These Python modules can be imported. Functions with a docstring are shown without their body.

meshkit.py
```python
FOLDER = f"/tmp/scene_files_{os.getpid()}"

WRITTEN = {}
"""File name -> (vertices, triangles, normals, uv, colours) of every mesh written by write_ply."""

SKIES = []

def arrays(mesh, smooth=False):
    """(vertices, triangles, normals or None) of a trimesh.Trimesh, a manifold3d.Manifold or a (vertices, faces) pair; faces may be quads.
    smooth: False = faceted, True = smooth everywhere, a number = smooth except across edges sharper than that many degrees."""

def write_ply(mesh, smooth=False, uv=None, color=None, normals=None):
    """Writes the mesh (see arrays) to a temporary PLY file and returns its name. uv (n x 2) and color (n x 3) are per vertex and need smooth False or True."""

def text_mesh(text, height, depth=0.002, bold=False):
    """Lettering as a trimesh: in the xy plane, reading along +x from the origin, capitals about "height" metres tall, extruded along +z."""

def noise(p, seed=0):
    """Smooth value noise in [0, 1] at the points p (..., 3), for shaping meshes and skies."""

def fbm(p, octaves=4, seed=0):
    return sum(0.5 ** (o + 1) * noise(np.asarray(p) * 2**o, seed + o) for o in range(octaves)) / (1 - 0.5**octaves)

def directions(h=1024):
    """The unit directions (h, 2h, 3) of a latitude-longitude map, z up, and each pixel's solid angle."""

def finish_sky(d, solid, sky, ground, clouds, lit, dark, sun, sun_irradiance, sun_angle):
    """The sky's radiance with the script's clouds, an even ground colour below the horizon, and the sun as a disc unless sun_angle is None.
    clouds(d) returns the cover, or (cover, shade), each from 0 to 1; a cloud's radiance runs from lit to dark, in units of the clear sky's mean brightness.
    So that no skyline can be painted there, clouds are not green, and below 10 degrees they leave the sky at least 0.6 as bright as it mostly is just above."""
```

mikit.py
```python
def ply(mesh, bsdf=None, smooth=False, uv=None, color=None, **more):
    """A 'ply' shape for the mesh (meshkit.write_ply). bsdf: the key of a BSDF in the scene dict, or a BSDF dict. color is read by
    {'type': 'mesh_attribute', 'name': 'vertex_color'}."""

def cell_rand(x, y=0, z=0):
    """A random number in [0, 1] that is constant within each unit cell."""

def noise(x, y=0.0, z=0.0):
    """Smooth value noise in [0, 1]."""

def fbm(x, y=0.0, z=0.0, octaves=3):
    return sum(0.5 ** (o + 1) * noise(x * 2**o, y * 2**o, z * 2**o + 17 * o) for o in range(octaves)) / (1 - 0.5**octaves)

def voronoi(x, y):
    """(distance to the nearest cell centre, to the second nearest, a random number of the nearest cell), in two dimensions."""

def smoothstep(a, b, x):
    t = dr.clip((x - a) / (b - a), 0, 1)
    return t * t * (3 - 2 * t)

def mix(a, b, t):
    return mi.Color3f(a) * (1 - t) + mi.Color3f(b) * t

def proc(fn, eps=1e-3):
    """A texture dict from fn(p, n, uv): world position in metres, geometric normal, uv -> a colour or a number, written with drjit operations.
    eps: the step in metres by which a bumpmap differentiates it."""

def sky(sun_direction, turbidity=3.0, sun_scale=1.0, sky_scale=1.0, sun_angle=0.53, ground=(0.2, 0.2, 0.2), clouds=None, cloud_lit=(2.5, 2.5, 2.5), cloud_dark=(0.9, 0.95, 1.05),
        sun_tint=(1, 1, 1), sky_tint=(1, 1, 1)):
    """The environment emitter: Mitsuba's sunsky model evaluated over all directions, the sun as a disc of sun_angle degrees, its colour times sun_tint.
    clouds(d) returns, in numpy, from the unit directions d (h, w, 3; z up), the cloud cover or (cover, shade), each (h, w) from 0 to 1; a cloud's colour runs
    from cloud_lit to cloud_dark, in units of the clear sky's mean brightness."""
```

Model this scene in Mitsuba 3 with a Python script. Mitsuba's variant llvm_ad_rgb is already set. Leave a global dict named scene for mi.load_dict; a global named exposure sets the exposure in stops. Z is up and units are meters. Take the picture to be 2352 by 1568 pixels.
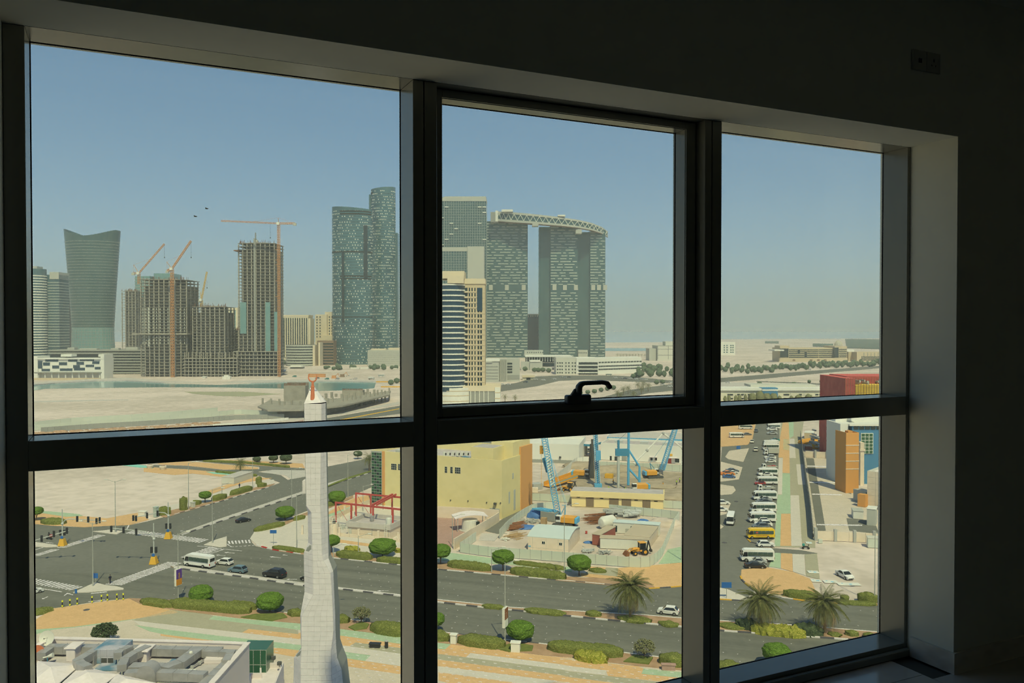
import math, random
import numpy as np, trimesh, shapely
from shapely.geometry import Polygon, LineString, Point
import mitsuba as mi, drjit as dr, mikit, meshkit
from mikit import proc, noise, fbm, mix, smoothstep, cell_rand

TF = mi.ScalarTransform4f
scene, labels = {}, {}
FPX, YAW, PITCH = 1880.0, math.radians(25.5), math.radians(-0.9)
EYE = np.array([0.0, 0.0, 52.0])
FW = np.array([math.sin(YAW)*math.cos(PITCH), math.cos(YAW)*math.cos(PITCH), math.sin(PITCH)])
RT = np.array([math.cos(YAW), -math.sin(YAW), 0.0])
FH = np.array([math.sin(YAW), math.cos(YAW), 0.0])      # level forward
UP = np.cross(RT, FW)

# ---------------------------------------------------------------- camera, sky, haze, exposure
scene['camera'] = {'type': 'perspective', 'fov': math.degrees(2*math.atan(1176/FPX)), 'fov_axis': 'x', 'near_clip': 0.05, 'far_clip': 30000.0,
                   'to_world': TF().look_at(origin=EYE.tolist(), target=(EYE+FW).tolist(), up=[0, 0, 1])}
exposure = 1.62
SUN_EL = math.radians(53.0)
SUN = (RT*0.242 - FH*0.970)*math.cos(SUN_EL) + np.array([0, 0, math.sin(SUN_EL)])
scene['sky'] = mikit.sky(SUN.tolist(), turbidity=4.0, sun_scale=1.0, sky_scale=0.82, sun_angle=0.6, ground=(0.42, 0.38, 0.30), sky_tint=(0.80, 1.02, 1.34), sun_tint=(0.92, 1.0, 0.96))
HAZE_LEN = 5000.0
scene['haze'] = {'type': 'cube', 'to_world': TF().translate([0, 8003.4, 195]).scale([9000, 8000, 205]), 'bsdf': {'type': 'null'},
                 'interior': {'type': 'homogeneous', 'albedo': {'type': 'rgb', 'value': [0.90, 0.94, 0.90]}, 'sigma_t': 1.0/HAZE_LEN, 'phase': {'type': 'hg', 'g': 0.35}}}
labels['haze'] = {'label': 'pale dusty haze hanging over the whole city view', 'category': 'haze', 'kind': 'stuff'}

# ---------------------------------------------------------------- helpers
GLASS_TINT = np.array([0.86, 0.90, 0.69])
TINT = GLASS_TINT/0.90
def lin(c):
    c = np.asarray(c, float)/255.0
    return np.where(c <= 0.04045, c/12.92, ((c+0.055)/1.055)**2.4)
def ph(r, g, b, k=1.0):
    """albedo whose sunlit look through the tinted panes is about this sRGB colour"""
    return [float(v) for v in np.clip(lin((r, g, b))/TINT*k, 0.004, 0.9)]

def mat(name, rgb, rough=None, spec=0.5, metal=0.0, raw=False, two=True, **kw):
    """one BSDF entry; rgb is a photo colour (0-255) or a function for a procedural texture"""
    tex = proc(rgb) if callable(rgb) else {'type': 'rgb', 'value': [float(x) for x in (rgb if raw else ph(*rgb))]}
    if rough is None:
        b = {'type': 'diffuse', 'reflectance': tex}
    else:
        b = {'type': 'principled', 'base_color': tex, 'roughness': rough, 'specular': spec, 'metallic': metal, **kw}
    scene['mat_'+name] = {'type': 'twosided', 'bsdf': b} if two else b
    return 'mat_'+name

NUM = {}
def fresh(name, parent=None):
    """the next free key of this name under the parent"""
    base = (parent+'__' if parent else '')+name
    n = NUM.get(base, 0)
    NUM[base] = n+1
    return base if n == 0 else f'{base}_{n:03d}'

def shape(mesh, m, smooth=False, **kw):
    return mikit.ply(mesh, m, smooth=smooth, **kw)

def tag(key, label=None, cat=None, group=None, kind=None):
    d = {}
    if label: d['label'] = label
    if cat: d['category'] = cat
    if group: d['group'] = group
    if kind: d['kind'] = kind
    labels[key] = d
    return key

def thing(name, label, cat, group=None, kind=None):
    return tag(fresh(name), label, cat, group, kind)

def part(parent, name, mesh, m, smooth=False, label=None, kind=None, tw=None):
    k = fresh(name, parent)
    if isinstance(mesh, list): mesh = cat(mesh)
    d = mesh if isinstance(mesh, dict) else shape(mesh, m, smooth)
    if tw is not None: d = {**d, 'to_world': tw}
    scene[k] = d
    if label or kind: tag(k, label, None, None, kind)
    return k

def solo(name, mesh, m, label, cat, group=None, kind=None, smooth=False, tw=None):
    k = thing(name, label, cat, group, kind)
    if isinstance(mesh, list): mesh = globals()['cat'](mesh)
    d = mesh if isinstance(mesh, dict) else shape(mesh, m, smooth)
    if tw is not None: d = {**d, 'to_world': tw}
    scene[k] = d
    return k

def cat(ms):
    ms = [m for m in ms if m is not None]
    return trimesh.util.concatenate(ms) if len(ms) > 1 else ms[0]

BOXF = np.array([[0, 2, 1], [0, 3, 2], [4, 5, 6], [4, 6, 7], [0, 1, 5], [0, 5, 4], [1, 2, 6], [1, 6, 5], [2, 3, 7], [2, 7, 6], [3, 0, 4], [3, 4, 7]])
def box(x0, x1, y0, y1, z0, z1):
    v = np.array([[x0, y0, z0], [x1, y0, z0], [x1, y1, z0], [x0, y1, z0], [x0, y0, z1], [x1, y0, z1], [x1, y1, z1], [x0, y1, z1]], float)
    return trimesh.Trimesh(v, BOXF, process=False)
def boxes(rows):
    """many boxes as one mesh"""
    a = np.asarray(rows, float)
    n = len(a)
    idx = [[0, 2, 4], [1, 2, 4], [1, 3, 4], [0, 3, 4], [0, 2, 5], [1, 2, 5], [1, 3, 5], [0, 3, 5]]
    v = np.stack([a[:, i] for i in idx], 1).reshape(-1, 3)
    f = (BOXF[None]+8*np.arange(n)[:, None, None]).reshape(-1, 3)
    return trimesh.Trimesh(v, f, process=False)
def hexa(b, t):
    """a solid with the bottom quad b and the top quad t (world points, counter-clockwise from above)"""
    return trimesh.Trimesh(np.vstack([b, t]), BOXF, process=False)
def rbox(x0, x1, y0, y1, z0, z1, c):
    """box with chamfered edges"""
    c = min(c, (x1-x0)/2.01, (y1-y0)/2.01, (z1-z0)/2.01)
    pts = []
    for x, sx in ((x0, 1), (x1, -1)):
        for y, sy in ((y0, 1), (y1, -1)):
            for z, sz in ((z0, 1), (z1, -1)):
                pts += [[x+sx*c, y+sy*c, z], [x+sx*c, y, z+sz*c], [x, y+sy*c, z+sz*c]]
    return trimesh.convex.convex_hull(np.array(pts))
def xf(mesh, M):
    m = mesh.copy(); m.apply_transform(M); return m
def frame(p, ax, az=(0, 0, 1)):
    """4x4: local x along ax (levelled), z up, origin p"""
    ax = np.array([ax[0], ax[1], 0.0]); ax /= np.linalg.norm(ax)
    M = np.eye(4); M[:3, 0] = ax; M[:3, 1] = np.cross([0, 0, 1], ax); M[:3, 2] = [0, 0, 1]; M[:3, 3] = p
    return M
def tw(M): return TF(M.tolist())
def tube(p, q, r0, r1=None, n=6, cap=True):
    p, q = np.asarray(p, float), np.asarray(q, float)
    r1 = r0 if r1 is None else r1
    z = (q-p)/np.linalg.norm(q-p)
    a = np.cross(z, [0, 0, 1] if abs(z[2]) < .9 else [1, 0, 0]); a /= np.linalg.norm(a)
    b = np.cross(z, a)
    t = np.arange(n)*2*np.pi/n+np.pi/n
    ring = np.cos(t)[:, None]*a+np.sin(t)[:, None]*b
    v = np.vstack([p+ring*r0, q+ring*r1, [p], [q]])
    i = np.arange(n); j = (i+1) % n
    f = [np.stack([i, j, j+n], 1), np.stack([i, j+n, i+n], 1)]
    if cap: f += [np.stack([j, i, i*0+2*n], 1), np.stack([i+n, j+n, i*0+2*n+1], 1)]
    return trimesh.Trimesh(v, np.vstack(f), process=False)
def path(pts, r, n=6):
    return cat([tube(a, b, r, n=n) for a, b in zip(pts[:-1], pts[1:])])
def lathe(prof, n=16, M=None):
    """solid of revolution about z from (radius, z) pairs"""
    prof = np.asarray(prof, float); k = len(prof)
    t = np.arange(n)*2*np.pi/n
    v = np.stack([np.outer(prof[:, 0], np.cos(t)), np.outer(prof[:, 0], np.sin(t)), np.repeat(prof[:, 1:2], n, 1)], -1).reshape(-1, 3)
    f = []
    for a in range(k-1):
        i = np.arange(n); j = (i+1) % n
        f += [np.stack([a*n+i, a*n+j, (a+1)*n+j], 1), np.stack([a*n+i, (a+1)*n+j, (a+1)*n+i], 1)]
    m = trimesh.Trimesh(v, np.vstack(f), process=False)
    return xf(m, M) if M is not None else m
def extr(poly, h, z=0.0):
    if not isinstance(poly, shapely.Geometry): poly = Polygon(poly)
    poly = poly.buffer(0)
    ms = [trimesh.creation.extrude_polygon(g, h, engine='earcut') for g in getattr(poly, 'geoms', [poly]) if g.area > 1e-6]
    m = cat(ms); m.apply_translation([0, 0, z]); return m

def ray(x, y): return FW*FPX+RT*(x-1176)+UP*(784-y)
def G(x, y, z=0.0):
    """the point at height z that the photograph shows at this pixel"""
    d = ray(x, y); return EYE+d*((z-EYE[2])/d[2])
def AT(x, y, D):
    """the point at level distance D (along the view) shown at this pixel"""
    d = ray(x, y); return EYE+d*(D/(d@FH))
def DIST(y, z=0.0):
    return float((G(1176, y, z)-EYE)@FH)
def HT(x, yb, yt, z0=0.0):
    """height of an upright whose foot is at (x, yb) and whose top is at (x, yt)"""
    g = G(x, yb, z0); return float(AT(x, yt, (g-EYE)@FH)[2]-z0)
CROPS = dict(A=(50, 800, 5.227), B=(500, 800, 5.227), C=(50, 1040, 6.03), D=(380, 1040, 6.03), E=(640, 1020, 5.6), F=(50, 1280, 5.444), Gg=(380, 1280, 5.444), H=(640, 1280, 5.444),
             I=(990, 980, 5.226), J=(1200, 980, 4.61), K=(990, 1230, 4.64), L=(1280, 1230, 4.64), M=(1640, 960, 4.9), N=(1780, 850, 3.645), O=(1640, 1240, 4.78), P=(1640, 740, 5.113), Q=(1100, 760, 4.9),
             R=(50, 420, 3.267), S=(270, 480, 3.733), T=(620, 420, 3.267), U=(1000, 430, 3.074), X=(0, 0, 1))
def px(c, *pts):
    x0, y0, s = CROPS[c]
    return [(x0+a/s, y0+b/s) for a, b in pts]
def p1(c, a, b): return px(c, (a, b))[0]
def gp(pts, z=0.0): return np.array([G(x, y, z)[:2] for x, y in pts])
def slab(pts, z0, z1):
    """ground area outlined by pixels, from height z0 to z1"""
    return extr(gp(pts), z1-z0, z0)
def ribbon(pts, w, z0, z1):
    return extr(LineString(gp(pts)).buffer(w/2, cap_style=2, join_style=2), z1-z0, z0)
# ---------------------------------------------------------------- the room and its window
U = 2.63
YF = 2.63                      # inner face of the window frame
YW = 2.393                     # inner face of the window wall
ZF = 50.485                    # floor
XL, XR = -0.29, 3.293          # sides of the wall opening
ZT = 52.836                    # head of the opening
ZC = 53.45
mat('plaster', lambda p, n, uv: mix((.53, .545, .495), (.57, .585, .53), fbm(p.x*9, p.y*9, p.z*9)), 0.75, 0.25)
mat('marble', lambda p, n, uv: mix((.36, .35, .32), (.44, .425, .39), smoothstep(.3, .7, fbm(p.x*5+3*noise(p.x*2, p.y*2), p.y*5, p.z*5, 4))), 0.16, 0.5)
mat('skirting', lambda p, n, uv: mix((.42, .40, .36), (.55, .53, .48), smoothstep(.35, .65, fbm(p.x*7, p.y*7, p.z*11, 4))), 0.3, 0.5)
mat('aluminium', lambda p, n, uv: mix((.16, .165, .14), (.18, .185, .155), fbm(p.x*20, p.y*20, p.z*3)), 0.22, 0.6)
mat('rubber', (.012, .012, .012), 0.6, raw=True)
mat('handle', (.07, .075, .07), 0.4, raw=True)
mat('ivory_plastic', (.30, .30, .27), 0.35, raw=True)
mat('grout', (.10, .10, .09), raw=True)
scene['mat_pane'] = {'type': 'thindielectric', 'int_ior': 1.5, 'specular_transmittance': {'type': 'rgb', 'value': GLASS_TINT.tolist()}}

# walls
Yb, X0, X1 = -4.2, -2.6, 5.6
tag('wall_front', 'dark plaster wall that holds the wide window', 'wall', kind='structure')
scene['wall_front'] = shape(boxes([(X0, XL, YW, 2.80, ZF, ZC), (XR, X1, YW, 2.80, ZF, ZC), (XL, XR, YW, 2.80, ZT, ZC)]), 'mat_plaster')
for nm, b in dict(wall_left=(X0-.2, X0, Yb, 2.8, ZF, ZC), wall_right=(X1, X1+.2, Yb, 2.8, ZF, ZC), wall_back=(X0, X1, Yb-.2, Yb, ZF, ZC)).items():
    scene[nm] = shape(box(*b), 'mat_plaster'); tag(nm, 'plain plaster wall of the dark room', 'wall', kind='structure')
scene['ceiling'] = shape(box(X0, X1, Yb, 2.8, ZC, ZC+.2), 'mat_plaster'); tag('ceiling', 'plain plaster ceiling of the dark room', 'ceiling', kind='structure')
scene['floor'] = shape(box(X0, X1, Yb, 2.8, ZF-.2, ZF-.012), 'mat_grout'); tag('floor', 'polished stone tile floor of the dark room', 'floor', kind='structure')
S6 = 0.6
tile_mesh = None
ix0, ix1 = math.floor((X0-3.16)/S6), math.ceil((X1-3.16)/S6)
iy0, iy1 = math.floor((Yb-2.44)/S6), 1
for i in range(ix0, ix1):
    for j in range(iy0, iy1):
        xa, xb = max(X0, 3.16+i*S6+.0012), min(X1, 3.16+(i+1)*S6-.0012)
        ya, yb = max(Yb, 2.44+j*S6+.0012), min(YF-.002 if XL+.02 < (xa+xb)/2 < XR else YW-.001, 2.44+(j+1)*S6-.0012)
        if j == 0 and not (xa > XL-.6 and xb < XR+.6): continue
        if j == 0: xa, xb = max(xa, XL+.001), min(xb, XR-.001)
        if xb-xa > .03 and yb-ya > .03: part('floor', 'tile', box(xa, xb, ya, yb, ZF-.012, ZF), 'mat_marble')
# skirting
HB = .092
for nm, b, lab in (('baseboard_right', [(XR-.003, X1, YW-.014, YW-.0005, ZF, ZF+HB), (XR-.014, XR-.0005, YW-.014, 2.604, ZF, ZF+HB)], 'polished stone skirting turning round the wall corner beside the window'),
                   ('baseboard_left', [(X0, XL+.003, YW-.014, YW-.0005, ZF, ZF+HB), (XL+.0005, XL+.014, YW-.014, 2.604, ZF, ZF+HB)], 'polished stone skirting at the dark end of the window')):
    scene[nm] = shape(boxes(b), 'mat_skirting'); tag(nm, lab, 'skirting board', kind='structure')

# window: frame lines (x) and rails (z), all one structure
tag('window_1', 'wide dark aluminium window of three bays with a low transom rail', 'window', kind='structure')
a_, b_, c_, d_, e_, g_ = [v*U for v in (-.0900, .3372, .3695, .8022, .8342, 1.2455)]
zt, zm, zn, zs = [52+v*U for v in (.3175, -.1192, -.1513, -.5556)]
YG, YO = 2.768, 2.778            # glass plane, outer face of the frame
def bar(nm, x0, x1, z0, z1, y0=YF, y1=YO, m='mat_aluminium', c=.0015): return part('window_1', nm, rbox(x0, x1, y0, y1, z0, z1, c), m, smooth=20)
bar('jamb', XL, a_, ZF, ZT); bar('jamb', g_, XR, ZF, ZT)
bar('head', a_+.0004, g_-.0004, zt, ZT)
bar('sill_rail', a_+.0004, g_-.0004, ZF, zs)
part('window_1', 'floor_ledge', rbox(XL+.002, XR-.002, 2.604, YF-.0005, ZF, ZF+.034, .004), 'mat_aluminium', smooth=20)
for x0, x1 in ((b_, c_), (d_, e_)):
    xm = x0+(x1-x0)*(.46 if x0 == b_ else .42)
    bar('mullion', x0, xm-.002, zs+.0004, zt-.0004); bar('mullion', xm+.002, x1, zs+.0004, zt-.0004)
    part('window_1', 'mullion_joint', box(xm-.002, xm+.002, YF+.012, YO-.004, zs, zt), 'mat_rubber')
for x0, x1 in ((a_, b_), (c_, d_), (e_, g_)): bar('transom', x0+.0004, x1-.0004, zn, zm)
# opening sash in the middle bay, set back in its frame
YS = 2.685
sx0, sx1, sz0, sz1 = 1.012, 2.053, 51.726, 52.800
sash = [rbox(c_+.003, sx0, YS, YO-.008, zm+.003, zt-.003, .002), rbox(sx1, d_-.003, YS, YO-.008, zm+.003, zt-.003, .002), rbox(sx0, sx1, YS, YO-.008, zm+.003, sz0, .002), rbox(sx0, sx1, YS, YO-.008, sz1, zt-.003, .002)]
part('window_1', 'sash', sash, 'mat_aluminium', smooth=20)
def gasket(x0, x1, z0, z1, y=YG, w=.0035):
    part('window_1', 'gasket', boxes([(x0, x0+w, y-.005, y+.004, z0, z1), (x1-w, x1, y-.005, y+.004, z0, z1), (x0, x1, y-.005, y+.004, z0, z0+w), (x0, x1, y-.005, y+.004, z1-w, z1)]), 'mat_rubber')
YGS = 2.752
for x0, x1, z0, z1, y in ((a_, b_, zm, zt, YG), (sx0, sx1, sz0, sz1, YGS), (e_, g_, zm, zt, YG), (a_, b_, zs, zn, YG), (c_, d_, zs, zn, YG), (e_, g_, zs, zn, YG)):
    part('window_1', 'pane', trimesh.Trimesh([[x0, y, z0], [x1, y, z0], [x1, y, z1], [x0, y, z1]], [[0, 1, 2], [0, 2, 3]], process=False), 'mat_pane')
    gasket(x0, x1, z0, z1, y)
# fine bead round the sash glass
part('window_1', 'glazing_bead', boxes([(sx0-.006, sx0-.003, YS-.003, YS+.001, sz0-.006, sz1+.006), (sx1+.003, sx1+.006, YS-.003, YS+.001, sz0-.006, sz1+.006), (sx0-.006, sx1+.006, YS-.003, YS+.001, sz0-.006, sz0-.003), (sx0-.006, sx1+.006, YS-.003, YS+.001, sz1+.003, sz1+.006)]), 'mat_aluminium')
# handle: base plate, neck, lever with a curled end
hy = YS-.002
def hull(ps): return trimesh.convex.convex_hull(np.array(ps))
def caps(p, r, n=10):
    s = trimesh.creation.icosphere(subdivisions=1, radius=r); s.apply_translation(p); return s.vertices
h = part('window_1', 'handle', hull(np.vstack([caps((x, y, z), .008) for x in (1.504, 1.592) for y in (hy-.004, hy-.022) for z in (51.724, 51.744)])), 'mat_handle', smooth=50)
part(h, 'neck', hull(np.vstack([caps((x, hy-.012, 51.745), .011) for x in (1.524, 1.551)]+[caps((x, hy-.030, 51.768), .009) for x in (1.528, 1.547)])), 'mat_handle', smooth=50)
lv = [(1.538, 51.768), (1.540, 51.783), (1.549, 51.793), (1.562, 51.796), (1.640, 51.797), (1.662, 51.793), (1.673, 51.779)]
part(h, 'lever', cat([hull(np.vstack([caps((p[0], hy-.036+dy, p[1]), r) for p, r in ((a, ra), (b, rb)) for dy in (-.004, .004)])) for (a, ra), (b, rb) in zip(list(zip(lv, (.0115, .011, .0095, .008, .008, .0085, .009)))[:-1], list(zip(lv, (.0115, .011, .0095, .008, .008, .0085, .009)))[1:])]), 'mat_handle', smooth=50)
# double socket plate high on the wall
sp = thing('socket_plate', 'pair of square wall plates high on the dark wall, one a power socket', 'socket plate')
u0, u1, w0, w1 = 2.995, 3.166, 53.086, 53.165
for k, (x0, x1) in enumerate(((u0, (u0+u1)/2-.001), ((u0+u1)/2+.001, u1))):
    part(sp, 'plate', rbox(x0, x1, YW-.009, YW-.0003, w0, w1+.006, .002), 'mat_ivory_plastic', smooth=20)
xm = (u0+u1)/2+.043; zc = (w0+w1)/2
part(sp, 'pin_hole', boxes([(xm-.003, xm+.003, YW-.0096, YW-.0088, zc+.006, zc+.018), (xm-.016, xm-.010, YW-.0096, YW-.0088, zc-.012, zc-.007), (xm+.008, xm+.014, YW-.0096, YW-.0088, zc-.012, zc-.007)]), 'mat_rubber')
part(sp, 'rocker_switch', boxes([(xm+.024, xm+.033, YW-.012, YW-.0088, zc+.004, zc+.02)]), 'mat_ivory_plastic')
part(sp, 'outlet', boxes([(u0+.034, u0+.052, YW-.012, YW-.0088, zc-.008, zc+.01)]), 'mat_rubber')
# the tower the room belongs to: its bulk throws the shade on the minaret
mat('cladding', (.45, .42, .38), raw=True)
tb = [(X0-.2, X1+.2, Yb-.2, 2.9, 0, ZF-.2), (X0-.2, X1+.2, Yb-.2, 2.9, ZC+.2, 121), (X0-26, X0-.2, -28, 2.9, 0, 121), (X1+.2, X1+30, -28, 2.9, 0, 121), (X0-.2, X1+.2, -28, Yb-.2, 0, 121), (2.2, 36, -24, 2.0, 121, 140)]
scene['wall_exterior'] = shape(boxes(tb), 'mat_cladding'); tag('wall_exterior', 'outside bulk of the residential tower the room is in', 'building', kind='structure')
# ---------------------------------------------------------------- ground, water, roads
mat('sand', lambda p, n, uv: mix(ph(186, 178, 148), ph(214, 205, 174), smoothstep(.25, .75, fbm(p.x*.02+.6*noise(p.x*.1, p.y*.1), p.y*.03, 0, 5)*.6+.4*fbm(p.x*.35, p.y*.35, 0, 3))))
mat('asphalt', lambda p, n, uv: mix(ph(106, 110, 92), ph(124, 127, 108), fbm(p.x*.08, p.y*.08, 0, 4)*.6+.4*fbm(p.x*1.5, p.y*1.5)))
# tyre-darkened wheel tracks along the avenue: the direction is the avenue's own
_u = G(1255, 1481)-G(418, 1380); _u /= np.linalg.norm(_u)
mat('avenue_asphalt', lambda p, n, uv: mix(ph(94, 98, 82), ph(128, 131, 109), fbm((p.y*_u[0]-p.x*_u[1])*.55, (p.x*_u[0]+p.y*_u[1])*.012, 0, 3)*.75+.25*fbm(p.x*1.5, p.y*1.5)))
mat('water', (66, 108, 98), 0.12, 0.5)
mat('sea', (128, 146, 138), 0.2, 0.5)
mat('lagoon', (150, 152, 110), 0.3)
mat('mangrove', (78, 98, 80))
def pav(c0, c1, s=1.2): return lambda p, n, uv: mix(ph(*c0), ph(*c1), fbm(p.x*s, p.y*s, 0, 3)*.6+.4*cell_rand(p.x*4, p.y*4))
mat('paving_tan', pav((196, 164, 106), (214, 181, 122)))
mat('paving_green', pav((152, 178, 132), (172, 194, 150)))
mat('paving_beige', pav((192, 190, 160), (206, 203, 172)))
mat('paving_olive', pav((158, 158, 122), (172, 171, 134)))
mat('paving_dust', pav((186, 180, 146), (206, 198, 164), .5))
mat('paving_brown', pav((160, 134, 110), (178, 152, 126)))
mat('paving_mint', pav((128, 196, 162), (146, 208, 176)))
mat('concrete', pav((176, 176, 152), (196, 195, 168), .7))
mat('kerb', (206, 206, 182)); mat('kerb_dark', (92, 94, 88)); mat('kerb_red', (176, 62, 52)); mat('kerb_yellow', (208, 166, 62))
mat('line_white', lambda p, n, uv: mix(ph(176, 176, 158), ph(222, 222, 202), smoothstep(.2, .6, fbm(p.x*3, p.y*3))))
mat('soil', lambda p, n, uv: mix(ph(150, 124, 88), ph(182, 156, 116), fbm(p.x*.9, p.y*.9, 0, 4)))
mat('lawn', lambda p, n, uv: mix(ph(92, 106, 50), ph(124, 132, 68), fbm(p.x*1.7, p.y*1.7, 0, 4)))

def ground(name, pts, z1, m, label, catg='ground', z0=-.02, kind='structure'):
    k = fresh(name); scene[k] = shape(slab(pts, z0, z1), m); tag(k, label, catg, kind=kind); return k
scene['ground'] = shape(box(-9000, 9000, 3.5, 15900, -4, 0), 'mat_sand'); tag('ground', 'pale sandy ground stretching to the horizon', 'ground', kind='structure')
def far(pts, z0, z1): return extr(np.array([AT(x, 760, D)[:2] for x, D in pts]), z1-z0, z0)
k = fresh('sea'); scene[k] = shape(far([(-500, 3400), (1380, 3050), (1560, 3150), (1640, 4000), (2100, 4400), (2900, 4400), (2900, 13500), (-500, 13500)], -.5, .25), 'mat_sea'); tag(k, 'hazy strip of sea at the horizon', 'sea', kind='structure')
ground('sea', px('Q', (1380, 193), (1950, 193), (1950, 224), (1380, 226)), .2, 'mat_water', 'narrow blue channel beyond the three bridged towers', 'water')
for pts in (px('P', (600, 228), (760, 228), (760, 250), (600, 248)), px('P', (1160, 255), (1400, 258), (1400, 295), (1160, 285)), px('P', (1540, 200), (2050, 205), (2050, 320), (1560, 305))):
    ground('land_mangrove', pts, 2.0, 'mat_mangrove', 'dark flat patch of mangrove on the far shore', 'mangrove')
wat = px('A', (60, 480), (105, 450), (400, 425), (900, 398), (1250, 395), (1700, 420), (2352, 440))+px('B', (400, 422), (800, 408), (1400, 402), (1900, 412), (1880, 478), (1600, 500), (1180, 512), (1100, 490), (780, 482), (0, 466))+px('A', (1700, 466), (1100, 472), (700, 476), (280, 484), (60, 520))
ground('water', wat, .15, 'mat_water', 'dark green creek below the towers', 'creek')
ground('water', px('B', (-400, 520), (0, 522), (300, 520), (760, 548), (300, 578), (0, 570), (-300, 545)), .12, 'mat_lagoon', 'shallow greenish pool in the sand by the creek', 'pool')
ground('water', px('A', (60, 640), (350, 628), (900, 618), (1280, 614), (1280, 620), (500, 640), (60, 652)), .12, 'mat_concrete', 'grey track across the sand flat', 'track')
qy = px('A', (60, 430), (400, 408), (900, 375), (1250, 362), (1700, 405), (2352, 425))+px('B', (400, 395), (1000, 388), (1500, 392), (1900, 396), (1900, 412), (1400, 402), (800, 408), (400, 422))+px('A', (1700, 420), (1250, 395), (900, 398), (400, 425), (60, 455))
ground('shore_quay', qy, 1.2, 'mat_concrete', 'grey stone revetment along the far side of the creek', 'revetment')
# far roads
fr = [px('B', (900, 905), (1270, 845), (1700, 770), (2180, 690), (2500, 640), (2500, 740), (2180, 785), (1700, 850), (1270, 905), (900, 960)),
      px('Q', (240, 612), (430, 582), (640, 512), (900, 500), (1500, 500), (1700, 510), (2200, 560), (2500, 570), (2500, 600), (1500, 562), (1200, 547), (900, 562), (650, 622), (240, 682)),
      px('Q', (1000, 800), (1400, 742), (1700, 662), (2200, 592), (2500, 575), (2500, 640), (1900, 700), (1500, 800)),
      px('P', (60, 655), (600, 612), (1100, 572), (1970, 508), (2100, 500), (2100, 525), (1200, 604), (600, 662), (60, 705)),
      px('P', (500, 690), (1000, 705), (1500, 735), (1500, 750), (1000, 720), (500, 700))]
fl = ['asphalt road with a yellow line beside the concrete car-park frame', 'distant avenue in front of the white office building', 'distant road curving past the row of round trees', 'distant dual road along the palm belt', 'narrow lane behind the cream school']
for pts, l in zip(fr, fl): ground('road', pts, .06, 'mat_asphalt', l, 'road')
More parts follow.
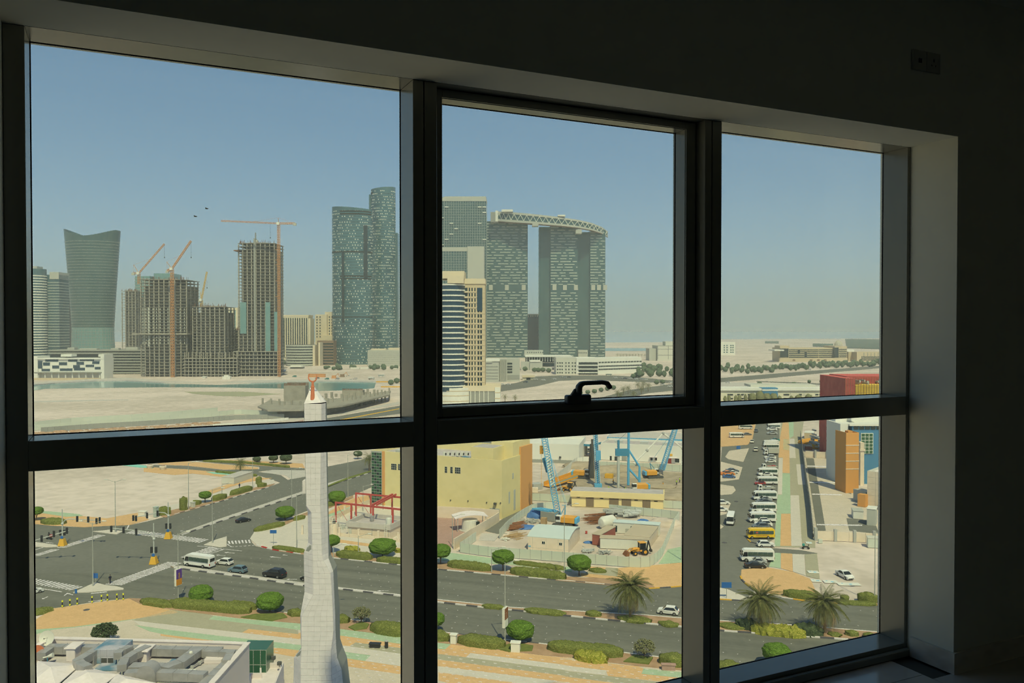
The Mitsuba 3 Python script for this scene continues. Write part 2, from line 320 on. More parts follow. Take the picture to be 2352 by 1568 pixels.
part('road', 'edge_line', [slab(px('B', (1270, 893), (2180, 720), (2180, 729), (1270, 905)), .06, .08)], 'mat_kerb_yellow')
ground('pavement', px('B', (1265, 800), (1700, 730), (2180, 640), (2180, 668), (1265, 835)), .15, 'mat_concrete', 'pale footway along the concrete car-park frame', 'footway')
# the junction and avenue
asp = [(-120, 1200), (76, 1203), (116, 1207), (193, 1211), (241, 1208), (297, 1206), (340, 1197), (400, 1181), (513, 1149), (617, 1118), (744, 1073), (829, 1056), (960, 1018), (1100, 983), (1180, 967), (1240, 985), (1060, 1060), (950, 1088), (853, 1119), (811, 1137), (747, 1157), (638, 1199), (584, 1221), (575, 1236), (579, 1246), (587, 1254), (629, 1264), (690, 1273), (400, 1320), (-120, 1320)]
ave = [(-120, 1316), (380, 1316), (560, 1258), (587, 1254), (629, 1264), (690, 1273), (747, 1279), (920, 1297), (1006, 1307.6), (1320, 1335.6), (1480, 1351), (1564, 1346), (1600, 1352), (1650, 1376), (1709, 1380), (1740, 1362), (1795, 1371), (1855, 1380), (2014, 1390), (2250, 1402), (2250, 1610), (2000, 1572), (1688, 1528), (1511, 1510), (1431, 1500), (1255, 1481), (1007, 1452), (921, 1439), (803, 1424), (655, 1408), (523, 1392), (418, 1380), (296, 1374.6), (234, 1379), (123, 1397), (85, 1405), (-120, 1450)]
R_ = ground('road', asp, .04, 'mat_asphalt', 'grey asphalt of the wide junction and the road running off to the yellow building', 'road')
RA = ground('road', ave, .045, 'mat_avenue_asphalt', 'tyre-streaked asphalt of the wide avenue below the window', 'road')
str_ = px('M', (480, 40), (440, 180), (400, 280), (90, 300), (60, 700), (60, 1420), (-60, 1700), (-200, 1900))+[(1600, 1352), (1650, 1376), (1709, 1380), (1732, 1358)]+px('O', (440, 555), (310, 450), (295, 400), (300, 330), (600, 300), (670, 140), (500, 75))+px('M', (680, 1360), (700, 1080), (715, 860), (735, 450), (750, 60), (750, 40))
RS = ground('road', str_, .03, 'mat_asphalt', 'grey side street lined with parked buses and cars', 'road')
ground('road', px('O', (450, 75), (960, 112), (1135, 146), (1000, 156), (600, 142), (450, 130)), .042, 'mat_asphalt', 'short grey lane crossing the striped paving', 'lane')
loop = px('D', (-200, 165), (0, 170), (300, 180), (800, 235), (1300, 225), (1300, 192), (700, 142), (480, 117), (400, 100), (620, 105), (1000, 150), (1500, 190), (1930, 215), (1930, 240), (1480, 235), (1270, 262), (1400, 275), (1600, 310), (1720, 390), (1640, 440), (1560, 400), (1300, 315), (900, 287), (300, 227), (-200, 195))
ground('road', loop, .05, 'mat_asphalt', 'narrow loop road around the tan verge with the palm', 'road')
ground('road', px('I', (1220, 915), (1110, 940), (640, 1250), (820, 1290), (1000, 1100), (1260, 935)), .04, 'mat_asphalt', 'alley between the yellow building and the fenced yard', 'alley')
# paved plots north of the junction
ground('pavement', px('C', (60, 850), (300, 840), (620, 888), (850, 878), (1180, 908), (1500, 848), (1620, 830), (1760, 925), (1490, 1000), (1150, 1010), (860, 1030), (620, 1012), (400, 1006), (60, 975)), .1, 'mat_paving_tan', 'tan paved corner with traffic signals at the sand plot', 'paving')
ground('pavement', px('C', (60, 790), (420, 815), (790, 850), (850, 878), (620, 888), (300, 840), (60, 845)), .11, 'mat_paving_green', 'faded green paved strip edging the sand plot', 'paving')
ground('verge', px('D', (-60, 880), (60, 800), (180, 775), (320, 750), (760, 640), (1240, 480), (1520, 425), (1430, 475), (1200, 520), (800, 655), (450, 768), (190, 840), (0, 900)), .12, 'mat_soil', 'brown planting strip with clipped hedges along the crossing road', 'planting strip')
ground('pavement', px('D', (-80, 760), (250, 690), (560, 600), (900, 500), (1230, 420), (1500, 370), (1520, 425), (1240, 480), (760, 640), (320, 750), (60, 800), (-60, 850)), .1, 'mat_paving_beige', 'beige footway beside the sand plot', 'footway')
ground('pavement', px('D', (-300, 190), (0, 215), (260, 225), (700, 262), (1060, 310), (1270, 345), (1480, 350), (1100, 410), (900, 470), (560, 600), (480, 560), (1080, 370), (780, 330), (380, 285), (120, 305), (-300, 260)), .09, 'mat_paving_tan', 'tan paving round the small service hut', 'paving')
ground('pavement', px('D', (560, 262), (880, 282), (1160, 320), (1060, 330), (860, 305), (660, 290)), .13, 'mat_paving_mint', 'mint green painted strip beside the loop road', 'paving')
ground('pavement', px('C', (1270, 160), (1500, 150), (1800, 190), (1820, 215), (1600, 200), (1450, 180)), .13, 'mat_paving_mint', 'mint green painted strip at the head of the sand plot', 'paving')
ground('pavement', px('D', (-100, 130), (300, 120), (700, 150), (1290, 205), (1280, 225), (800, 230), (300, 176), (-100, 160)), .1, 'mat_paving_tan', 'long tan traffic island with the palm behind', 'paving')
ground('pavement', px('D', (700, 90), (1200, 110), (1900, 150), (1930, 210), (1500, 188), (1000, 148)), .1, 'mat_paving_tan', 'tan paving under the three dark trees', 'paving')
ground('pavement', px('D', (1330, 272), (1480, 237), (2000, 243), (2000, 320), (1740, 365), (1660, 310)), .1, 'mat_concrete', 'pale concrete apron behind the minaret', 'paving')
# corner at the minaret
ground('pavement', px('D', (1170, 1190), (1230, 1095), (1560, 965), (1930, 870))+px('E', (330, 930), (600, 850), (700, 830), (960, 700), (1195, 650), (1195, 770), (1560, 800), (1560, 1500), (900, 1440), (600, 1400), (300, 1390), (0, 1350))+px('D', (1500, 1330), (1260, 1270)), .1, 'mat_paving_beige', 'beige paved plot between the junction and the small depot', 'paving')
ground('pavement', px('E', (595, 900), (960, 700), (1195, 650), (1195, 705), (970, 785), (595, 925)), .14, 'mat_paving_tan', 'tan footway strip running to the yellow building', 'footway')
ground('pavement', px('E', (595, 925), (970, 790), (970, 830), (595, 960)), .14, 'mat_paving_green', 'green footway strip beside the depot fence', 'footway')
ground('pavement', px('E', (600, 1250), (780, 1230), (1560, 1340), (1560, 1370), (780, 1270), (600, 1300)), .14, 'mat_paving_tan', 'tan footway strip in front of the depot', 'footway')
ground('verge', px('E', (0, 1340), (600, 1380), (860, 1440), (1570, 1500), (1700, 1510), (1700, 1545), (1570, 1535), (600, 1440), (280, 1412), (0, 1380)), .16, 'mat_soil', 'brown planting strip with hedges before the depot', 'planting strip')
ground('verge', px('E', (0, 1080), (0, 1030), (330, 890), (600, 800), (760, 740), (960, 660), (960, 690), (600, 845), (330, 930)), .16, 'mat_soil', 'brown planting strip with round trees along the crossing road', 'planting strip')
ground('verge', px('K', (60, 290), (190, 300), (640, 372), (900, 395), (1400, 445), (1560, 445), (1560, 492), (900, 434), (60, 358)), .16, 'mat_soil', 'brown planting strip along the site fence', 'planting strip')
ground('verge', px('L', (-20, 440), (300, 455), (340, 450), (460, 458), (650, 470), (960, 490), (1040, 555), (900, 563), (-20, 478)), .16, 'mat_soil', 'brown planting strip at the tan paved corner', 'planting strip')
ground('pavement', px('K', (60, 260), (210, 185), (640, 240), (900, 275), (1500, 340), (1500, 385), (850, 310), (650, 300), (230, 270)), .1, 'mat_paving_green', 'green paved strip along the site fence', 'paving')
ground('pavement', px('L', (330, 330), (620, 350), (1000, 320), (1320, 290), (1500, 270), (1500, 520), (1320, 540), (1040, 556), (960, 485), (650, 468), (460, 455), (250, 430), (250, 400), (330, 410)), .1, 'mat_paving_tan', 'tan paved corner beyond the palm on the avenue', 'paving')
ground('pavement', px('L', (520, 345), (650, 352), (640, 440), (300, 405), (320, 380), (480, 395)), .12, 'mat_paving_olive', 'olive paved patch beside the site fence', 'paving')
ground('pavement', px('L', (1180, 150), (1320, 120), (1400, 120), (1400, 270), (1320, 290), (1080, 300)), .11, 'mat_paving_green', 'green paved path outside the site fence corner', 'paving')
ground('pavement', px('I', (-100, 1080), (470, 1105), (730, 1140), (275, 1380), (250, 1445), (-100, 1440)), .06, 'mat_paving_brown', 'reddish brown paved yard with a booth', 'paving')
ground('pavement', px('I', (600, 1278), (825, 1290), (765, 1372), (570, 1368)), .1, 'mat_concrete', 'pale concrete ramp at the yard gate', 'ramp')
# islands of the junction and the side street
isl = [px('D', (530, 1278), (640, 1228), (850, 1160), (846, 1300), (760, 1312)), px('C', (985, 1092), (1170, 1076), (1230, 1068), (1400, 1090), (1320, 1132), (1200, 1120)), px('F', (640, 446), (790, 378), (920, 318), (1040, 352), (1180, 368), (1275, 392), (1270, 406), (1060, 422), (820, 442)), px('C', (100, 1240), (180, 1240), (480, 1282), (505, 1302), (350, 1312), (100, 1296))]
for pts, l in zip(isl, ('island beside the slip lane with the blue sign', 'island at the tan corner with signals', 'island below the pedestrian crossing', 'island at the far end of the junction')):
    ground('traffic_island', pts, .18, 'mat_paving_beige', 'beige paved '+l, 'traffic island')
isl2 = [[(60, 70), (470, 60), (430, 250), (380, 300), (60, 325)], [(125, 440), (170, 370), (395, 340), (330, 495), (160, 465)], [(60, 490), (90, 495), (320, 555), (280, 690), (90, 715), (60, 715)], [(60, 748), (85, 750), (220, 770), (245, 815), (200, 858), (85, 866), (60, 866)], [(60, 920), (80, 925), (190, 960), (140, 1080), (60, 1098)], [(40, 1195), (75, 1200), (110, 1222), (75, 1248), (40, 1250)]]
for i, (pts, l) in enumerate(zip(isl2, ('with the farthest parked buses', 'with the blue sign board', 'under the orange and blue parked cars', 'left empty between two bays', 'under the white cars at the window edge', 'nearest the avenue'))):
    ground('traffic_island', px('M', *pts), .12, 'mat_paving_tan' if i == 0 else 'mat_paving_dust', 'sandy parking island '+l, 'traffic island')
# striped paving of the side street promenade
PS = ground('promenade', px('M', (735, 40), (1010, 40), (985, 200), (1000, 400), (1140, 1370), (1140, 1460), (680, 1450), (700, 1080), (715, 860), (735, 450)), .06, 'mat_paving_olive', 'striped paved promenade beside the parked buses', 'promenade')
for m, pts in (('tan', [(775, 40), (840, 40), (850, 235), (845, 445), (725, 445), (740, 235)]), ('green', [(840, 40), (895, 40), (895, 200), (845, 235)]), ('green', [(780, 238), (842, 238), (846, 365), (777, 355)]), ('beige', [(845, 232), (905, 232), (920, 450), (850, 450)]), ('beige', [(728, 450), (775, 450), (765, 860), (715, 860)]),
               ('tan', [(777, 370), (848, 370), (852, 620), (770, 616)]), ('green', [(770, 620), (855, 625), (862, 1075), (700, 1075), (712, 868), (765, 865)]), ('beige', [(925, 520), (1005, 520), (1030, 750), (945, 750)]), ('beige', [(860, 870), (955, 870), (990, 1440), (870, 1440)]), ('tan', [(755, 1078), (860, 1078), (870, 1440), (745, 1440)]), ('green', [(700, 1078), (755, 1078), (745, 1440), (680, 1440)])):
    part(PS, 'paving_band', slab(px('M', *pts), .06, .075), 'mat_paving_'+m)
for m, pts in (('green', [(670, 142), (730, 144), (730, 312), (600, 292)]), ('tan', [(735, 145), (858, 152), (865, 350), (735, 312)]), ('beige', [(862, 154), (990, 160), (1005, 392), (867, 347)]), ('olive', [(995, 160), (1130, 150), (1162, 432), (1010, 397)])):
    part(PS, 'paving_band', slab(px('O', *pts), .05, .075), 'mat_paving_'+m)
ground('pavement', px('O', (300, 328), (570, 302), (865, 354), (1060, 432), (1130, 600), (750, 602), (640, 590), (440, 556), (310, 450), (294, 400)), .13, 'mat_paving_tan', 'tan paved corner behind the two palms', 'paving')
ground('traffic_island', px('O', (20, 520), (150, 545), (395, 650), (330, 668), (20, 650)), .13, 'mat_paving_beige', 'pale paved island behind the bigger palm of the pair', 'traffic island')
ground('verge', px('O', (750, 610), (1150, 670), (1500, 690), (1790, 700), (2100, 712), (2100, 740), (1790, 716), (1100, 688), (740, 634)), .16, 'mat_soil', 'brown planting strip along the far kerb behind the palms', 'planting strip')
# near verge and the striped promenade below
vt = [(296, 1374.6), (418, 1380), (523, 1392), (655, 1408), (803, 1424), (921, 1439), (1007, 1452), (1255, 1481), (1431, 1500), (1511, 1510), (1688, 1528), (2000, 1572), (2250, 1610)]
vb = [(2250, 1680), (1900, 1592), (1688, 1556), (1560, 1540), (1465, 1531), (1320, 1512), (1248, 1506), (1007, 1477), (923, 1463), (765, 1443), (683, 1432), (554, 1421), (399, 1402), (322, 1388)]
ground('verge', vt+vb, .16, 'mat_soil', 'brown planting strip between the avenue and the striped promenade', 'planting strip')
PM = ground('promenade', [(60, 1422)]+px('F', (190, 770), (400, 640), (830, 580), (1340, 516))+vb[::-1]+[(2250, 1900), (60, 1900)], .10, 'mat_paving_dust', 'wide promenade of tan, green and beige bands below the window', 'promenade')
def band(m, pts): part(PM, 'paving_band', slab(pts, .10, .115), 'mat_paving_'+m)
band('tan', px('F', (60, 850), (190, 770), (400, 642), (830, 582), (1340, 518), (1480, 590), (1900, 668), (1960, 690), (1900, 706), (1240, 796), (960, 830), (650, 872), (60, 915)))
band('green', px('F', (60, 918), (190, 906), (650, 873), (960, 832), (1240, 797), (1480, 766), (1300, 795), (1180, 815), (960, 845), (620, 884), (380, 910), (60, 1000)))
band('olive', px('Gg', (-60, 700), (60, 660), (420, 690), (600, 735), (540, 780), (830, 810), (1430, 880), (1660, 910), (1660, 965), (1040, 900), (960, 945), (0, 840), (-420, 790)))
band('green', px('Gg', (600, 735), (950, 772), (1650, 830))+px('H', (680, 890), (1545, 996))+px('K', (80, 1147), (210, 1162), (150, 1216), (80, 1210))+px('H', (1545, 1090), (680, 970))+px('Gg', (1660, 910), (1430, 880), (830, 810), (540, 780)))
band('tan', px('Gg', (1040, 900), (1660, 965))+px('H', (250, 950), (680, 970), (1545, 1090))+px('K', (80, 1212), (150, 1218), (212, 1164), (1200, 1284), (1530, 1314))+px('L', (0, 1314), (860, 1398), (920, 1422), (895, 1478), (1300, 1520), (1300, 1580), (540, 1500), (520, 1440), (0, 1378))+px('K', (1530, 1393), (420, 1255), (370, 1300), (80, 1265))+px('H', (1545, 1140), (960, 1068), (890, 1115), (680, 1095))+px('Gg', (1660, 1025), (960, 945)))
band('olive', px('H', (890, 1117), (962, 1070), (1545, 1142))+px('K', (80, 1267), (370, 1302), (1530, 1452))+px('L', (0, 1436), (1300, 1590), (1300, 1660), (0, 1495))+px('K', (1530, 1510), (80, 1325))+px('H', (1545, 1212)))
band('beige', px('Gg', (-400, 795), (0, 842), (1660, 1027))+px('H', (680, 1097), (890, 1117), (1545, 1214), (1545, 1370), (1080, 1300), (1150, 1230), (680, 1165))+px('Gg', (1660, 1095), (800, 1005), (0, 905), (-330, 850)))
band('beige', px('K', (420, 1257), (1530, 1395))+px('L', (0, 1380), (520, 1442), (505, 1490), (0, 1434))+px('K', (1530, 1450), (372, 1300)))
band('green', px('Gg', (-380, 850), (0, 907), (1660, 1097))+px('H', (680, 1167), (1150, 1232), (1080, 1300), (680, 1245))+px('Gg', (1660, 1165), (1060, 1100), (570, 1040), (0, 970), (-200, 930)))
band('tan', px('Gg', (-60, 962), (0, 972), (570, 1042), (1060, 1102), (1660, 1167))+px('H', (680, 1247), (1080, 1302), (1545, 1372))+px('K', (80, 1327), (1530, 1512))+px('L', (0, 1498), (600, 1575))+[(1400, 1600), (1200, 1590)]+px('K', (1340, 1552), (80, 1395))+px('H', (1550, 1470), (690, 1342))+px('Gg', (1630, 1252), (1000, 1140), (450, 1055), (-60, 985)))
band('beige', px('K', (80, 1397), (1340, 1554), (1700, 1600), (1000, 1590), (80, 1460)))
band('tan', px('K', (80, 1462), (900, 1566), (1000, 1600), (300, 1600), (80, 1550)))
band('green', px('L', (920, 1422), (1300, 1458), (1500, 1480), (1500, 1540), (1300, 1518), (897, 1478)))
# small white inlays of the promenade, too many to count
rng = random.Random(4)
ua = G(1320, 1560)-G(1007, 1520); ua /= np.linalg.norm(ua); ub = np.array([-ua[1], ua[0], 0])
o = G(1200, 1540); rows = []
for i in range(-34, 24):
    for j in range(-9, 10):
        q = o+ua*(i*1.9+(j % 2)*.95)+ub*j*1.15
        rel = q-EYE; xx = 1176+FPX*(rel@RT)/(rel@FW); yy = 784-FPX*(rel@UP)/(rel@FW)
        t = np.interp(xx, [p[0] for p in vb[::-1]], [p[1] for p in vb[::-1]])
        if xx > 560 and yy > t+5 and rng.random() < min(1, (xx-560)/220): rows.append(xf(box(-.26, .26, -.075, .075, .117, .122), frame([q[0], q[1], 0], ua)))
part(PM, 'paving_inlays', rows, 'mat_line_white', kind='stuff', label='small white inlaid paving strips')

# ---------------------------------------------------------------- kerbs and road markings
def along(pts, step, z=0.0):
    l = LineString(gp(pts)); n = max(1, int(l.length/step))
    for i in range(n):
        a, b = np.array(l.interpolate(i/n, True).coords[0]), np.array(l.interpolate((i+1)/n, True).coords[0])
        yield i, np.array([a[0], a[1], z]), np.array([b[0], b[1], z])
def kerb(parent, pts, ms, z1, step=2.0, w=.34, nm='kerb_block'):
    for i, a, b in along(pts, step):
        L = np.linalg.norm(b-a); part(parent, nm, xf(box(.015, L-.015, -w/2, w/2, 0, z1), frame(a, b-a)), ms[i % len(ms)])
MD1 = ground('median', [(410, 1229), (500, 1199), (592, 1168), (690, 1136), (745, 1118), (853, 1084), (860, 1079), (748, 1112), (690, 1131), (592, 1163), (500, 1194), (418, 1224)], .2, 'mat_concrete', 'concrete median dividing the crossing road', 'median')
part(MD1, 'planting', slab(px('E', (600, 556), (720, 500), (900, 430), (1190, 345), (1190, 362), (920, 450), (740, 512), (600, 568)), .2, .3), 'mat_lawn')
MD2 = ground('median', [(392, 1301), (420, 1301), (560, 1321), (690, 1339), (776, 1351), (921, 1368), (1007, 1379), (1104, 1389), (1160, 1396), (1320, 1405), (1383, 1408), (1478, 1414), (1562, 1421), (1650, 1427), (1830, 1438), (2014, 1453), (2200, 1466), (2200, 1490), (1954, 1470), (1899, 1466), (1650, 1449), (1562, 1440), (1420, 1427), (1320, 1417), (1158, 1400), (1104, 1395), (1007, 1384), (921, 1370), (776, 1353), (690, 1345), (560, 1326), (400, 1305)], .2, 'mat_soil', 'long median down the middle of the avenue', 'median')
part(MD2, 'concrete_nose', slab([(392, 1301), (420, 1301), (560, 1321), (690, 1339), (740, 1346), (740, 1349), (690, 1345), (560, 1326), (400, 1305)], .2, .23), 'mat_concrete')
kerb(MD2, [(400, 1305), (560, 1326), (690, 1345), (776, 1353), (921, 1370), (1007, 1384), (1104, 1395), (1158, 1400), (1320, 1417), (1420, 1427), (1562, 1440), (1650, 1449), (1899, 1466), (2014, 1475)], ['mat_kerb', 'mat_kerb_dark'], .26, 2.2)
kerb(MD2, [(776, 1351), (921, 1368), (1007, 1379), (1104, 1389), (1160, 1396), (1320, 1405), (1478, 1414), (1562, 1421), (1650, 1427), (1830, 1438), (2014, 1453)], ['mat_kerb'], .24, 3.0)
kerb(MD1, [(418, 1229), (500, 1200), (592, 1169), (690, 1137), (745, 1119), (853, 1085)], ['mat_kerb', 'mat_kerb_dark'], .24, 2.6)
for nm, pts, ms in (('kerb_line', px('E', (0, 1350), (250, 1400)), ['mat_kerb_red']), ('kerb_line', [(747, 1280), (920, 1298), (1006, 1308), (1320, 1336), (1480, 1351)], ['mat_kerb', 'mat_kerb', 'mat_kerb_dark']), ('kerb_line', [(1564, 1347), (1530, 1350), (1490, 1352)], ['mat_kerb_yellow', 'mat_kerb_dark']),
                   ('kerb_line', vt[2:-1], ['mat_kerb', 'mat_kerb', 'mat_kerb_dark']), ('kerb_line', [(400, 1182), (513, 1150), (617, 1119)], ['mat_kerb', 'mat_kerb_dark']), ('kerb_line', px('O', (290, 400), (310, 452), (440, 557)), ['mat_kerb_yellow', 'mat_kerb_dark']), ('kerb_line', px('O', (60, 654), (330, 671)), ['mat_kerb_yellow', 'mat_kerb_dark']), ('kerb_line', px('O', (740, 632), (1100, 688), (1790, 716)), ['mat_kerb', 'mat_kerb_yellow', 'mat_kerb_dark']),
                   ('kerb_line', px('M', (375, 1365), (420, 1405), (520, 1425)), ['mat_kerb_yellow', 'mat_kerb_dark']), ('kerb_line', px('D', (1260, 1280), (1500, 1345), (1870, 1402)), ['mat_kerb', 'mat_kerb_red'])):
    k = thing(nm, None, None, kind='structure'); kerb(k, pts, ms, .2)
for k, l in zip([k for k in labels if k.startswith('kerb_line') and '__' not in k], ('red kerb at the minaret corner', 'kerb along the far side of the avenue', 'yellow and black kerb at the side street mouth', 'kerb along the near planting strip', 'kerb beside the crossing road', 'yellow and black kerb round the tan corner', 'yellow and black kerb of the pale island', 'kerb behind the two palms', 'yellow and black kerb under the yellow bus', 'kerb of the paved plot at the slip lane')):
    labels[k].update(label='row of painted concrete blocks: '+l, category='kerb')
def zebra(A, B, D, C, n, duty=.55, skip=()):
    A, B, C, D = [np.array(v, float) for v in (A, B, C, D)]
    for i in range(n):
        if i in skip: continue
        t0, t1 = i/n, (i+duty)/n
        part(R_, 'crossing_stripe', slab([A+(B-A)*t0, A+(B-A)*t1, D+(C-D)*t1, D+(C-D)*t0], .046, .056), 'mat_line_white')
zebra(p1('C', 120, 1425), p1('C', 1060, 1130), p1('C', 260, 1420), p1('C', 1180, 1138), 26, skip=(8, 9))
zebra((312, 1217), (483, 1239), (288, 1224.5), (460, 1247), 24)
zebra((478, 1257), (238, 1343), (509, 1260), (276, 1345), 36, skip=(10, 11, 12, 13))
zebra((66, 1326), (195, 1348), (44, 1336), (164, 1356), 15)
zebra(p1('D', 862, 1222), p1('D', 1190, 1202), p1('D', 878, 1263), p1('D', 1205, 1245), 7, .5)
for q in ([(1150, 1130), (1160, 1105), (1175, 1105), (1165, 1130)],): pass
def line(pts, w=.16, z=.046): part(R_, 'road_line', ribbon(pts, w, z, z+.012), 'mat_line_white')
line(px('D', (440, 1290), (640, 1305), (800, 1340), (520, 1430)), .25); line(px('D', (850, 1260), (910, 1300)), .25); line(px('D', (800, 1330), (1060, 1360)), .2)
line(px('F', (175, 378), (500, 432)), .25); line(px('F', (530, 480), (570, 450), (640, 470)), .25); line(px('F', (865, 452), (1065, 432)), .4); line(px('F', (830, 555), (1040, 530)), .3)
line(px('C', (180, 1345), (340, 1295)), .25); line(px('C', (1455, 1055), (1485, 1000)), .3); line(px('F', (920, 318), (1040, 350)), .3)
for i in range(6): line(px('D', (910+58*i, 1303-4*i), (945+58*i, 1300-4*i)), .3)
def arrow(x, y, dx, dy, s=1.0):
    a, b = G(x, y), G(x+dx, y+dy); M = frame([a[0], a[1], 0], b-a); L = np.linalg.norm((b-a)[:2])
    part(R_, 'lane_arrow', xf(extr([(0, -.1), (L*.7, -.1), (L*.7, -.42), (L, 0), (L*.7, .42), (L*.7, .1), (0, .1)], .012, .046), M), 'mat_line_white')
for a in (p1('D', 265, 1085)+(-10, -1), p1('D', 975, 855)+(-9, -1), p1('D', 1645, 635)+(-9, -1), p1('D', 1690, 1418)+(-11, -1), p1('D', 830, 1425)+(-22, -2), p1('D', 960, 1390)+(-24, -2), p1('D', 1600, 1455)+(-26, -3), p1('H', 230, 275)+(-25, 0), p1('H', 1375, 415)+(-27, 1), p1('F', 330, 490)+(-14, 6), p1('C', 440, 1252)+(-18, -2)): arrow(*a)
# reflective lane studs
rows = []
def studs(pts, step=4, run=4, gap=8):
    l = LineString(gp(pts)); d = 0.0; n = 0
    while d < l.length:
        c = l.interpolate(d).coords[0]; rows.append((c[0]-.075, c[0]+.075, c[1]-.075, c[1]+.075, .045, .075)); n += 1
        d += 2.2 if n % run else gap
for off in (.22, .41, .6, .79):
    t = [(690, 1273, 690, 1339), (920, 1297, 921, 1368), (1006, 1308, 1007, 1379), (1320, 1336, 1320, 1405), (1480, 1351, 1478, 1414), (1650, 1376, 1650, 1427), (2014, 1390, 2014, 1453)]
    studs([(a+(c-a)*off, b+(d-b)*off) for a, b, c, d in t])
    studs([(440, 1262+60*off), (690, 1273+66*off)])
for off in (.2, .42, .63, .83):
    t = [(400, 1306, 400, 1378), (560, 1326, 560, 1398), (690, 1345, 690, 1412), (921, 1370, 921, 1439), (1104, 1395, 1104, 1463), (1320, 1417, 1320, 1488), (1562, 1440, 1562, 1515), (1750, 1456, 1750, 1540), (2014, 1475, 2014, 1575)]
    studs([(a+(c-a)*off, b+(d-b)*off) for a, b, c, d in t])
for off in (.25, .5, .75):
    studs([(420, 1180+46*off), (592, 1128+37*off), (745, 1076+38*off)], 4, 4, 6); studs([(480, 1207+30*off), (592, 1168+50*off), (745, 1120+38*off), (853, 1086+32*off)], 4, 4, 6)
part(RA, 'lane_studs', boxes(rows), 'mat_line_white', kind='stuff', label='white reflective studs marking the lanes')
for (x, y) in ((462, 1), ): pass
for c, a, b in (('O', 115, 30), ('F', 810, 660), ('F', 970, 400), ('M', 250, 940), ('M', 170, 1205)):
    q = G(*p1(c, a, b)); solo('manhole_cover', lathe([(0, .118), (.55, .118), (.6, .11), (.6, .02)], 14, frame([q[0], q[1], 0], RT)), 'mat_kerb_dark', {'F810': 'dark manhole cover set in the tan paved corner', 'F970': 'dark manhole cover on the island below the crossing', 'O115': 'manhole cover in the side street near the yellow bus', 'M250': 'manhole cover in the side street by the moving white bus', 'M170': 'manhole cover in the side street between white bus and yellow bus'}[c+str(a)], 'manhole cover')
# ---------------------------------------------------------------- skyline
mat('teal_glass', lambda p, n, uv: mix((.030, .075, .085), (.055, .115, .125), fbm(p.x*.05, p.y*.05, p.z*.02)), 0.18, 0.55)
mat('blue_glass', lambda p, n, uv: mix((.028, .07, .09), (.06, .135, .16), smoothstep(.3, .7, fbm(p.x*.03, p.y*.03, p.z*.012))), 0.15, 0.6)
mat('pale_glass', lambda p, n, uv: mix((.12, .24, .25), (.17, .30, .31), fbm(p.x*.05, p.y*.05, p.z*.05)), 0.2, 0.5)
mat('dark_glass', (.018, .03, .036), 0.15, 0.5, raw=True)
mat('navy_glass', (.02, .05, .085), 0.2, 0.5, raw=True)
mat('band_grey', (.26, .30, .29), 0.5, raw=True)
mat('dash_panel', (.40, .44, .41), 0.5, raw=True)
mat('white_panel', (.66, .66, .60), 0.5, raw=True)
mat('cream', (.66, .60, .45), raw=True); mat('beige_stone', (.56, .47, .33), raw=True); mat('beige_light', (.64, .56, .42), raw=True)
mat('grey_stone', (.30, .31, .29), raw=True); mat('grey_light', (.44, .45, .41), raw=True); mat('brown_stone', (.24, .17, .12), raw=True)
mat('raw_concrete', lambda p, n, uv: mix((.26, .245, .21), (.40, .38, .33), fbm(p.x*.3, p.y*.3, p.z*.3)))
mat('dark_void', (.030, .034, .033), raw=True)
mat('crane_orange', (.52, .25, .10), 0.5, raw=True); mat('crane_yellow', (.58, .38, .08), 0.5, raw=True)
mat('rebar', (.20, .10, .06), raw=True)
mat('hall_red', (.40, .05, .05), raw=True)

class Site:
    """a place at level distance D: pixels to local metres (x along the view's right, y away, z up)"""
    def __init__(s, D, xc, turn=0.0):
        s.D, s.xc, s.k = D, xc, D/FPX
        s.o = AT(xc, 760, D); s.o[2] = 0
        a = math.radians(turn); s.ax = RT*math.cos(a)+FH*math.sin(a); s.M = frame(s.o, s.ax)
    def x(s, px_): return (px_-s.xc)*s.k
    def z(s, y): return float(AT(1176, y, s.D)[2])
    def put(s, mesh):
        if isinstance(mesh, list): mesh = cat(mesh)
        return xf(mesh, s.M)
    def b(s, x0, x1, y0, y1, d0=0.0, d1=20.0): return box(s.x(x0), s.x(x1), d0, d1, max(0, s.z(y0)) if y0 is not None else 0, s.z(y1))
def building(name, label, group=None): return thing(name, label, 'building', group)
def ring(fn, z0, z1, n=28, out=0.0, arc=(0, 2*math.pi)):
    """horizontal band following the outline fn(angle, z) -> (x, y), pushed outwards"""
    t = np.linspace(arc[0], arc[1], n+1)
    rows = []
    for zz, o in ((z0, 0), (z0, out), (z1, out), (z1, 0)):
        p = np.array([fn(a, zz) for a in t]); nn = p-p.mean(0)*[1, 0]; L = np.linalg.norm(nn, axis=1, keepdims=True)+1e-9
        rows.append(np.column_stack([p+nn/L*o, np.full(len(t), zz)]))
    v = np.vstack(rows); m = n+1; f = []
    for a in range(3):
        i = np.arange(n); f += [np.stack([a*m+i, a*m+i+1, (a+1)*m+i+1], 1), np.stack([a*m+i, (a+1)*m+i+1, (a+1)*m+i], 1)]
    return trimesh.Trimesh(v, np.vstack(f), process=False)

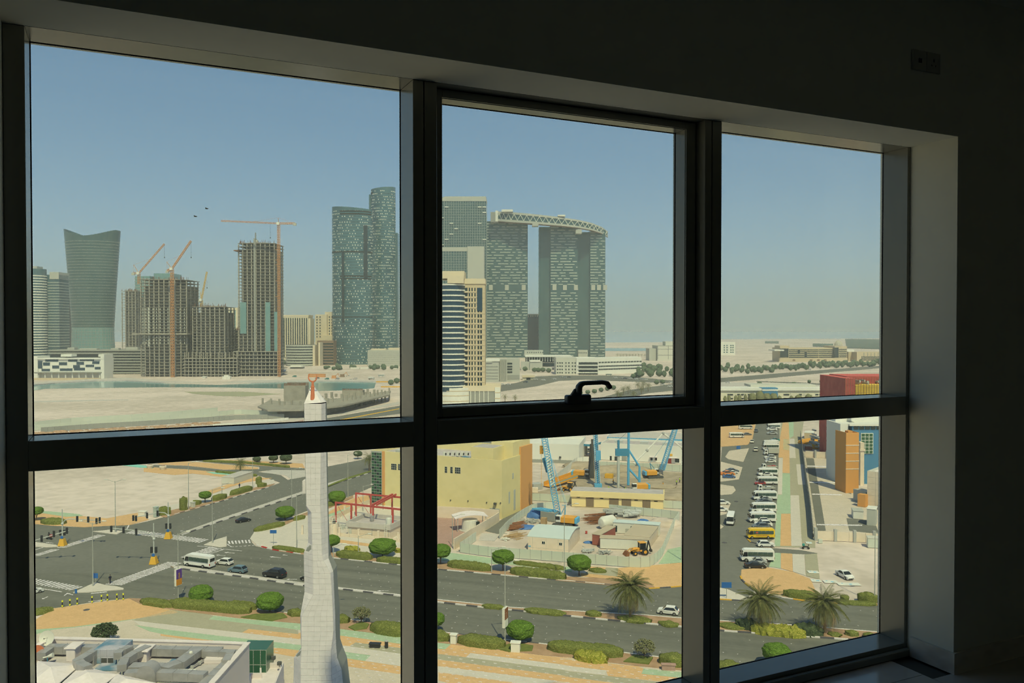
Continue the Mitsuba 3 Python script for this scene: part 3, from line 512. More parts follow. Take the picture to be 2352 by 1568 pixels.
# flared tower with a saddle top
S = Site(1250, 214)
T_ = building('office_tower', 'flared dark glass tower widening upwards to a two-horned curved top')
zb, zt_ = 0.0, S.z(524)
def flare(a, z):
    t = min(1, max(0, (z-S.z(760))/(zt_-S.z(760)))); w = (46.5+16.5*t**1.15)*S.k
    if z < S.z(760): w = (46.5+3*(S.z(760)-z)/S.z(760))*S.k
    return w*math.cos(a), w*.62*math.sin(a)
def topz(a):
    c = math.cos(a); return S.z(524+2*(c > 0)*c*3+21*(1-abs(c+.06)**1.6 if abs(c+.06) < 1 else 0))
def shell(z0f, z1f, nz, n=56):
    t = np.arange(n)*2*np.pi/n; v = []
    for k in range(nz+1):
        for a in t:
            z = z0f(a)+(z1f(a)-z0f(a))*k/nz; x, y = flare(a, z); v.append([x, y, z])
    f = []; i = np.arange(n); j = (i+1) % n
    for k in range(nz): f += [np.stack([k*n+i, k*n+j, (k+1)*n+j], 1), np.stack([k*n+i, (k+1)*n+j, (k+1)*n+i], 1)]
    return trimesh.Trimesh(np.array(v), np.vstack(f), process=False)
part(T_, 'glazing', S.put(shell(lambda a: S.z(752), topz, 24)), 'mat_teal_glass', smooth=40)
part(T_, 'base_glazing', S.put(shell(lambda a: 0, lambda a: S.z(752), 8)), 'mat_pale_glass', smooth=40)
part(T_, 'roof', S.put(extr([(flare(a, S.z(560))[0]*.99, flare(a, S.z(560))[1]*.99) for a in np.linspace(0, 2*np.pi, 33)[:-1]], .6, S.z(552))), 'mat_grey_stone')
part(T_, 'roof_plant', S.put([S.b(206, 222, 552, 541, -4, 4), S.b(196, 226, 545, 543.5, -2, 0)]), 'mat_grey_light')
for y in np.arange(557, 800, 6.6): part(T_, 'floor_line', S.put(ring(flare, S.z(y+.45), S.z(y-.45), 40, .5)), 'mat_band_grey')
part(T_, 'mullion', S.put([tube((*flare(a, 2), 2), (*flare(a, S.z(752)), S.z(752)), .22, n=4) for a in np.linspace(np.pi, 2*np.pi, 20)]), 'mat_band_grey', kind='stuff')

# cylinder-fronted banded tower at the window edge
S = Site(1100, 84)
T_ = building('apartment_tower', 'rounded blue glass tower with white floor bands, cut by the window jamb')
cyl = lambda r, cx=0, sy=1: (lambda a, z: (cx+r*math.cos(a), r*sy*math.sin(a)))
def cylinder(fn, z0, z1, n=40, cap=True):
    t = np.arange(n)*2*np.pi/n; p = np.array([fn(a, z0) for a in t])
    return extr(p, z1-z0, z0)
w1 = cyl(29*S.k, S.x(76), .9)
part(T_, 'glazing', S.put(cylinder(w1, 0, S.z(618))), 'mat_blue_glass', smooth=30)
for y in np.arange(634, 812, 6.1): part(T_, 'floor_band', S.put(ring(w1, S.z(y+1.3), S.z(y-1.1), 28, .7)), 'mat_white_panel')
part(T_, 'rear_wing', S.put(S.b(100, 131, None, 630, 6, 30)), 'mat_blue_glass')
part(T_, 'crown', S.put([S.b(110, 131, 640, 624, 5, 31), S.b(60, 92, 620, 612, -6, 8)]), 'mat_grey_light')
for y in np.arange(648, 800, 6.4): part(T_, 'wing_band', S.put(S.b(104, 131.6, y+1.2, y-1.2, 5.4, 30.6)), 'mat_band_grey')

S = Site(1350, 139); T_ = building('slab_tower', 'thin beige slab tower with a dark glass side next to the flared tower')
part(T_, 'wall', S.put(S.b(132, 142, None, 660, 0, 26)), 'mat_beige_light'); part(T_, 'glazing', S.put(S.b(142, 147, None, 661, .5, 25)), 'mat_dark_glass'); part(T_, 'cap', S.put(S.b(132, 147, 661, 658, -.5, 26.5)), 'mat_cream')

# unfinished concrete frames
def frame_tower(label, D, x0, x1, ytop, ybot, pitch, cols, depth=30, bulge=0.0, podium=None, core=.5, rag=3, seed=1, blank=()):
    """open concrete frame: one slab per floor, columns, dark core and a ragged top"""
    rr = random.Random(seed)
    S = Site(D, (x0+x1)/2); t = building('unfinished_tower', label)
    def outline(a0, a1, d0, d1, n=8):
        u = np.linspace(a0, a1, n+1); c = (a0+a1)/2; h = (a1-a0)/2
        fr = [(x, d0-bulge*(1-((x-c)/h)**2)) for x in u]
        return np.array(fr+[(a1, d1), (a0, d1)])
    a0, a1 = S.x(x0), S.x(x1); P = outline(a0, a1, 0, depth)
    ys = np.arange(ytop, ybot+pitch*.5, pitch)
    for i, y in enumerate(ys):
        z = S.z(y); e = .6 if i < 2 else 0.0
        part(t, 'floor_slab', S.put(extr(P*[1+e/40, 1], max(.35, .85*S.k), z-.5)), 'mat_raw_concrete')
    c0, c1 = a0+(a1-a0)*(.5-core/2), a0+(a1-a0)*(.5+core/2)
    part(t, 'core', S.put([extr(outline(a0+2.2, a1-2.2, 6, depth-1), S.z(ytop+pitch*2)-.2, .2), box(c0, c1, 5, depth-2, 0, S.z(ytop-2))]), 'mat_raw_concrete')
    for k, c in enumerate(np.linspace(a0+.7, a1-.7, cols)):
        y = -bulge*(1-((c-(a0+a1)/2)/((a1-a0)/2))**2)+.5
        part(t, 'column', S.put(box(c-.5, c+.5, y, y+1, 0, S.z(ytop+(0 if k % 3 else rag)))), 'mat_raw_concrete')
    for k in range(3): part(t, 'side_column', S.put(box(a1-1.2, a1-.2, depth*(.3+.3*k), depth*(.3+.3*k)+1, 0, S.z(ytop+2))), 'mat_raw_concrete')
    for (xa, xb, ya, yb) in blank: part(t, 'infill_wall', S.put(S.b(xa, xb, yb, ya, .6-bulge*.7, 1.2)), 'mat_grey_light')
    st = [box(x-.12, x+.12, y-.12, y+.12, S.z(ytop)-.2, S.z(ytop)+rr.uniform(1.5, 4)) for x, y in [(rr.uniform(a0, a1), rr.uniform(0, 8)) for _ in range(46)]]
    part(t, 'starter_bars', S.put(st), 'mat_rebar', kind='stuff')
    return t, S
frame_tower('dark slim unfinished concrete tower just right of the flared tower', 1120, 279, 312, 668, 835, 6.3, 5, 28, seed=2, core=.7)
S = Site(1200, 350); T_ = building('glass_tower', 'glass tower whose top shows behind the wide unfinished tower'); part(T_, 'glazing', S.put([S.b(311, 345, None, 634, 0, 30), S.b(350, 392, None, 627, 6, 40)]), 'mat_pale_glass')
for y in np.arange(640, 820, 6.3): part(T_, 'floor_band', S.put(S.b(310.5, 345.5, y+1, y-1, -.5, 30)), 'mat_band_grey')
rr = random.Random(6)
t, S = frame_tower('wide unfinished concrete tower with orange crane mast in front', 890, 322, 430, 642, 866, 7.0, 10, 36, 6, seed=3, blank=[(343, 348, 706, 795)])
part(t, 'podium_slab', S.put(S.b(312, 436, 768, 765, -8, 30)), 'mat_raw_concrete')
for x in np.arange(330, 430, 8.6):
    part(t, 'hanging_screen', S.put([S.b(x, x+1.6, y+4.6, y, -6.2 + 5*((x-376)/54)**2, -5.8+5*((x-376)/54)**2) for y in np.arange(708, 792, 7)]), 'mat_grey_light', kind='stuff')
t, S = frame_tower('lower unfinished concrete tower between the two tall ones', 890, 441, 517, 704, 866, 6.6, 8, 34, 3, seed=4)
for y in (822, 829, 836, 843, 851, 859): part(t, 'podium_slab', S.put(S.b(425, 548, y+1.4, y, -6, 26)), 'mat_raw_concrete')
for x in np.arange(428, 548, 8.5): part(t, 'podium_column', S.put(S.b(x, x+1.5, None, 808, -5.6, -4.6)), 'mat_raw_concrete')
frame_tower('brownish low unfinished block beside the tallest frame', 930, 516, 548, 758, 860, 6.0, 5, 30, seed=5)
t, S = frame_tower('tallest unfinished concrete tower beside the hammerhead crane', 900, 547, 632, 558, 868, 7.3, 9, 36, 2, seed=7)
for (xa, xb, ya, yb) in ((553, 567, 694, 766), (611, 622, 694, 806), (631, 638, 716, 806)): part(t, 'glazed_strip', S.put(S.b(xa, xb, yb, ya, -2.0, -1.2)), 'mat_pale_glass')
part(t, 'service_core', S.put(S.b(585, 589, 866, 548, -2.6, -1.0)), 'mat_grey_stone')
for x in np.arange(548, 642, 9.2): part(t, 'podium_column', S.put(S.b(x, x+1.7, None, 806, -6, -5)), 'mat_raw_concrete')
for y in (806, 814, 822, 830, 838, 846, 856): part(t, 'podium_slab', S.put(S.b(540, 645 if y > 820 else 640, y+1.5, y, -7, 26)), 'mat_raw_concrete')
part(t, 'safety_deck', S.put(S.b(541, 551, 577, 575, -5, 10)), 'mat_rebar')
part(t, 'side_bracing', S.put([S.b(632, 640, y+.9, y, 2, 3) for y in (572, 596, 607, 644, 680)]), 'mat_crane_orange', kind='stuff')

# cranes
def lattice(p, q, w, n=None, r=.11, chords=4):
    """square lattice boom between two points"""
    p, q = np.array(p, float), np.array(q, float); z = (q-p)/np.linalg.norm(q-p)
    a = np.cross(z, [0, 0, 1] if abs(z[2]) < .9 else FH); a /= np.linalg.norm(a); b = np.cross(z, a)
    L = np.linalg.norm(q-p); n = n or max(3, int(L/(w*1.3)))
    c = [(a*sx+b*sy)*w/2 for sx, sy in ((1, 1), (-1, 1), (-1, -1), (1, -1))]
    ms = [tube(p+k, q+k, r*1.25, n=4) for k in c]
    for i in range(n):
        u0, u1 = p+z*L*i/n, p+z*L*(i+1)/n
        for k in range(4): ms.append(tube(u0+c[k], u1+c[(k+1) % 4], r, n=3, cap=False))
    return cat(ms)
def crane(label, D, xm, ybase, ytop, tip, tail, m='mat_crane_orange', w=1.9, hook=None, apex=None, cab=True, thick=.2):
    S = Site(D, xm); c = thing('tower_crane', label, 'crane')
    P = lambda x, y, d=0: np.array([S.x(x), d, max(0, S.z(y))])
    part(c, 'mast', S.put(lattice(P(xm, ybase), P(xm, ytop), w, r=thick)), m)
    part(c, 'jib', S.put(lattice(P(xm, ytop-1), P(*tip), w*.62, r=thick*.75)), m)
    part(c, 'counter_jib', S.put(lattice(P(xm, ytop-1), P(*tail), w*.8, r=thick)), m)
    part(c, 'counterweight', S.put(box(P(*tail)[0]-1.6, P(*tail)[0]+1.6, -1, 1, P(*tail)[2]-2.2, P(*tail)[2]+.4)), 'mat_grey_light')
    if cab: part(c, 'cab', S.put(box(-1.7, 1.2, -2.6, -.9, P(xm, ytop)[2]-1.2, P(xm, ytop)[2]+1.6)), 'mat_white_panel')
    if apex is not None:
        part(c, 'apex', S.put([tube(P(xm, ytop), P(*apex), .28, n=4), tube(P(*apex), P(*tip)*.5+P(xm, ytop-1)*.5, .09, n=3), tube(P(*apex), P(*tail), .09, n=3)]), m)
    if hook is not None: part(c, 'hoist_rope', S.put([tube(P(*hook[0]), P(*hook[1]), .10, n=3), box(P(*hook[1])[0]-.4, P(*hook[1])[0]+.4, -.3, .3, P(*hook[1])[2]-1, P(*hook[1])[2])]), 'mat_dark_void')
crane('hammerhead tower crane with a long level jib above the tallest frame', 880, 641, 868, 514, (509, 507), (678, 513), w=2.0, hook=((622, 511), (622, 545)), apex=(640, 500))
crane('luffing crane with a tall orange mast before the wide frame', 872, 396, 870, 618, (440, 553), (385, 622), 'mat_crane_orange', 2.3, ((440, 553), (440, 590)), (384, 601), thick=.26)
crane('luffing crane on the far corner of the wide frame', 905, 320, 652, 628, (379, 560), (307, 627), 'mat_crane_orange', 2.0, ((379, 560), (379, 590)), (308, 608))
crane('small luffing crane on top of the lower frame', 900, 463, 706, 689, (476, 624), (460, 690), 'mat_crane_yellow', 1.8, ((476, 645), (476, 660)), (461, 670))
crane('thin mast crane standing on the roof of the tallest frame', 915, 588, 560, 549, (588, 534), (590, 552), 'mat_grey_stone', 1.2, cab=False)

# beige and brown blocks between the frames and the dotted towers
S = Site(1180, 530); T_ = building('apartment_block', 'pale block with green glass behind the low frame'); part(T_, 'wall', S.put(S.b(514, 546, None, 706, 0, 24)), 'mat_cream')
for x in (519, 528, 537): part(T_, 'window_column', S.put(S.b(x, x+4.5, 760, 712, -.4, 1)), 'mat_pale_glass')
S = Site(1180, 677); T_ = building('apartment_block', 'cream block with close vertical ribs right of the hammerhead crane'); part(T_, 'wall', S.put([S.b(643, 708, None, 727, 0, 26), S.b(707, 712, None, 731, 2, 26)]), 'mat_cream')
part(T_, 'parapet', S.put(S.b(643, 709, 727, 723, -.5, 26)), 'mat_beige_light')
for x in np.arange(646, 707, 5.2): part(T_, 'window_column', S.put(S.b(x, x+2.6, 820, 730, -.4, .6)), 'mat_dark_glass')
S = Site(1150, 692); T_ = building('curved_block', 'low rounded block with grey balconies below the cream ribbed block')
wv = cyl(34*S.k, S.x(692), .7); part(T_, 'wall', S.put(cylinder(wv, 0, S.z(792))), 'mat_dark_glass', smooth=30)
for y in np.arange(792, 838, 6.2): part(T_, 'balcony_band', S.put(ring(wv, S.z(y+3), S.z(y-.4), 26, .8)), 'mat_grey_light')
part(T_, 'side_pier', S.put([S.b(722, 727, None, 792, -10, 10), S.b(734, 738, None, 786, -8, 10)]), 'mat_beige_light')
S = Site(1220, 744); T_ = building('apartment_block', 'stepped beige tower close to the left of the dotted round tower'); part(T_, 'wall', S.put([S.b(724, 751, None, 722, 0, 22), S.b(745, 766, None, 716, 4, 24), S.b(740, 768, None, 770, -6, 10)]), 'mat_beige_light')
for x in (727, 734, 747, 754, 760):
    for y in np.arange(726, 776, 6.5): part(T_, 'window', S.put(S.b(x, x+2.6, y+3.4, y, -.3 if x < 740 else 3.7, 5)), 'mat_dark_glass')
S = Site(1165, 745); T_ = building('office_block', 'dark brown low block at the foot of the dotted round tower'); part(T_, 'wall', S.put([S.b(728, 766, None, 782, 0, 20)]), 'mat_brown_stone')
for y in np.arange(788, 834, 6.5): part(T_, 'window_band', S.put(S.b(730, 765.6, y+3, y, -.4, 1)), 'mat_dark_glass')

# dotted round towers
def dotted(label, D, x0, x1, ytop, slope, sy, slots, seed):
    S = Site(D, (x0+x1)/2); t = building('round_tower', label); r = (x1-x0)/2*S.k
    fn = cyl(r, 0, sy); body = cylinder(fn, 0, S.z(ytop), 56)
    v = body.vertices; top = v[:, 2] > S.z(ytop)-.5; v[top, 2] -= (v[top, 0]/r+1)*slope*S.k; body.vertices = v
    part(t, 'glazing', S.put(body), 'mat_blue_glass', smooth=30)
    rr = random.Random(seed); ds = []
    for y in np.arange(ytop+9+slope, 834, 6.5):
        for i in range(24):
            a = math.pi+(i+.5+.5*(int(y/6.5) % 2))*math.pi/24
            if rr.random() < .52: ds.append(S.put(xf(box(-.75, .75, -.14, .14, 0, 1.35), frame((*fn(a, 0), S.z(y)), (math.sin(a), -math.cos(a)*sy)))))
    part(t, 'lit_panel', ds, 'mat_white_panel', kind='stuff', label='small white panels scattered over the glass')
    for y in np.arange(ytop+14+slope, 834, 6.5): part(t, 'floor_line', S.put(ring(fn, S.z(y+.3), S.z(y-.3), 30, .16, (math.pi, 2*math.pi))), 'mat_dark_glass')
    for (a0, a1, ya, yb) in slots: part(t, 'plant_slot', S.put(ring(fn, S.z(yb), S.z(ya), 20, .5, (a0, a1))), 'mat_dark_void')
    return t, S
t, S = dotted('broad round glass tower sprinkled with white panels', 1200, 764, 856, 476, 3.5, .62, [(4.2, 6.0, 487, 490), (4.2, 6.0, 493, 496), (4.2, 6.0, 634, 637), (4.2, 6.0, 640, 642), (3.2, 6.2, 579, 582), (3.2, 6.2, 727, 729)], 1)
part(t, 'vertical_recess', S.put([S.b(838, 848, 640, 520, -14, -8), S.b(793, 797, 740, 582, -23, -18)]), 'mat_dark_glass')
t, S = dotted('slender round glass tower, tallest of the dotted pair', 1260, 853, 909, 437, -3, .9, [(3.3, 3.9, 444, 447)], 2)
part(t, 'side_fin', S.put([S.b(850, 857, None, 448, -6, 10), S.b(906, 914, None, 535, -2, 14)]), 'mat_teal_glass')
S = Site(1380, 922); T_ = building('apartment_tower', 'sliver of a pale tower at the edge of the mullion'); part(T_, 'wall', S.put(S.b(907, 945, None, 735, 0, 24)), 'mat_grey_light')
for y in np.arange(740, 830, 6): part(T_, 'window_band', S.put(S.b(908, 944, y+2.6, y, -.4, 1)), 'mat_blue_glass')
S = Site(1130, 885); T_ = building('car_park_block', 'grey box-like podium at the foot of the slender dotted tower'); part(T_, 'wall', S.put(S.b(844, 955, None, 804, 0, 40)), 'mat_grey_light')
for y in np.arange(808, 838, 4.4): part(T_, 'louvre_line', S.put(S.b(844.4, 954, y+.5, y, -.25, .5)), 'mat_grey_stone')
part(T_, 'roof_structure', S.put([S.b(850, 885, 804, 801, 4, 20), S.b(890, 915, 804, 799, 8, 22)]), 'mat_beige_light')

# tall green-glass residential tower and its lower neighbour
S = Site(1330, 1050); T_ = building('apartment_tower', 'tall square green glass tower with a pale grid and crown'); part(T_, 'glazing', S.put(S.b(985, 1116, None, 458, 0, 45)), 'mat_teal_glass')
part(T_, 'crown', S.put([S.b(985, 1117, 462, 453, -1, 46), S.b(1020, 1116, 453, 450, 4, 30)]), 'mat_grey_light')
for x in np.arange(988, 1118, 5.4): part(T_, 'pier', S.put(S.b(x, x+.9, None, 460, -.8, .2)), 'mat_band_grey')
for y in np.arange(468, 640, 6.2): part(T_, 'floor_line', S.put(S.b(985, 1116.4, y+.8, y, -.7, .2)), 'mat_band_grey')
rr = random.Random(9)
for k in range(26): x, y = rr.choice(np.arange(990, 1112, 10.8)), rr.choice(np.arange(474, 600, 12.4)); part(T_, 'balcony', S.put(S.b(x, x+8, y+2.6, y+.4, -2.6, 0)), 'mat_white_panel')
S = Site(1240, 1040); T_ = building('apartment_tower', 'lower glass tower with a grey flank in front of the tall square one'); part(T_, 'glazing', S.put(S.b(985, 1078, None, 574, 0, 30)), 'mat_teal_glass'); part(T_, 'flank', S.put([S.b(1074, 1112, None, 566, -3, 30), S.b(985, 1078, 577, 568, -1, 30)]), 'mat_grey_light')
for x in np.arange(988, 1074, 6): part(T_, 'pier', S.put(S.b(x, x+.9, None, 576, -.7, .2)), 'mat_band_grey')
for y in np.arange(582, 700, 6.2): part(T_, 'floor_line', S.put(S.b(985, 1074, y+.8, y, -.6, .2)), 'mat_band_grey')

# three towers joined by a curved sky bridge
def dashed(label, D, x0, x1, ytop, ybot, x_dark, seed, turn=0):
    S = Site(D, (x0+x1)/2, turn); t = building('gate_tower', label); rr = random.Random(seed)
    part(t, 'glazing', S.put(S.b(x0, x1, None, ytop, 0, 34)), 'mat_teal_glass')
    if x_dark: part(t, 'side_wing', S.put(S.b(x_dark, x0, None, ytop+4, 6, 40)), 'mat_teal_glass')
    for y in np.arange(ytop+5, ybot, 6.55):
        if 655 < y < 667: continue
        x = x0+.8
        while x < x1-4:
            L = rr.choice((7, 10, 14, 18, 24)); e = min(x+L, x1-.6)
            part(t, 'white_spandrel', S.put(S.b(x, e, y+1.8, y, -.5, .2)), 'mat_dash_panel'); x = e+rr.choice((4, 6, 8, 10))
    for f in (.08, .46, .86): part(t, 'stone_panel', S.put(S.b(x0+(x1-x0)*f, x0+(x1-x0)*f+9, 666, 654, -.8, .2)), 'mat_grey_light')
    return t, S
dashed('dark glass tower with white dashes, leftmost under the curved sky bridge', 1470, 1115, 1212, 508, 826, None, 11)
dashed('dark glass tower with white dashes in the middle under the sky bridge', 1470, 1264, 1327, 516, 824, 1238, 12)
dashed('dark glass tower with white dashes under the far end of the sky bridge', 1490, 1355, 1390, 528, 822, 1325, 13)
S = Site(1600, 1221); T_ = building('glass_tower', 'dark blue block seen in the gap between the bridged towers'); part(T_, 'glazing', S.put(S.b(1207, 1237, None, 724, 0, 30)), 'mat_navy_glass'); part(T_, 'parapet', S.put([S.b(1207, 1237, 724, 721, -1, 31)]+[S.b(x, x+2.2, 728, 724, -1.2, .2) for x in np.arange(1208, 1236, 5)]), 'mat_beige_light')
SB = thing('sky_bridge', 'curved white truss bridge laid across the tops of three glass towers', 'bridge')
S = Site(1450, 1262)
tp = [(1141, 485, 0), (1170, 486.5, -7), (1210, 490, -13), (1250, 494, -15), (1290, 499, -12), (1330, 505, -2), (1360, 512, 14), (1382, 521, 34), (1396, 531, 56)]
bt = [(1131, 509), (1170, 511.5), (1210, 514), (1250, 517), (1290, 520), (1330, 524.5), (1360, 530), (1382, 537), (1396, 545)]
def bl(u, pts, j): return float(np.interp(u, np.linspace(0, 1, len(pts)), [p[j] for p in pts]))
def bp(u, v, d=0):
    x, y0, dd = bl(u, tp, 0), bl(u, tp, 1), bl(u, tp, 2); y1 = bl(u, bt, 1); y = y0+(y1-y0)*v
    k = 1450+dd+d; q = AT(x, y, k); r = q-S.o; return np.array([r@RT, r@FH, q[2]])
NB = 44
def strip(v0, v1, d0, d1):
    vs = []
    for i in range(NB+1):
        u = i/NB; vs += [bp(u, v1, d0), bp(u, v0, d0), bp(u, v0, d1), bp(u, v1, d1)]
    f = []
    for i in range(NB):
        a = i*4; b = a+4
        for k in range(4): f += [[a+k, b+k, b+(k+1) % 4], [a+k, b+(k+1) % 4, a+(k+1) % 4]]
    f += [[0, 1, 2], [0, 2, 3], [4*NB, 4*NB+2, 4*NB+1], [4*NB, 4*NB+3, 4*NB+2]]
    return trimesh.Trimesh(np.array(vs), f, process=False)
part(SB, 'glazed_gallery', S.put(strip(.2, .75, 1.5, 24)), 'mat_teal_glass'); part(SB, 'top_chord', S.put(strip(0, .2, 0, 26)), 'mat_grey_light'); part(SB, 'bottom_chord', S.put(strip(.72, .93, 0, 26)), 'mat_grey_light'); part(SB, 'underside', S.put(strip(.93, 1.06, 5, 24)), 'mat_brown_stone')
for i in range(NB): part(SB, 'truss_diagonal', S.put(tube(bp(i/NB, .18 if i % 2 else .74), bp((i+1)/NB, .74 if i % 2 else .18), .55, n=4)), 'mat_white_panel')
part(SB, 'end_block', S.put(S.b(1127, 1143, 510, 487, -2, 28)), 'mat_grey_stone'); part(SB, 'end_frame', S.put(S.b(1138, 1144, 509, 484, -3, 28)), 'mat_white_panel')
part(SB, 'roof_pod', S.put([S.b(1152, 1178, 488, 483, -12, 4), S.b(1280, 1297, 499, 495.5, -14, 4)]), 'mat_white_panel')
part(SB, 'hanging_pod', S.put([S.b(1222, 1236, 521, 514, -14, 2), S.b(1322, 1336, 536, 526, 0, 16)]), 'mat_grey_light')

# round-fronted beige tower close to the left edge of the middle bay
S = Site(520, 1050); T_ = building('round_fronted_tower', 'beige tower with a rounded blue glass front and white floor bands')
gf = cyl(33*S.k, S.x(1035), .95)
part(T_, 'glazing', S.put(cylinder(gf, S.z(897), S.z(656), 44)), 'mat_navy_glass', smooth=30)
for y in np.arange(655, 892, 12.1): part(T_, 'floor_band', S.put(ring(gf, S.z(y+1.6), S.z(y-1.6), 36, .35)), 'mat_white_panel')
part(T_, 'body', S.put(S.b(1045, 1114, None, 650, -1, 18)), 'mat_beige_stone')
part(T_, 'crown', S.put([S.b(1000, 1068, 641, 624, -7, 12), S.b(1060, 1115, 652, 640, -1.6, 18.5), S.b(1030, 1067, 652, 634, -9, 10)]), 'mat_beige_light')
for y in np.arange(661, 884, 12.1):
    for x, w in ((1068, 6), (1077, 3), (1083, 3), (1090, 2.6), (1097, 4), (1103, 4)):
        part(T_, 'window', S.put(S.b(x, x+w, y+7.5, y, -1.15, 1)), 'mat_dark_glass')
    part(T_, 'balcony', S.put(S.b(1066, 1076, y+11, y+7.6, -2.2, -1)), 'mat_beige_light')
    part(T_, 'string_course', S.put(S.b(1076, 1114.5, y+10.5, y+9.5, -1.3, -1)), 'mat_beige_light')
part(T_, 'glazed_bay', S.put([S.b(1096, 1108, 714, 661, -1.4, -.9)]), 'mat_navy_glass')
wp = cyl(40*S.k, S.x(1042), .8)
part(T_, 'podium_front', S.put(cylinder(wp, 0, S.z(889), 40)), 'mat_white_panel', smooth=30)
for y in (895, 905.5, 918, 930, 942): part(T_, 'podium_band', S.put(ring(wp, S.z(y+1.6), S.z(y), 30, .2)), 'mat_beige_stone')
part(T_, 'podium_wing', S.put([S.b(1066, 1140, None, 893, -4, 22)]), 'mat_grey_stone')
part(T_, 'podium_cornice', S.put(S.b(1064, 1150, 897, 885, -4.4, 22)), 'mat_beige_light')
for x in (1072, 1081, 1091, 1101, 1111, 1121): part(T_, 'podium_fin', S.put(S.b(x, x+1.6, None, 897, -4.8, -4)), 'mat_white_panel')
part(T_, 'podium_pier', S.put(S.b(1137, 1149, None, 888, -5, 22)), 'mat_white_panel')
for y in (899, 912, 924): part(T_, 'podium_course', S.put(S.b(1136.6, 1149.4, y+2, y, -5.2, 0)), 'mat_beige_stone')
# ---------------------------------------------------------------- low buildings far and mid distance
mat('white_wall', (.70, .70, .65), raw=True); mat('pale_wall', (.56, .56, .50), raw=True); mat('cream_wall', (.66, .63, .50), raw=True)
mat('blue_wall', (.06, .20, .36), 0.5, raw=True); mat('sky_blue', (.10, .36, .60), 0.4, raw=True)
mat('yellow_net', lambda p, n, uv: mix((.42, .28, .03), (.62, .44, .08), fbm(p.x*.6, p.y*.6, p.z*.35, 4)), 0.8)
mat('red_net', lambda p, n, uv: mix((.30, .05, .05), (.44, .10, .08), fbm(p.x*.6, p.y*.6, p.z*.35, 4)), 0.8)
mat('fence_panel', (.50, .54, .47), 0.5, raw=True); mat('fence_panel_dull', (.36, .43, .39), 0.5, raw=True)
mat('steel', (.36, .37, .35), 0.4, raw=True); mat('galvanised', (.46, .48, .46), 0.35, raw=True)
def qsite(c, a, b, turn=0.0, ground_px=None):
    """a Site whose ground point is the crop pixel (a, b)"""
    x, y = p1(c, a, b); return Site(DIST(y), x, turn)
def bx(S, c, x0, x1, y0, y1, d0, d1):
    """box between crop pixels (y0 top, y1 bottom; None = ground)"""
    X0, X1 = p1(c, x0, 0)[0], p1(c, x1, 0)[0]; Y0 = p1(c, 0, y0)[1]; Y1 = None if y1 is None else p1(c, 0, y1)[1]
    return S.b(X0, X1, Y1, Y0, d0, d1)
# far bank, left bay
S = qsite('A', 550, 375); T_ = building('low_office', 'low white block with staggered navy windows beside the creek')
part(T_, 'wall', S.put([bx(S, 'A', 150, 985, 118, 285, .8, 20), bx(S, 'A', 105, 190, 92, None, -.5, 22), bx(S, 'A', 945, 988, 70, None, -.4, 18)]), 'mat_white_wall')
part(T_, 'roof_slab', S.put([bx(S, 'A', 110, 985, 118, 130, -.8, 21), bx(S, 'A', 440, 570, 72, 100, 4, 14), bx(S, 'A', 905, 985, 70, 100, 2, 14)]), 'mat_white_wall')
for (x0, x1, y0, y1) in ((275, 430, 132, 158), (550, 660, 132, 158), (690, 860, 128, 150), (250, 330, 168, 205), (440, 535, 165, 200), (650, 740, 160, 195), (840, 925, 155, 185), (360, 440, 205, 240), (610, 690, 200, 238), (760, 860, 195, 222), (230, 330, 245, 272), (450, 600, 240, 268), (620, 750, 232, 262), (870, 955, 222, 250), (190, 240, 150, 240)):
    part(T_, 'window', S.put(bx(S, 'A', x0, x1, y0, y1, .4, 1.2)), 'mat_navy_glass')
part(T_, 'arcade_wall', S.put(bx(S, 'A', 150, 955, 285, None, 5, 20)), 'mat_white_wall')
for x in np.arange(182, 960, 82): part(T_, 'arcade_column', S.put(bx(S, 'A', x, x+12, 285, None, .6, 1.8)), 'mat_white_wall')
part(T_, 'canopy', S.put(bx(S, 'A', 150, 960, 282, 292, -1.2, 3)), 'mat_grey_stone')
part(T_, 'plinth_wall', S.put(bx(S, 'A', 150, 975, 350, 405, -6, -5)), 'mat_beige_stone')
S = Site(935, 220); T_ = building('car_park_block', 'long grey banded block behind the low white block')
part(T_, 'core', S.put([S.b(112, 330, None, 806, 2, 30)]), 'mat_dark_glass')
for y in np.arange(803, 856, 6.4): part(T_, 'parapet_band', S.put(S.b(110 if y < 812 else 225, 332, y+3.2, y, 0, 30)), 'mat_grey_stone')
part(T_, 'roof_plant', S.put([S.b(150, 166, 803, 798, 4, 12), S.b(176, 216, 803, 800, 6, 12), S.b(250, 268, 803, 799.5, 4, 10), S.b(285, 312, 803, 797, 4, 10)]), 'mat_grey_light')
for i, (x0, x1, y0, y1, m, l) in enumerate(((1210, 1335, 268, 306, 'cream_wall', 'small cream hut on the quay right of the low white block'), (2160, 2200, 340, 358, 'white_wall', 'small white cabin at the foot of the lower frame'))):
    S = qsite('A', (x0+x1)/2, y1); solo('site_hut', S.put([bx(S, 'A', x0, x1, y0, None, 0, 5), bx(S, 'A', x0-3, x1+3, y0-4, y0+3, -.4, 5.4)]), 'mat_'+m, l, 'hut')
S = qsite('B', 100, 372); k = solo('stacked_crates', S.put([bx(S, 'B', 52, 95, 336, None, 0, 4), bx(S, 'B', 97, 145, 334, None, 0, 4), bx(S, 'B', 68, 122, 322, 336, .3, 3.6)]), 'mat_white_wall', 'white stacked tanks on the quay before the low frame', 'tanks')
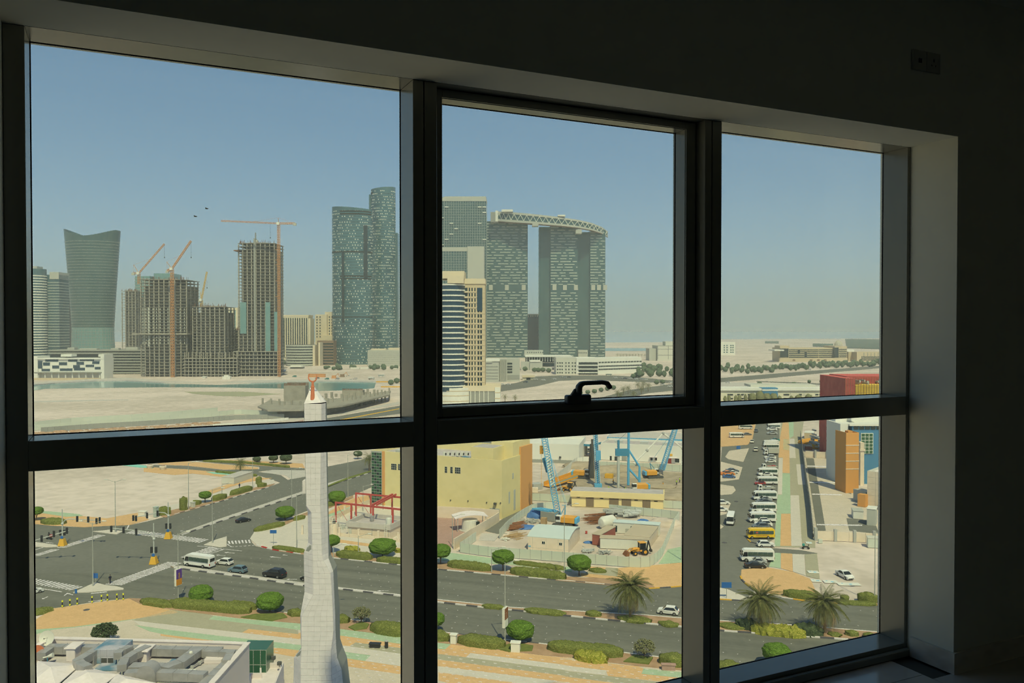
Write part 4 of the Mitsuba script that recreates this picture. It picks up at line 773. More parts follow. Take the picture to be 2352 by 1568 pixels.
S = qsite('B', 945, 240); T_ = building('canopy_roof', 'low white arched roof beyond the sand at the creek'); part(T_, 'roof', S.put([bx(S, 'B', 865, 1030, 212, 222, -6, 8), bx(S, 'B', 880, 1010, 205, 213, -3, 5)]), 'mat_white_wall'); part(T_, 'shade', S.put(bx(S, 'B', 870, 1025, 222, None, 0, 7)), 'mat_grey_stone')
for (x0, x1, y, hgt) in ((1330, 1370, 250, 16), (1590, 1700, 250, 22), (1710, 1810, 250, 24), (1860, 1960, 245, 22), (2060, 2150, 250, 14)):
    S = qsite('B', (x0+x1)/2, y); solo('parked_coach' if x1-x0 > 60 else 'site_van', S.put([bx(S, 'B', x0, x1, y-hgt, y-4, 0, 4), bx(S, 'B', x0+4, x1-4, y-4, None, .3, 3.7)]), 'mat_white_wall', {1330: 'tiny white van by the foot of the dotted tower', 1590: 'white coach row nearest the dotted tower', 1710: 'white coach row in front of the grey podium', 1860: 'white canopied stall among the far palms', 2060: 'small white van at the far palms by the mullion'}[x0], 'vehicle')
# fences across the sand flat
def fence_run(name, label, pts, h, step=2.6, ms=('mat_fence_panel',), t=.08, posts=None, catg='fence'):
    f = thing(name, label, catg)
    for i, a, b in along(pts, step):
        L = np.linalg.norm(b-a); part(f, 'panel', xf(box(.03, L-.03, -t/2, t/2, .12, h), frame(a, b-a)), ms[(i*7+i*i) % len(ms)])
        if posts: part(f, 'post', xf(boxes([(-posts, posts, -posts, posts, 0, h+.06), (-posts, posts, t/2, .9, 0, .16)]), frame(a, b-a)), 'mat_steel')
    return f
fence_run('site_fence', 'farther of the two long grey hoardings crossing the sand flat', px('A', (60, 955), (650, 893), (1300, 856), (1800, 818), (2352, 765)), 3.0, 6.0)
fence_run('site_fence', 'nearer of the two long grey hoardings crossing the sand flat', px('A', (60, 995), (800, 935), (1500, 890), (2352, 815))+px('B', (250, 790), (790, 815)), 3.0, 5.0)
fence_run('sheet_pile_wall', 'dark sheet pile wall of the dug pit below the hoardings', px('A', (230, 1010), (900, 960), (1500, 925), (2352, 870))+px('B', (200, 855), (800, 840)), 2.6, 3.0, ('mat_grey_stone', 'mat_steel'), .2, catg='retaining wall')
fence_run('site_fence', 'pale low barrier beside the brick red footway near the minaret', px('B', (-60, 945), (200, 925), (500, 893), (850, 862)), 1.6, 2.6, ('mat_white_wall', 'mat_pale_wall'))
for y, l in ((407, 'upper'), (468, 'lower')): fence_run('striped_barrier', f'{l} black and yellow barrier line at the creek end', px('B', (1900 if y == 407 else 1960, y), (2190, y)), 1.1, 2.2, ('mat_kerb_yellow', 'mat_dark_void'), .4, catg='barrier')
ground('pavement', px('B', (850, 900), (1030, 855), (1030, 905), (800, 935)), .1, 'mat_paving_brown', 'brick red footway left of the minaret', 'footway')
ground('pavement', px('B', (500, 800), (1030, 830), (1030, 800), (1265, 790), (1265, 820), (1030, 850), (850, 860), (500, 815)), .08, 'mat_concrete', 'pale concrete apron at the car-park frame', 'paving')
rr = random.Random(21)
k = fresh('rubble'); rows = []
for i in range(150):
    x, y = rr.uniform(60, 2352), 0; y = np.interp(x, [60, 900, 1500, 2352], [1030, 985, 955, 890])+rr.uniform(-12, 16); q = G(*p1('A', x, y)); s = rr.uniform(.3, 1.3)
    m = trimesh.creation.icosphere(subdivisions=1, radius=s); m.vertices *= [1.6, 1, .6]; m.apply_translation([q[0], q[1], .1]); rows.append(m)
scene[k] = shape(cat(rows), 'mat_soil'); tag(k, 'heaps of broken sandy rubble along the dug pit', 'rubble', kind='stuff')
# concrete frame of the unfinished car park
T_ = building('unfinished_car_park', 'low unfinished concrete deck on columns behind the minaret tip')
deck = px('B', (480, 700), (620, 625), (790, 640), (1060, 620), (1180, 600), (1300, 610), (1480, 600), (1760, 560), (2080, 510), (2060, 560), (1500, 690), (1265, 715), (1000, 740), (600, 745))
DK = [G(x, y, 5.0)[:2] for x, y in deck]
part(T_, 'deck', extr(DK, .9, 4.4), 'mat_raw_concrete')
part(T_, 'inner_wall', extr(Polygon(DK).buffer(-9), 4.2, .1), 'mat_raw_concrete')
for x, y in px('B', (540, 770), (640, 775), (740, 782), (800, 785), (890, 780), (990, 780), (1320, 760), (1380, 745), (1500, 735), (1550, 725), (1610, 715), (1655, 708), (1715, 695), (1775, 682), (1830, 670), (1880, 660), (1920, 650), (1970, 640), (2010, 632), (2060, 622)):
    q = G(x, y); part(T_, 'column', xf(box(-.5, .5, -.5, .5, 0, rr.choice((7.5, 8.5, 9))), frame([q[0], q[1], 0], RT)), 'mat_raw_concrete')
for x, y in px('B', (1250, 610), (1300, 600), (1370, 590), (1420, 580), (1490, 600), (1570, 590), (1640, 580), (1740, 560), (1800, 545), (1880, 540)):
    q = G(x, y, 5.3); part(T_, 'upstand', xf(box(-.8, .8, -.5, .5, 5.2, 5.2+rr.uniform(2, 4)), frame([q[0], q[1], 0], RT)), 'mat_raw_concrete')
S = qsite('B', 925, 705); part(T_, 'core_wall', S.put(bx(S, 'B', 790, 1050, 446, None, 0, 9)), 'mat_raw_concrete'); part(T_, 'core_starter_bars', S.put(boxes([(x-.08, x+.08, d-.08, d+.08, S.z(p1('B', 0, 446)[1])-.1, S.z(p1('B', 0, 446)[1])+1.7) for x in np.linspace(S.x(p1('B', 792, 0)[0]), S.x(p1('B', 1048, 0)[0]), 46) for d in (.3, 8.6)])), 'mat_rebar', kind='stuff')
S = qsite('B', 1600, 640); part(T_, 'stair_core', S.put(bx(S, 'B', 1470, 1720, 510, 600, 6, 14)), 'mat_raw_concrete'); part(T_, 'stair_starter_bars', S.put(boxes([(x-.08, x+.08, 6.2, 6.4, S.z(p1('B', 0, 510)[1])-.1, S.z(p1('B', 0, 510)[1])+1.3) for x in np.linspace(S.x(p1('B', 1472, 0)[0]), S.x(p1('B', 1718, 0)[0]), 40)])), 'mat_rebar', kind='stuff')

# middle bay, beyond the handle
S = qsite('Q', 150, 575); T_ = building('office_block', 'grey office with vertical fins right of the round-fronted beige tower')
part(T_, 'wall', S.put([bx(S, 'Q', 40, 225, 340, None, 0, 34), bx(S, 'Q', 220, 318, 322, None, 3, 34), bx(S, 'Q', 315, 460, 318, None, 8, 40)]), 'mat_grey_light')
part(T_, 'roof_edge', S.put([bx(S, 'Q', 40, 235, 322, 340, -1, 36), bx(S, 'Q', 40, 150, 345, 352, -1.5, 0)]), 'mat_white_wall')
for y in (395, 430, 465, 500, 530): part(T_, 'window_band', S.put(bx(S, 'Q', 50, 215, y, y+10, -.3, .5)), 'mat_grey_stone')
for x in (228, 246, 264, 282, 300): part(T_, 'fin', S.put(bx(S, 'Q', x, x+8, 322, 555, 2, 3.5)), 'mat_grey_stone')
for y in (360, 395, 425, 458): part(T_, 'window_band', S.put(bx(S, 'Q', 318, 375, y, y+18, 7.6, 8.6)), 'mat_dark_glass')
part(T_, 'undercroft', S.put(bx(S, 'Q', 318, 455, 500, 545, 7.5, 9)), 'mat_grey_stone')
S = qsite('Q', 1215, 490); T_ = building('white_office', 'long white three-storey building with window bands above the window handle')
part(T_, 'left_wing', S.put(bx(S, 'Q', 868, 1098, 300, None, 0, 40)), 'mat_pale_wall'); part(T_, 'centre', S.put(bx(S, 'Q', 1095, 1345, 305, None, -1.5, 44)), 'mat_white_wall')
W = S.put([hexa([(S.x(p1('Q', 1340, 0)[0]), 0, 0), (S.x(p1('Q', 1885, 0)[0]), 34, 0), (S.x(p1('Q', 1885, 0)[0]), 70, 0), (S.x(p1('Q', 1340, 0)[0]), 42, 0)], [(S.x(p1('Q', 1340, 0)[0]), 0, S.z(823)), (S.x(p1('Q', 1885, 0)[0]), 34, S.z(822.5)), (S.x(p1('Q', 1885, 0)[0]), 70, S.z(822.5)), (S.x(p1('Q', 1340, 0)[0]), 42, S.z(823))])]); part(T_, 'right_wing', W, 'mat_white_wall')
for j, y in enumerate((352, 388, 425, 462)):
    for x in (878, 905, 930, 972, 1005, 1045, 1075): part(T_, 'window', S.put(bx(S, 'Q', x, x+16, y, y+14, -.25, .5)), 'mat_dark_glass')
for y in (350, 393, 435, 468): part(T_, 'balcony_glazing', S.put(bx(S, 'Q', 1122, 1336, y, y+26, -1.8, 0)), 'mat_dark_glass')
for y in (380, 421, 462): part(T_, 'balcony_slab', S.put(bx(S, 'Q', 1110, 1340, y, y+10, -3, 0)), 'mat_white_wall')
u0, u1 = np.array([S.x(p1('Q', 1340, 0)[0]), 0]), np.array([S.x(p1('Q', 1885, 0)[0]), 34]); du = (u1-u0)/np.linalg.norm(u1-u0); nn = np.array([du[1], -du[0]])
for z0, n in ((S.z(p1('Q', 0, 362)[1]), 15), (S.z(p1('Q', 0, 405)[1]), 18), (S.z(p1('Q', 0, 440)[1]), 18)):
    for i in range(n):
        c = u0+(u1-u0)*(i+.6)/n+nn*.15; part(T_, 'window', S.put(xf(box(-1.6, 1.6, -.1, .3, z0, z0+1.5), frame([c[0], c[1], 0], [du[0], du[1]]))), 'mat_dark_glass')
S = qsite('Q', 640, 440); T_ = building('pavilion', 'grey pavilions with a long white flat roof left of the long white building')
part(T_, 'wall', S.put([bx(S, 'Q', 475, 572, 350, None, 0, 20), bx(S, 'Q', 572, 715, 345, None, -3, 20), bx(S, 'Q', 520, 745, 232, 300, 60, 80), bx(S, 'Q', 610, 820, 405, None, -8, 0)]), 'mat_grey_light')
part(T_, 'roof', S.put([bx(S, 'Q', 525, 1060, 285, 298, 18, 60), bx(S, 'Q', 575, 690, 328, 346, -4, 12)]), 'mat_white_wall'); part(T_, 'glazing', S.put([bx(S, 'Q', 655, 868, 365, 402, 2, 20), bx(S, 'Q', 530, 860, 298, 365, 30, 50)]), 'mat_dark_glass')
for x in np.arange(540, 860, 30): part(T_, 'roof_post', S.put(bx(S, 'Q', x, x+6, 298, 350, 20, 21)), 'mat_white_wall')
for x in np.arange(552, 740, 26): part(T_, 'window', S.put(bx(S, 'Q', x, x+10, 250, 264, 59.6, 60.4)), 'mat_dark_glass')
S = qsite('Q', 1170, 300); T_ = building('low_office', 'small grey block against the foot of the middle bridged tower'); part(T_, 'wall', S.put([bx(S, 'Q', 1118, 1225, 215, None, 0, 20), bx(S, 'Q', 895, 1060, 215, None, 10, 30)]), 'mat_grey_light')
for x in np.arange(1124, 1220, 16): part(T_, 'window', S.put(bx(S, 'Q', x, x+8, 238, 252, -.3, .5)), 'mat_dark_glass')
S = qsite('Q', 2100, 335); T_ = building('office_block', 'square beige office with dark grid lines at the sash edge'); part(T_, 'wall', S.put([bx(S, 'Q', 2010, 2330, 165, None, 0, 50), bx(S, 'Q', 2120, 2300, 120, 165, 15, 40)]), 'mat_pale_wall')
for y in (163, 200, 268): part(T_, 'grid_line', S.put(bx(S, 'Q', 2008, 2332, y, y+6, -.3, .5)), 'mat_grey_stone')
for x in (2010, 2130, 2250): part(T_, 'grid_line', S.put(bx(S, 'Q', x, x+6, 165, 320, -.3, .5)), 'mat_grey_stone')
part(T_, 'side_block', S.put(bx(S, 'Q', 1925, 2005, 198, None, 6, 40)), 'mat_grey_light')
S = qsite('Q', 555, 550); T_ = building('kiosk', 'small cream gatehouse beside the curving road'); part(T_, 'wall', S.put(bx(S, 'Q', 492, 620, 518, None, 0, 12)), 'mat_cream_wall'); part(T_, 'roof', S.put(bx(S, 'Q', 484, 628, 500, 520, -1.5, 13)), 'mat_beige_light'); part(T_, 'opening', S.put([bx(S, 'Q', 535, 580, 525, 548, -.2, .5)]), 'mat_dark_glass')
# right bay, far
S = qsite('P', 180, 385); T_ = building('office_block', 'white office block at the left edge of the right bay'); part(T_, 'wall', S.put(bx(S, 'P', 40, 250, 232, None, 0, 30)), 'mat_white_wall')
for y in (265, 290, 318, 345):
    for x in (112, 145, 190, 215): part(T_, 'window', S.put(bx(S, 'P', x, x+18, y, y+13, -.3, .5)), 'mat_teal_glass')
part(T_, 'glass_base', S.put(bx(S, 'P', 110, 305, 392, 440, -30, -28)), 'mat_dark_glass')
S = qsite('P', 1150, 462); T_ = building('hotel', 'wide tan hotel with striped floors and a dome in the hazy distance')
part(T_, 'wall', S.put([bx(S, 'P', 780, 1405, 300, None, 0, 40), bx(S, 'P', 1400, 1545, 280, None, -6, 40), bx(S, 'P', 785, 895, 275, 305, 4, 30), bx(S, 'P', 745, 1545, 418, None, -8, 0)]), 'mat_beige_stone')
for y in (318, 340, 362, 384, 404): part(T_, 'window_band', S.put([bx(S, 'P', 880, 1225, y, y+10, -.5, .5), bx(S, 'P', 1232, 1400, y, y+9, -.5, .5), bx(S, 'P', 1450, 1540, y-6, y+3, -6.5, -5.5)]), 'mat_dark_glass')  # shade under each hotel floor, painted as dark strips on the wall
part(T_, 'dark_bay', S.put([bx(S, 'P', 778, 874, 308, 412, -.6, .5), bx(S, 'P', 1395, 1445, 295, 412, -6.6, .4), bx(S, 'P', 985, 1010, 318, 360, -.6, .4), bx(S, 'P', 1065, 1090, 340, 410, -.6, .4)]), 'mat_dark_glass')
for x in (905, 1105, 1190, 1270): part(T_, 'arch', S.put(bx(S, 'P', x, x+30, 432, 452, -8.4, -7.6)), 'mat_brown_stone')
cx, cz = S.x(p1('P', 1503, 0)[0]), S.z(p1('P', 0, 275)[1]); dr_ = 46/5.113*S.k
part(T_, 'dome', S.put(lathe([(dr_*math.cos(t), cz+dr_*1.25*math.sin(t)) for t in np.linspace(0, math.pi/2-.02, 9)]+[(.3, cz+dr_*1.5)], 24, frame([cx, 14, 0], [1, 0]))), 'mat_grey_light', smooth=40)
part(T_, 'dome_rib', S.put([path([(cx+dr_*1.01*math.cos(a)*math.cos(t), 14+dr_*1.01*math.sin(a)*math.cos(t), cz+dr_*1.26*math.sin(t)) for t in np.linspace(0, 1.5, 6)], .35, 4) for a in np.linspace(0, 2*math.pi, 13)[:-1]]), 'mat_beige_stone')
part(T_, 'canopy', S.put([bx(S, 'P', 665, 775, 318, 332, -20, 10), bx(S, 'P', 1545, 1635, 318, 345, -4, 30)]), 'mat_white_wall')
S = qsite('P', 1820, 462); T_ = building('museum_block', 'tan block with tall window slots at the far end of the hotel'); part(T_, 'wall', S.put([bx(S, 'P', 1680, 2150, 350, None, 0, 40), bx(S, 'P', 1640, 1680, 345, None, 20, 40)]), 'mat_beige_stone')
for x in np.arange(1735, 2140, 14): part(T_, 'slot_window', S.put(bx(S, 'P', x, x+7, 398, 452, -.4, .5)), 'mat_dark_glass')
for x in np.arange(1760, 2140, 42): part(T_, 'pilaster', S.put(bx(S, 'P', x, x+4, 355, 396, -.6, .3)), 'mat_grey_stone')
# school
S = qsite('P', 800, 940); T_ = building('school', 'long low cream school with a blue entrance bay in the right bay')
part(T_, 'wall', S.put(bx(S, 'P', 20, 1500, 800, None, 0, 18)), 'mat_cream_wall'); part(T_, 'parapet', S.put(bx(S, 'P', 15, 1505, 775, 800, -.8, 19)), 'mat_white_wall'); part(T_, 'roof_line', S.put(bx(S, 'P', 15, 1505, 798, 806, -1, 0)), 'mat_grey_stone')
part(T_, 'blue_bay', S.put(bx(S, 'P', 562, 745, 768, None, -1.6, 6)), 'mat_blue_wall'); part(T_, 'bay_band', S.put(bx(S, 'P', 560, 747, 784, 802, -1.9, 0)), 'mat_white_wall'); part(T_, 'roof_shed', S.put(bx(S, 'P', 500, 1285, 748, 775, 14, 30)), 'mat_pale_wall')
for x in (160, 275, 320, 400, 820, 1000, 1195, 1240, 1320): part(T_, 'window', S.put([bx(S, 'P', x, x+34 if x not in (160, 820) else x+66, 840, 856, -.3, .5), bx(S, 'P', x, x+34 if x not in (160, 820) else x+66, 888, 902, -.3, .5)]), 'mat_dark_glass')
part(T_, 'recess', S.put([bx(S, 'P', x, x+8, 808, 930, -.25, .5) for x in (250, 345, 470, 900, 1060, 1290, 1420)]), 'mat_pale_wall')
ground('yard', px('P', (60, 700), (1500, 735), (1500, 775), (60, 790)), .05, 'mat_concrete', 'pale concrete yard behind the school', 'yard')
# netted block under construction
S = Site(320, 1982); T_ = building('netted_building', 'building wrapped in red and yellow netting at the right edge')
part(T_, 'red_netting', S.put([S.b(1937, 1960, None, 868, -2, 24), S.b(1960, 2080, 886, 866, 6, 24)]), 'mat_red_net'); part(T_, 'yellow_netting', S.put([S.b(1960, 1978, None, 884, -2.2, 20), S.b(1978, 2080, None, 883, -1.4, 20)]), 'mat_yellow_net')
rr = random.Random(5)
part(T_, 'roof_clutter', S.put([S.b(x, x+rr.uniform(2, 5), y+rr.uniform(3, 6), y, rr.uniform(0, 10), 12) for x, y in [(rr.uniform(1976, 2070), rr.uniform(872, 879)) for _ in range(26)]]), 'mat_grey_light', kind='stuff')
part(T_, 'scaffold', S.put([tube((S.x(x), -2.6, 0), (S.x(x), -2.6, S.z(866)), .07, n=4) for x in np.arange(1936, 2080, 6)]+[tube((S.x(1936), -2.6, S.z(y)), (S.x(2080), -2.6, S.z(y)), .05, n=4) for y in (880, 900, 920, 940)]), 'mat_rebar', kind='stuff')
# ---------------------------------------------------------------- near buildings
mat('yellow_render', lambda p, n, uv: mix(ph(208, 200, 132), ph(222, 213, 146), fbm(p.x*.4, p.y*.4, p.z*.4, 4)))
mat('orange_render', (206, 158, 92)); mat('orange_tan', (204, 152, 80)); mat('yellow_hut', (222, 208, 140))
mat('wall_cream', lambda p, n, uv: mix(ph(206, 196, 156), ph(220, 211, 172), fbm(p.x*.8, p.y*.8, p.z*.8)))
mat('roof_white', lambda p, n, uv: mix(ph(206, 202, 178), ph(222, 218, 196), fbm(p.x*1.5, p.y*1.5, 0, 4)))
mat('roof_grey', lambda p, n, uv: mix(ph(168, 166, 146), ph(190, 188, 168), fbm(p.x*.6, p.y*.6, 0, 4)))
mat('mosque_wall', (208, 204, 182)); mat('duct', lambda p, n, uv: mix(ph(126, 128, 114), ph(156, 157, 141), fbm(p.x*1.2, p.y*1.2, p.z*1.2, 4)), 0.35, 0.5)
mat('duct_blue', lambda p, n, uv: mix(ph(96, 134, 142), ph(176, 178, 168), smoothstep(.35, .7, fbm(p.x*.5, p.y*.5, p.z*.4, 4))))
mat('green_glass', (.03, .10, .055), 0.15, 0.6, raw=True)
mat('stone_clad', lambda p, n, uv: mix(ph(206, 206, 184), ph(218, 217, 195), noise(p.x*2.1, p.y*2.1, p.z*2.3)))
mat('copper', (196, 120, 76), 0.4, 0.5)
mat('steel_red', (.42, .07, .06), 0.5, raw=True); mat('steel_blue', (.05, .22, .36), 0.45, raw=True); mat('machine_orange', (.62, .30, .04), 0.45, raw=True); mat('machine_white', (.62, .62, .58), 0.4, raw=True)
mat('tarp_blue', (.06, .16, .42), 0.6, raw=True); mat('rust', (.24, .11, .06), raw=True); mat('maroon', (.28, .09, .07), 0.6, raw=True); mat('cabin_white', (.62, .62, .56), 0.5, raw=True); mat('cabin_roof', (.50, .43, .33), raw=True)
mat('sheet_roof', (.50, .57, .56), 0.45, raw=True); mat('metal_dark', (.07, .075, .075), 0.5, raw=True); mat('timber', (.40, .28, .16), raw=True); mat('door_brown', (.22, .17, .12), raw=True)

class Face:
    """upright plane through two ground pixels: pixels to local metres, y away from the eye"""
    def __init__(s, a, b, z0=0.0):
        s.p, s.q = G(*a, z0), G(*b, z0); s.p[2] = s.q[2] = 0
        s.M = frame(s.p, s.q-s.p); s.I = np.linalg.inv(s.M); s.L = np.linalg.norm((s.q-s.p)[:2]); s.n = s.M[:3, 1]
    def uv(s, x, y):
        d = ray(x, y); w = EYE+d*(((s.p-EYE)@s.n)/(d@s.n)); l = s.I@np.append(w, 1); return l[0], l[2]
    def b(s, a, c, d0, d1):
        (u0, z1), (u1, z0) = s.uv(*a), s.uv(*c); return box(min(u0, u1), max(u0, u1), d0, d1, min(z0, z1), max(z0, z1))
    def put(s, m): return xf(cat(m) if isinstance(m, list) else m, s.M)
    def loc(s, w): return (s.I@np.append(w, 1))[:3]

# ---- yellow building with the curtain wall
F_ = Face((853, 1157.5), (1152.7, 1192)); hz = F_.uv(1152.7, 1057.5)[1]
Bd = building('yellow_building', 'big plain yellow building with an orange corner pier and a dark glazed stair')
dpt = F_.loc(G(1202, 1159))[1]; LX = F_.L; dp = F_.loc(G(1182, 1171))[1]
rf = hz-1.2
part(Bd, 'wall', F_.put([box(0, LX, 0, .3, 0, hz), box(LX-.3, LX, .3, dp, 0, hz), box(0, .3, .3, dpt, 0, hz), box(0, LX, dpt-.3, dpt, 0, hz+1.5)]), 'mat_yellow_render')
part(Bd, 'roof', F_.put(box(.3, LX-.3, .3, dpt-.3, rf-.3, rf)), 'mat_roof_grey')
part(Bd, 'corner_pier', F_.put(box(LX-.3, LX+.25, dp, dpt+.2, 0, hz+2.2)), 'mat_orange_render')
u1 = F_.uv(878, 1100)[0]; u2 = F_.uv(884, 1100)[0]
part(Bd, 'stair_backing', F_.put(box(.1, u1, -.12, .05, .3, hz-.1)), 'mat_steel'); part(Bd, 'orange_strip', F_.put(box(u1, u2, -.16, .05, 0, hz)), 'mat_orange_render')
nr = 18
for i in range(4):
    for j in range(nr): part(Bd, 'pane', F_.put(box(.25+(u1-.4)*i/4+.06, .25+(u1-.4)*(i+1)/4-.06, -.2, -.1, .5+(hz-1)*j/nr+.09, .5+(hz-1)*(j+1)/nr-.09)), 'mat_green_glass' if (i+j) % 3 else 'mat_dark_glass')
def grid_window(F, parent, a, c, nx, ny, m='mat_dark_glass', fm='mat_grey_light'):
    (u0, z1), (u1_, z0) = F.uv(*a), F.uv(*c)
    w = part(parent, 'window', F.put(box(u0, u1_, -.08, .05, z0, z1)), fm)
    for i in range(nx):
        for j in range(ny): part(w, 'pane', F.put(box(u0+(u1_-u0)*(i+.1)/nx, u0+(u1_-u0)*(i+.9)/nx, -.12, -.05, z0+(z1-z0)*(j+.1)/ny, z0+(z1-z0)*(j+.9)/ny)), m)
for a, c, nx, ny in ((p1('E', 1450, 247), p1('E', 1518, 330), 3, 3), (p1('E', 1538, 252), p1('E', 1604, 336), 3, 3), (p1('I', 166, 476), p1('I', 196, 552), 1, 3), (p1('I', 232, 478), p1('I', 262, 556), 1, 3), (p1('I', 288, 483), p1('I', 354, 562), 3, 3)): grid_window(F_, Bd, a, c, nx, ny)
for a, c in ((p1('I', 480, 992), p1('I', 550, 1024)), (p1('I', 568, 996), p1('I', 640, 1028)), (p1('I', 706, 970), p1('I', 824, 1036))): part(Bd, 'louvre_door', F_.put(F_.b(a, c, -.1, .05)), 'mat_grey_light')
def ru(x, y, z): return F_.loc(G(x, y, z))      # a roof pixel in the building's own metres
q0, q1 = ru(*p1('I', 545, 400), rf), ru(*p1('I', 850, 408), rf)
hb = 4.2
part(Bd, 'roof_block', F_.put([box(q0[0], q1[0], 1.0, 7.5, rf, rf+hb), box(q0[0]+3, LX-.3, 7.5, dpt-.3, rf, rf+hb+1.0)]), 'mat_yellow_render')
part(Bd, 'roof_block_top', F_.put([box(q0[0]+.3, q1[0]-.3, 1.3, 7.4, rf+hb, rf+hb+.05)]), 'mat_roof_grey')
part(Bd, 'roof_door', F_.put(box(LX-5.2, LX-3.9, 7.36, 7.5, rf, rf+2.2)), 'mat_grey_light')
for k, x in enumerate((160, 212, 266, 320, 374, 430)):
    q = ru(*p1('I', x, 362), rf); a = part(Bd, 'air_conditioner', F_.put(rbox(q[0]-.45, q[0]+.45, q[1]-.2, q[1]+.2, rf+.25, rf+1.5, .04)), 'mat_cabin_white')
    part(a, 'fan_grille', F_.put(xf(lathe([(0, .02), (.36, .02), (.36, 0)], 12), frame([q[0]+.47, q[1], rf+.9], [1, 0])@np.array([[0, 0, 1, 0], [0, 1, 0, 0], [-1, 0, 0, 0], [0, 0, 0, 1.]]))), 'mat_dark_void'); part(a, 'bracket', F_.put(boxes([(q[0]-.4, q[0]-.3, q[1]-.25, q[1]+.25, rf, rf+.26), (q[0]+.3, q[0]+.4, q[1]-.25, q[1]+.25, rf, rf+.26)])), 'mat_steel')
q = ru(*p1('I', 420, 385), rf); part(Bd, 'roof_hatch', F_.put(rbox(q[0]-1.3, q[0]+1.3, q[1], q[1]+1.2, rf, rf+.7, .1)), 'mat_duct_blue')
for x in (600, 740, 800): q = ru(*p1('I', x, 398), rf); part(Bd, 'roof_vent', F_.put(box(q[0]-.4, q[0]+.4, .25, .75, rf, rf+.9)), 'mat_pale_wall')
q = ru(880, 1046, rf); part(Bd, 'roof_dish', F_.put([rbox(q[0]+2.5, q[0]+5.5, 2, 3.2, rf, rf+1.6, .1), tube((q[0]+6, 3, rf), (q[0]+6, 3, rf+2), .05), box(q[0]+5.4, q[0]+6.6, 2.8, 2.9, rf+1.2, rf+2.3)]), 'mat_galvanised')
for x, y in ((236, 878), (446, 888), (670, 905), (836, 912)): u, z = F_.uv(*p1('I', x, y)); part(Bd, 'wall_light', F_.put(box(u-.14, u+.14, -.25, 0, z-.12, z+.12)), 'mat_metal_dark')
u, z = F_.uv(*p1('I', 780, 925)); part(Bd, 'floodlight', F_.put([box(u-.35, u+.35, -.9, -.3, z-.1, z+.45), tube((u, -.3, z), (u, 0, z-.4), .06)]), 'mat_metal_dark')
Sd = F_.put([box(LX-.02, LX+.08, dp*.35, dp*.42, 3.5, hz*.42), box(LX-.02, LX+.08, dp*.62, dp*.72, 1.0, hz*.42), box(LX-.02, LX+.06, dp*.55, dp*.62, hz*.62, hz*.72)]); part(Bd, 'side_louvre', Sd, 'mat_grey_light')

# ---- walls of the yard, booth
def wall_run(name, label, pts, h, m='mat_wall_cream', t=.25, catg='wall'): k = fresh(name); scene[k] = shape(extr(LineString(gp(pts)).buffer(t/2, cap_style=2, join_style=2), h), m); tag(k, label, catg, kind='structure'); return k
wall_run('boundary_wall', 'cream wall along the foot of the yellow building', px('I', (-60, 1085), (80, 1090), (470, 1110), (815, 1140)), 3.2)
wall_run('boundary_wall', 'cream wall running down from the yellow building to the avenue', px('I', (815, 1140), (700, 1215), (275, 1475)), 2.6)
Bt = thing('guard_booth', 'white booth under a curved white canopy in the brown yard', 'booth')
B0 = G(*p1('I', 465, 1235)); Mb = frame([B0[0], B0[1], 0], RT*1.0+FH*.35)
part(Bt, 'cabin', xf(lathe([(0, 2.7), (2.0, 2.7), (2.1, 0), (0, 0)], 18), Mb), 'mat_cabin_white', smooth=40)
part(Bt, 'canopy', xf(cat([hexa([(x0, -1.9, 3.1+1.0*math.cos(x0/3.6)), (x1, -1.9, 3.1+1.0*math.cos(x1/3.6)), (x1, 1.9, 3.4+1.0*math.cos(x1/3.6)), (x0, 1.9, 3.4+1.0*math.cos(x0/3.6))], [(x0, -1.9, 3.25+1.0*math.cos(x0/3.6)), (x1, -1.9, 3.25+1.0*math.cos(x1/3.6)), (x1, 1.9, 3.55+1.0*math.cos(x1/3.6)), (x0, 1.9, 3.55+1.0*math.cos(x0/3.6))]) for x0, x1 in zip(np.linspace(-4.4, 4.4, 13)[:-1], np.linspace(-4.4, 4.4, 13)[1:])]), Mb), 'mat_roof_white')
part(Bt, 'canopy_post', xf(cat([tube((x, y, 0), (x, y, 3.6), .08) for x in (-3.6, 3.9) for y in (-1.4, 1.4)]), Mb), 'mat_galvanised'); part(Bt, 'window', xf(box(1.2, 2.2, -1.6, -.4, 1.2, 2.3), Mb), 'mat_dark_glass'); part(Bt, 'base', xf(lathe([(0, .15), (2.8, .15), (2.8, 0)], 18), Mb), 'mat_concrete')

# ---- depot with the red gantry
F_ = Face(p1('E', 890, 1180), p1('E', 1430, 1228)); D_ = building('depot', 'low beige depot hut with a flat roof below the red gantry frame')
wr = F_.loc(G(*p1('E', 1530, 1195))); hd = F_.uv(*p1('E', 1430, 1100))[1]; dd = 9.0
part(D_, 'wall', F_.put(box(0, F_.L, 0, dd, 0, hd)), 'mat_wall_cream'); part(D_, 'parapet', F_.put([box(-.3, F_.L+.3, -.4, 0, hd, hd+1.3), box(F_.L, F_.L+.3, 0, dd+.3, hd, hd+1.3), box(-.3, 0, 0, dd+.3, hd, hd+1.3), box(0, F_.L, dd, dd+.3, hd, hd+1.3)]), 'mat_concrete'); part(D_, 'roof', F_.put(box(0, F_.L, 0, dd, hd, hd+.3)), 'mat_roof_grey')
part(D_, 'door', F_.put(F_.b(p1('E', 900, 1080), p1('E', 940, 1180), -.08, .05)), 'mat_pale_wall'); part(D_, 'downpipe', F_.put([F_.b(p1('E', 1200, 1090), p1('E', 1206, 1205), -.1, 0), F_.b(p1('E', 1412, 1105), p1('E', 1417, 1225), -.1, 0)]), 'mat_steel')
u, z = F_.uv(*p1('E', 1375, 1050)); q = (F_.L*.88, 2.2)
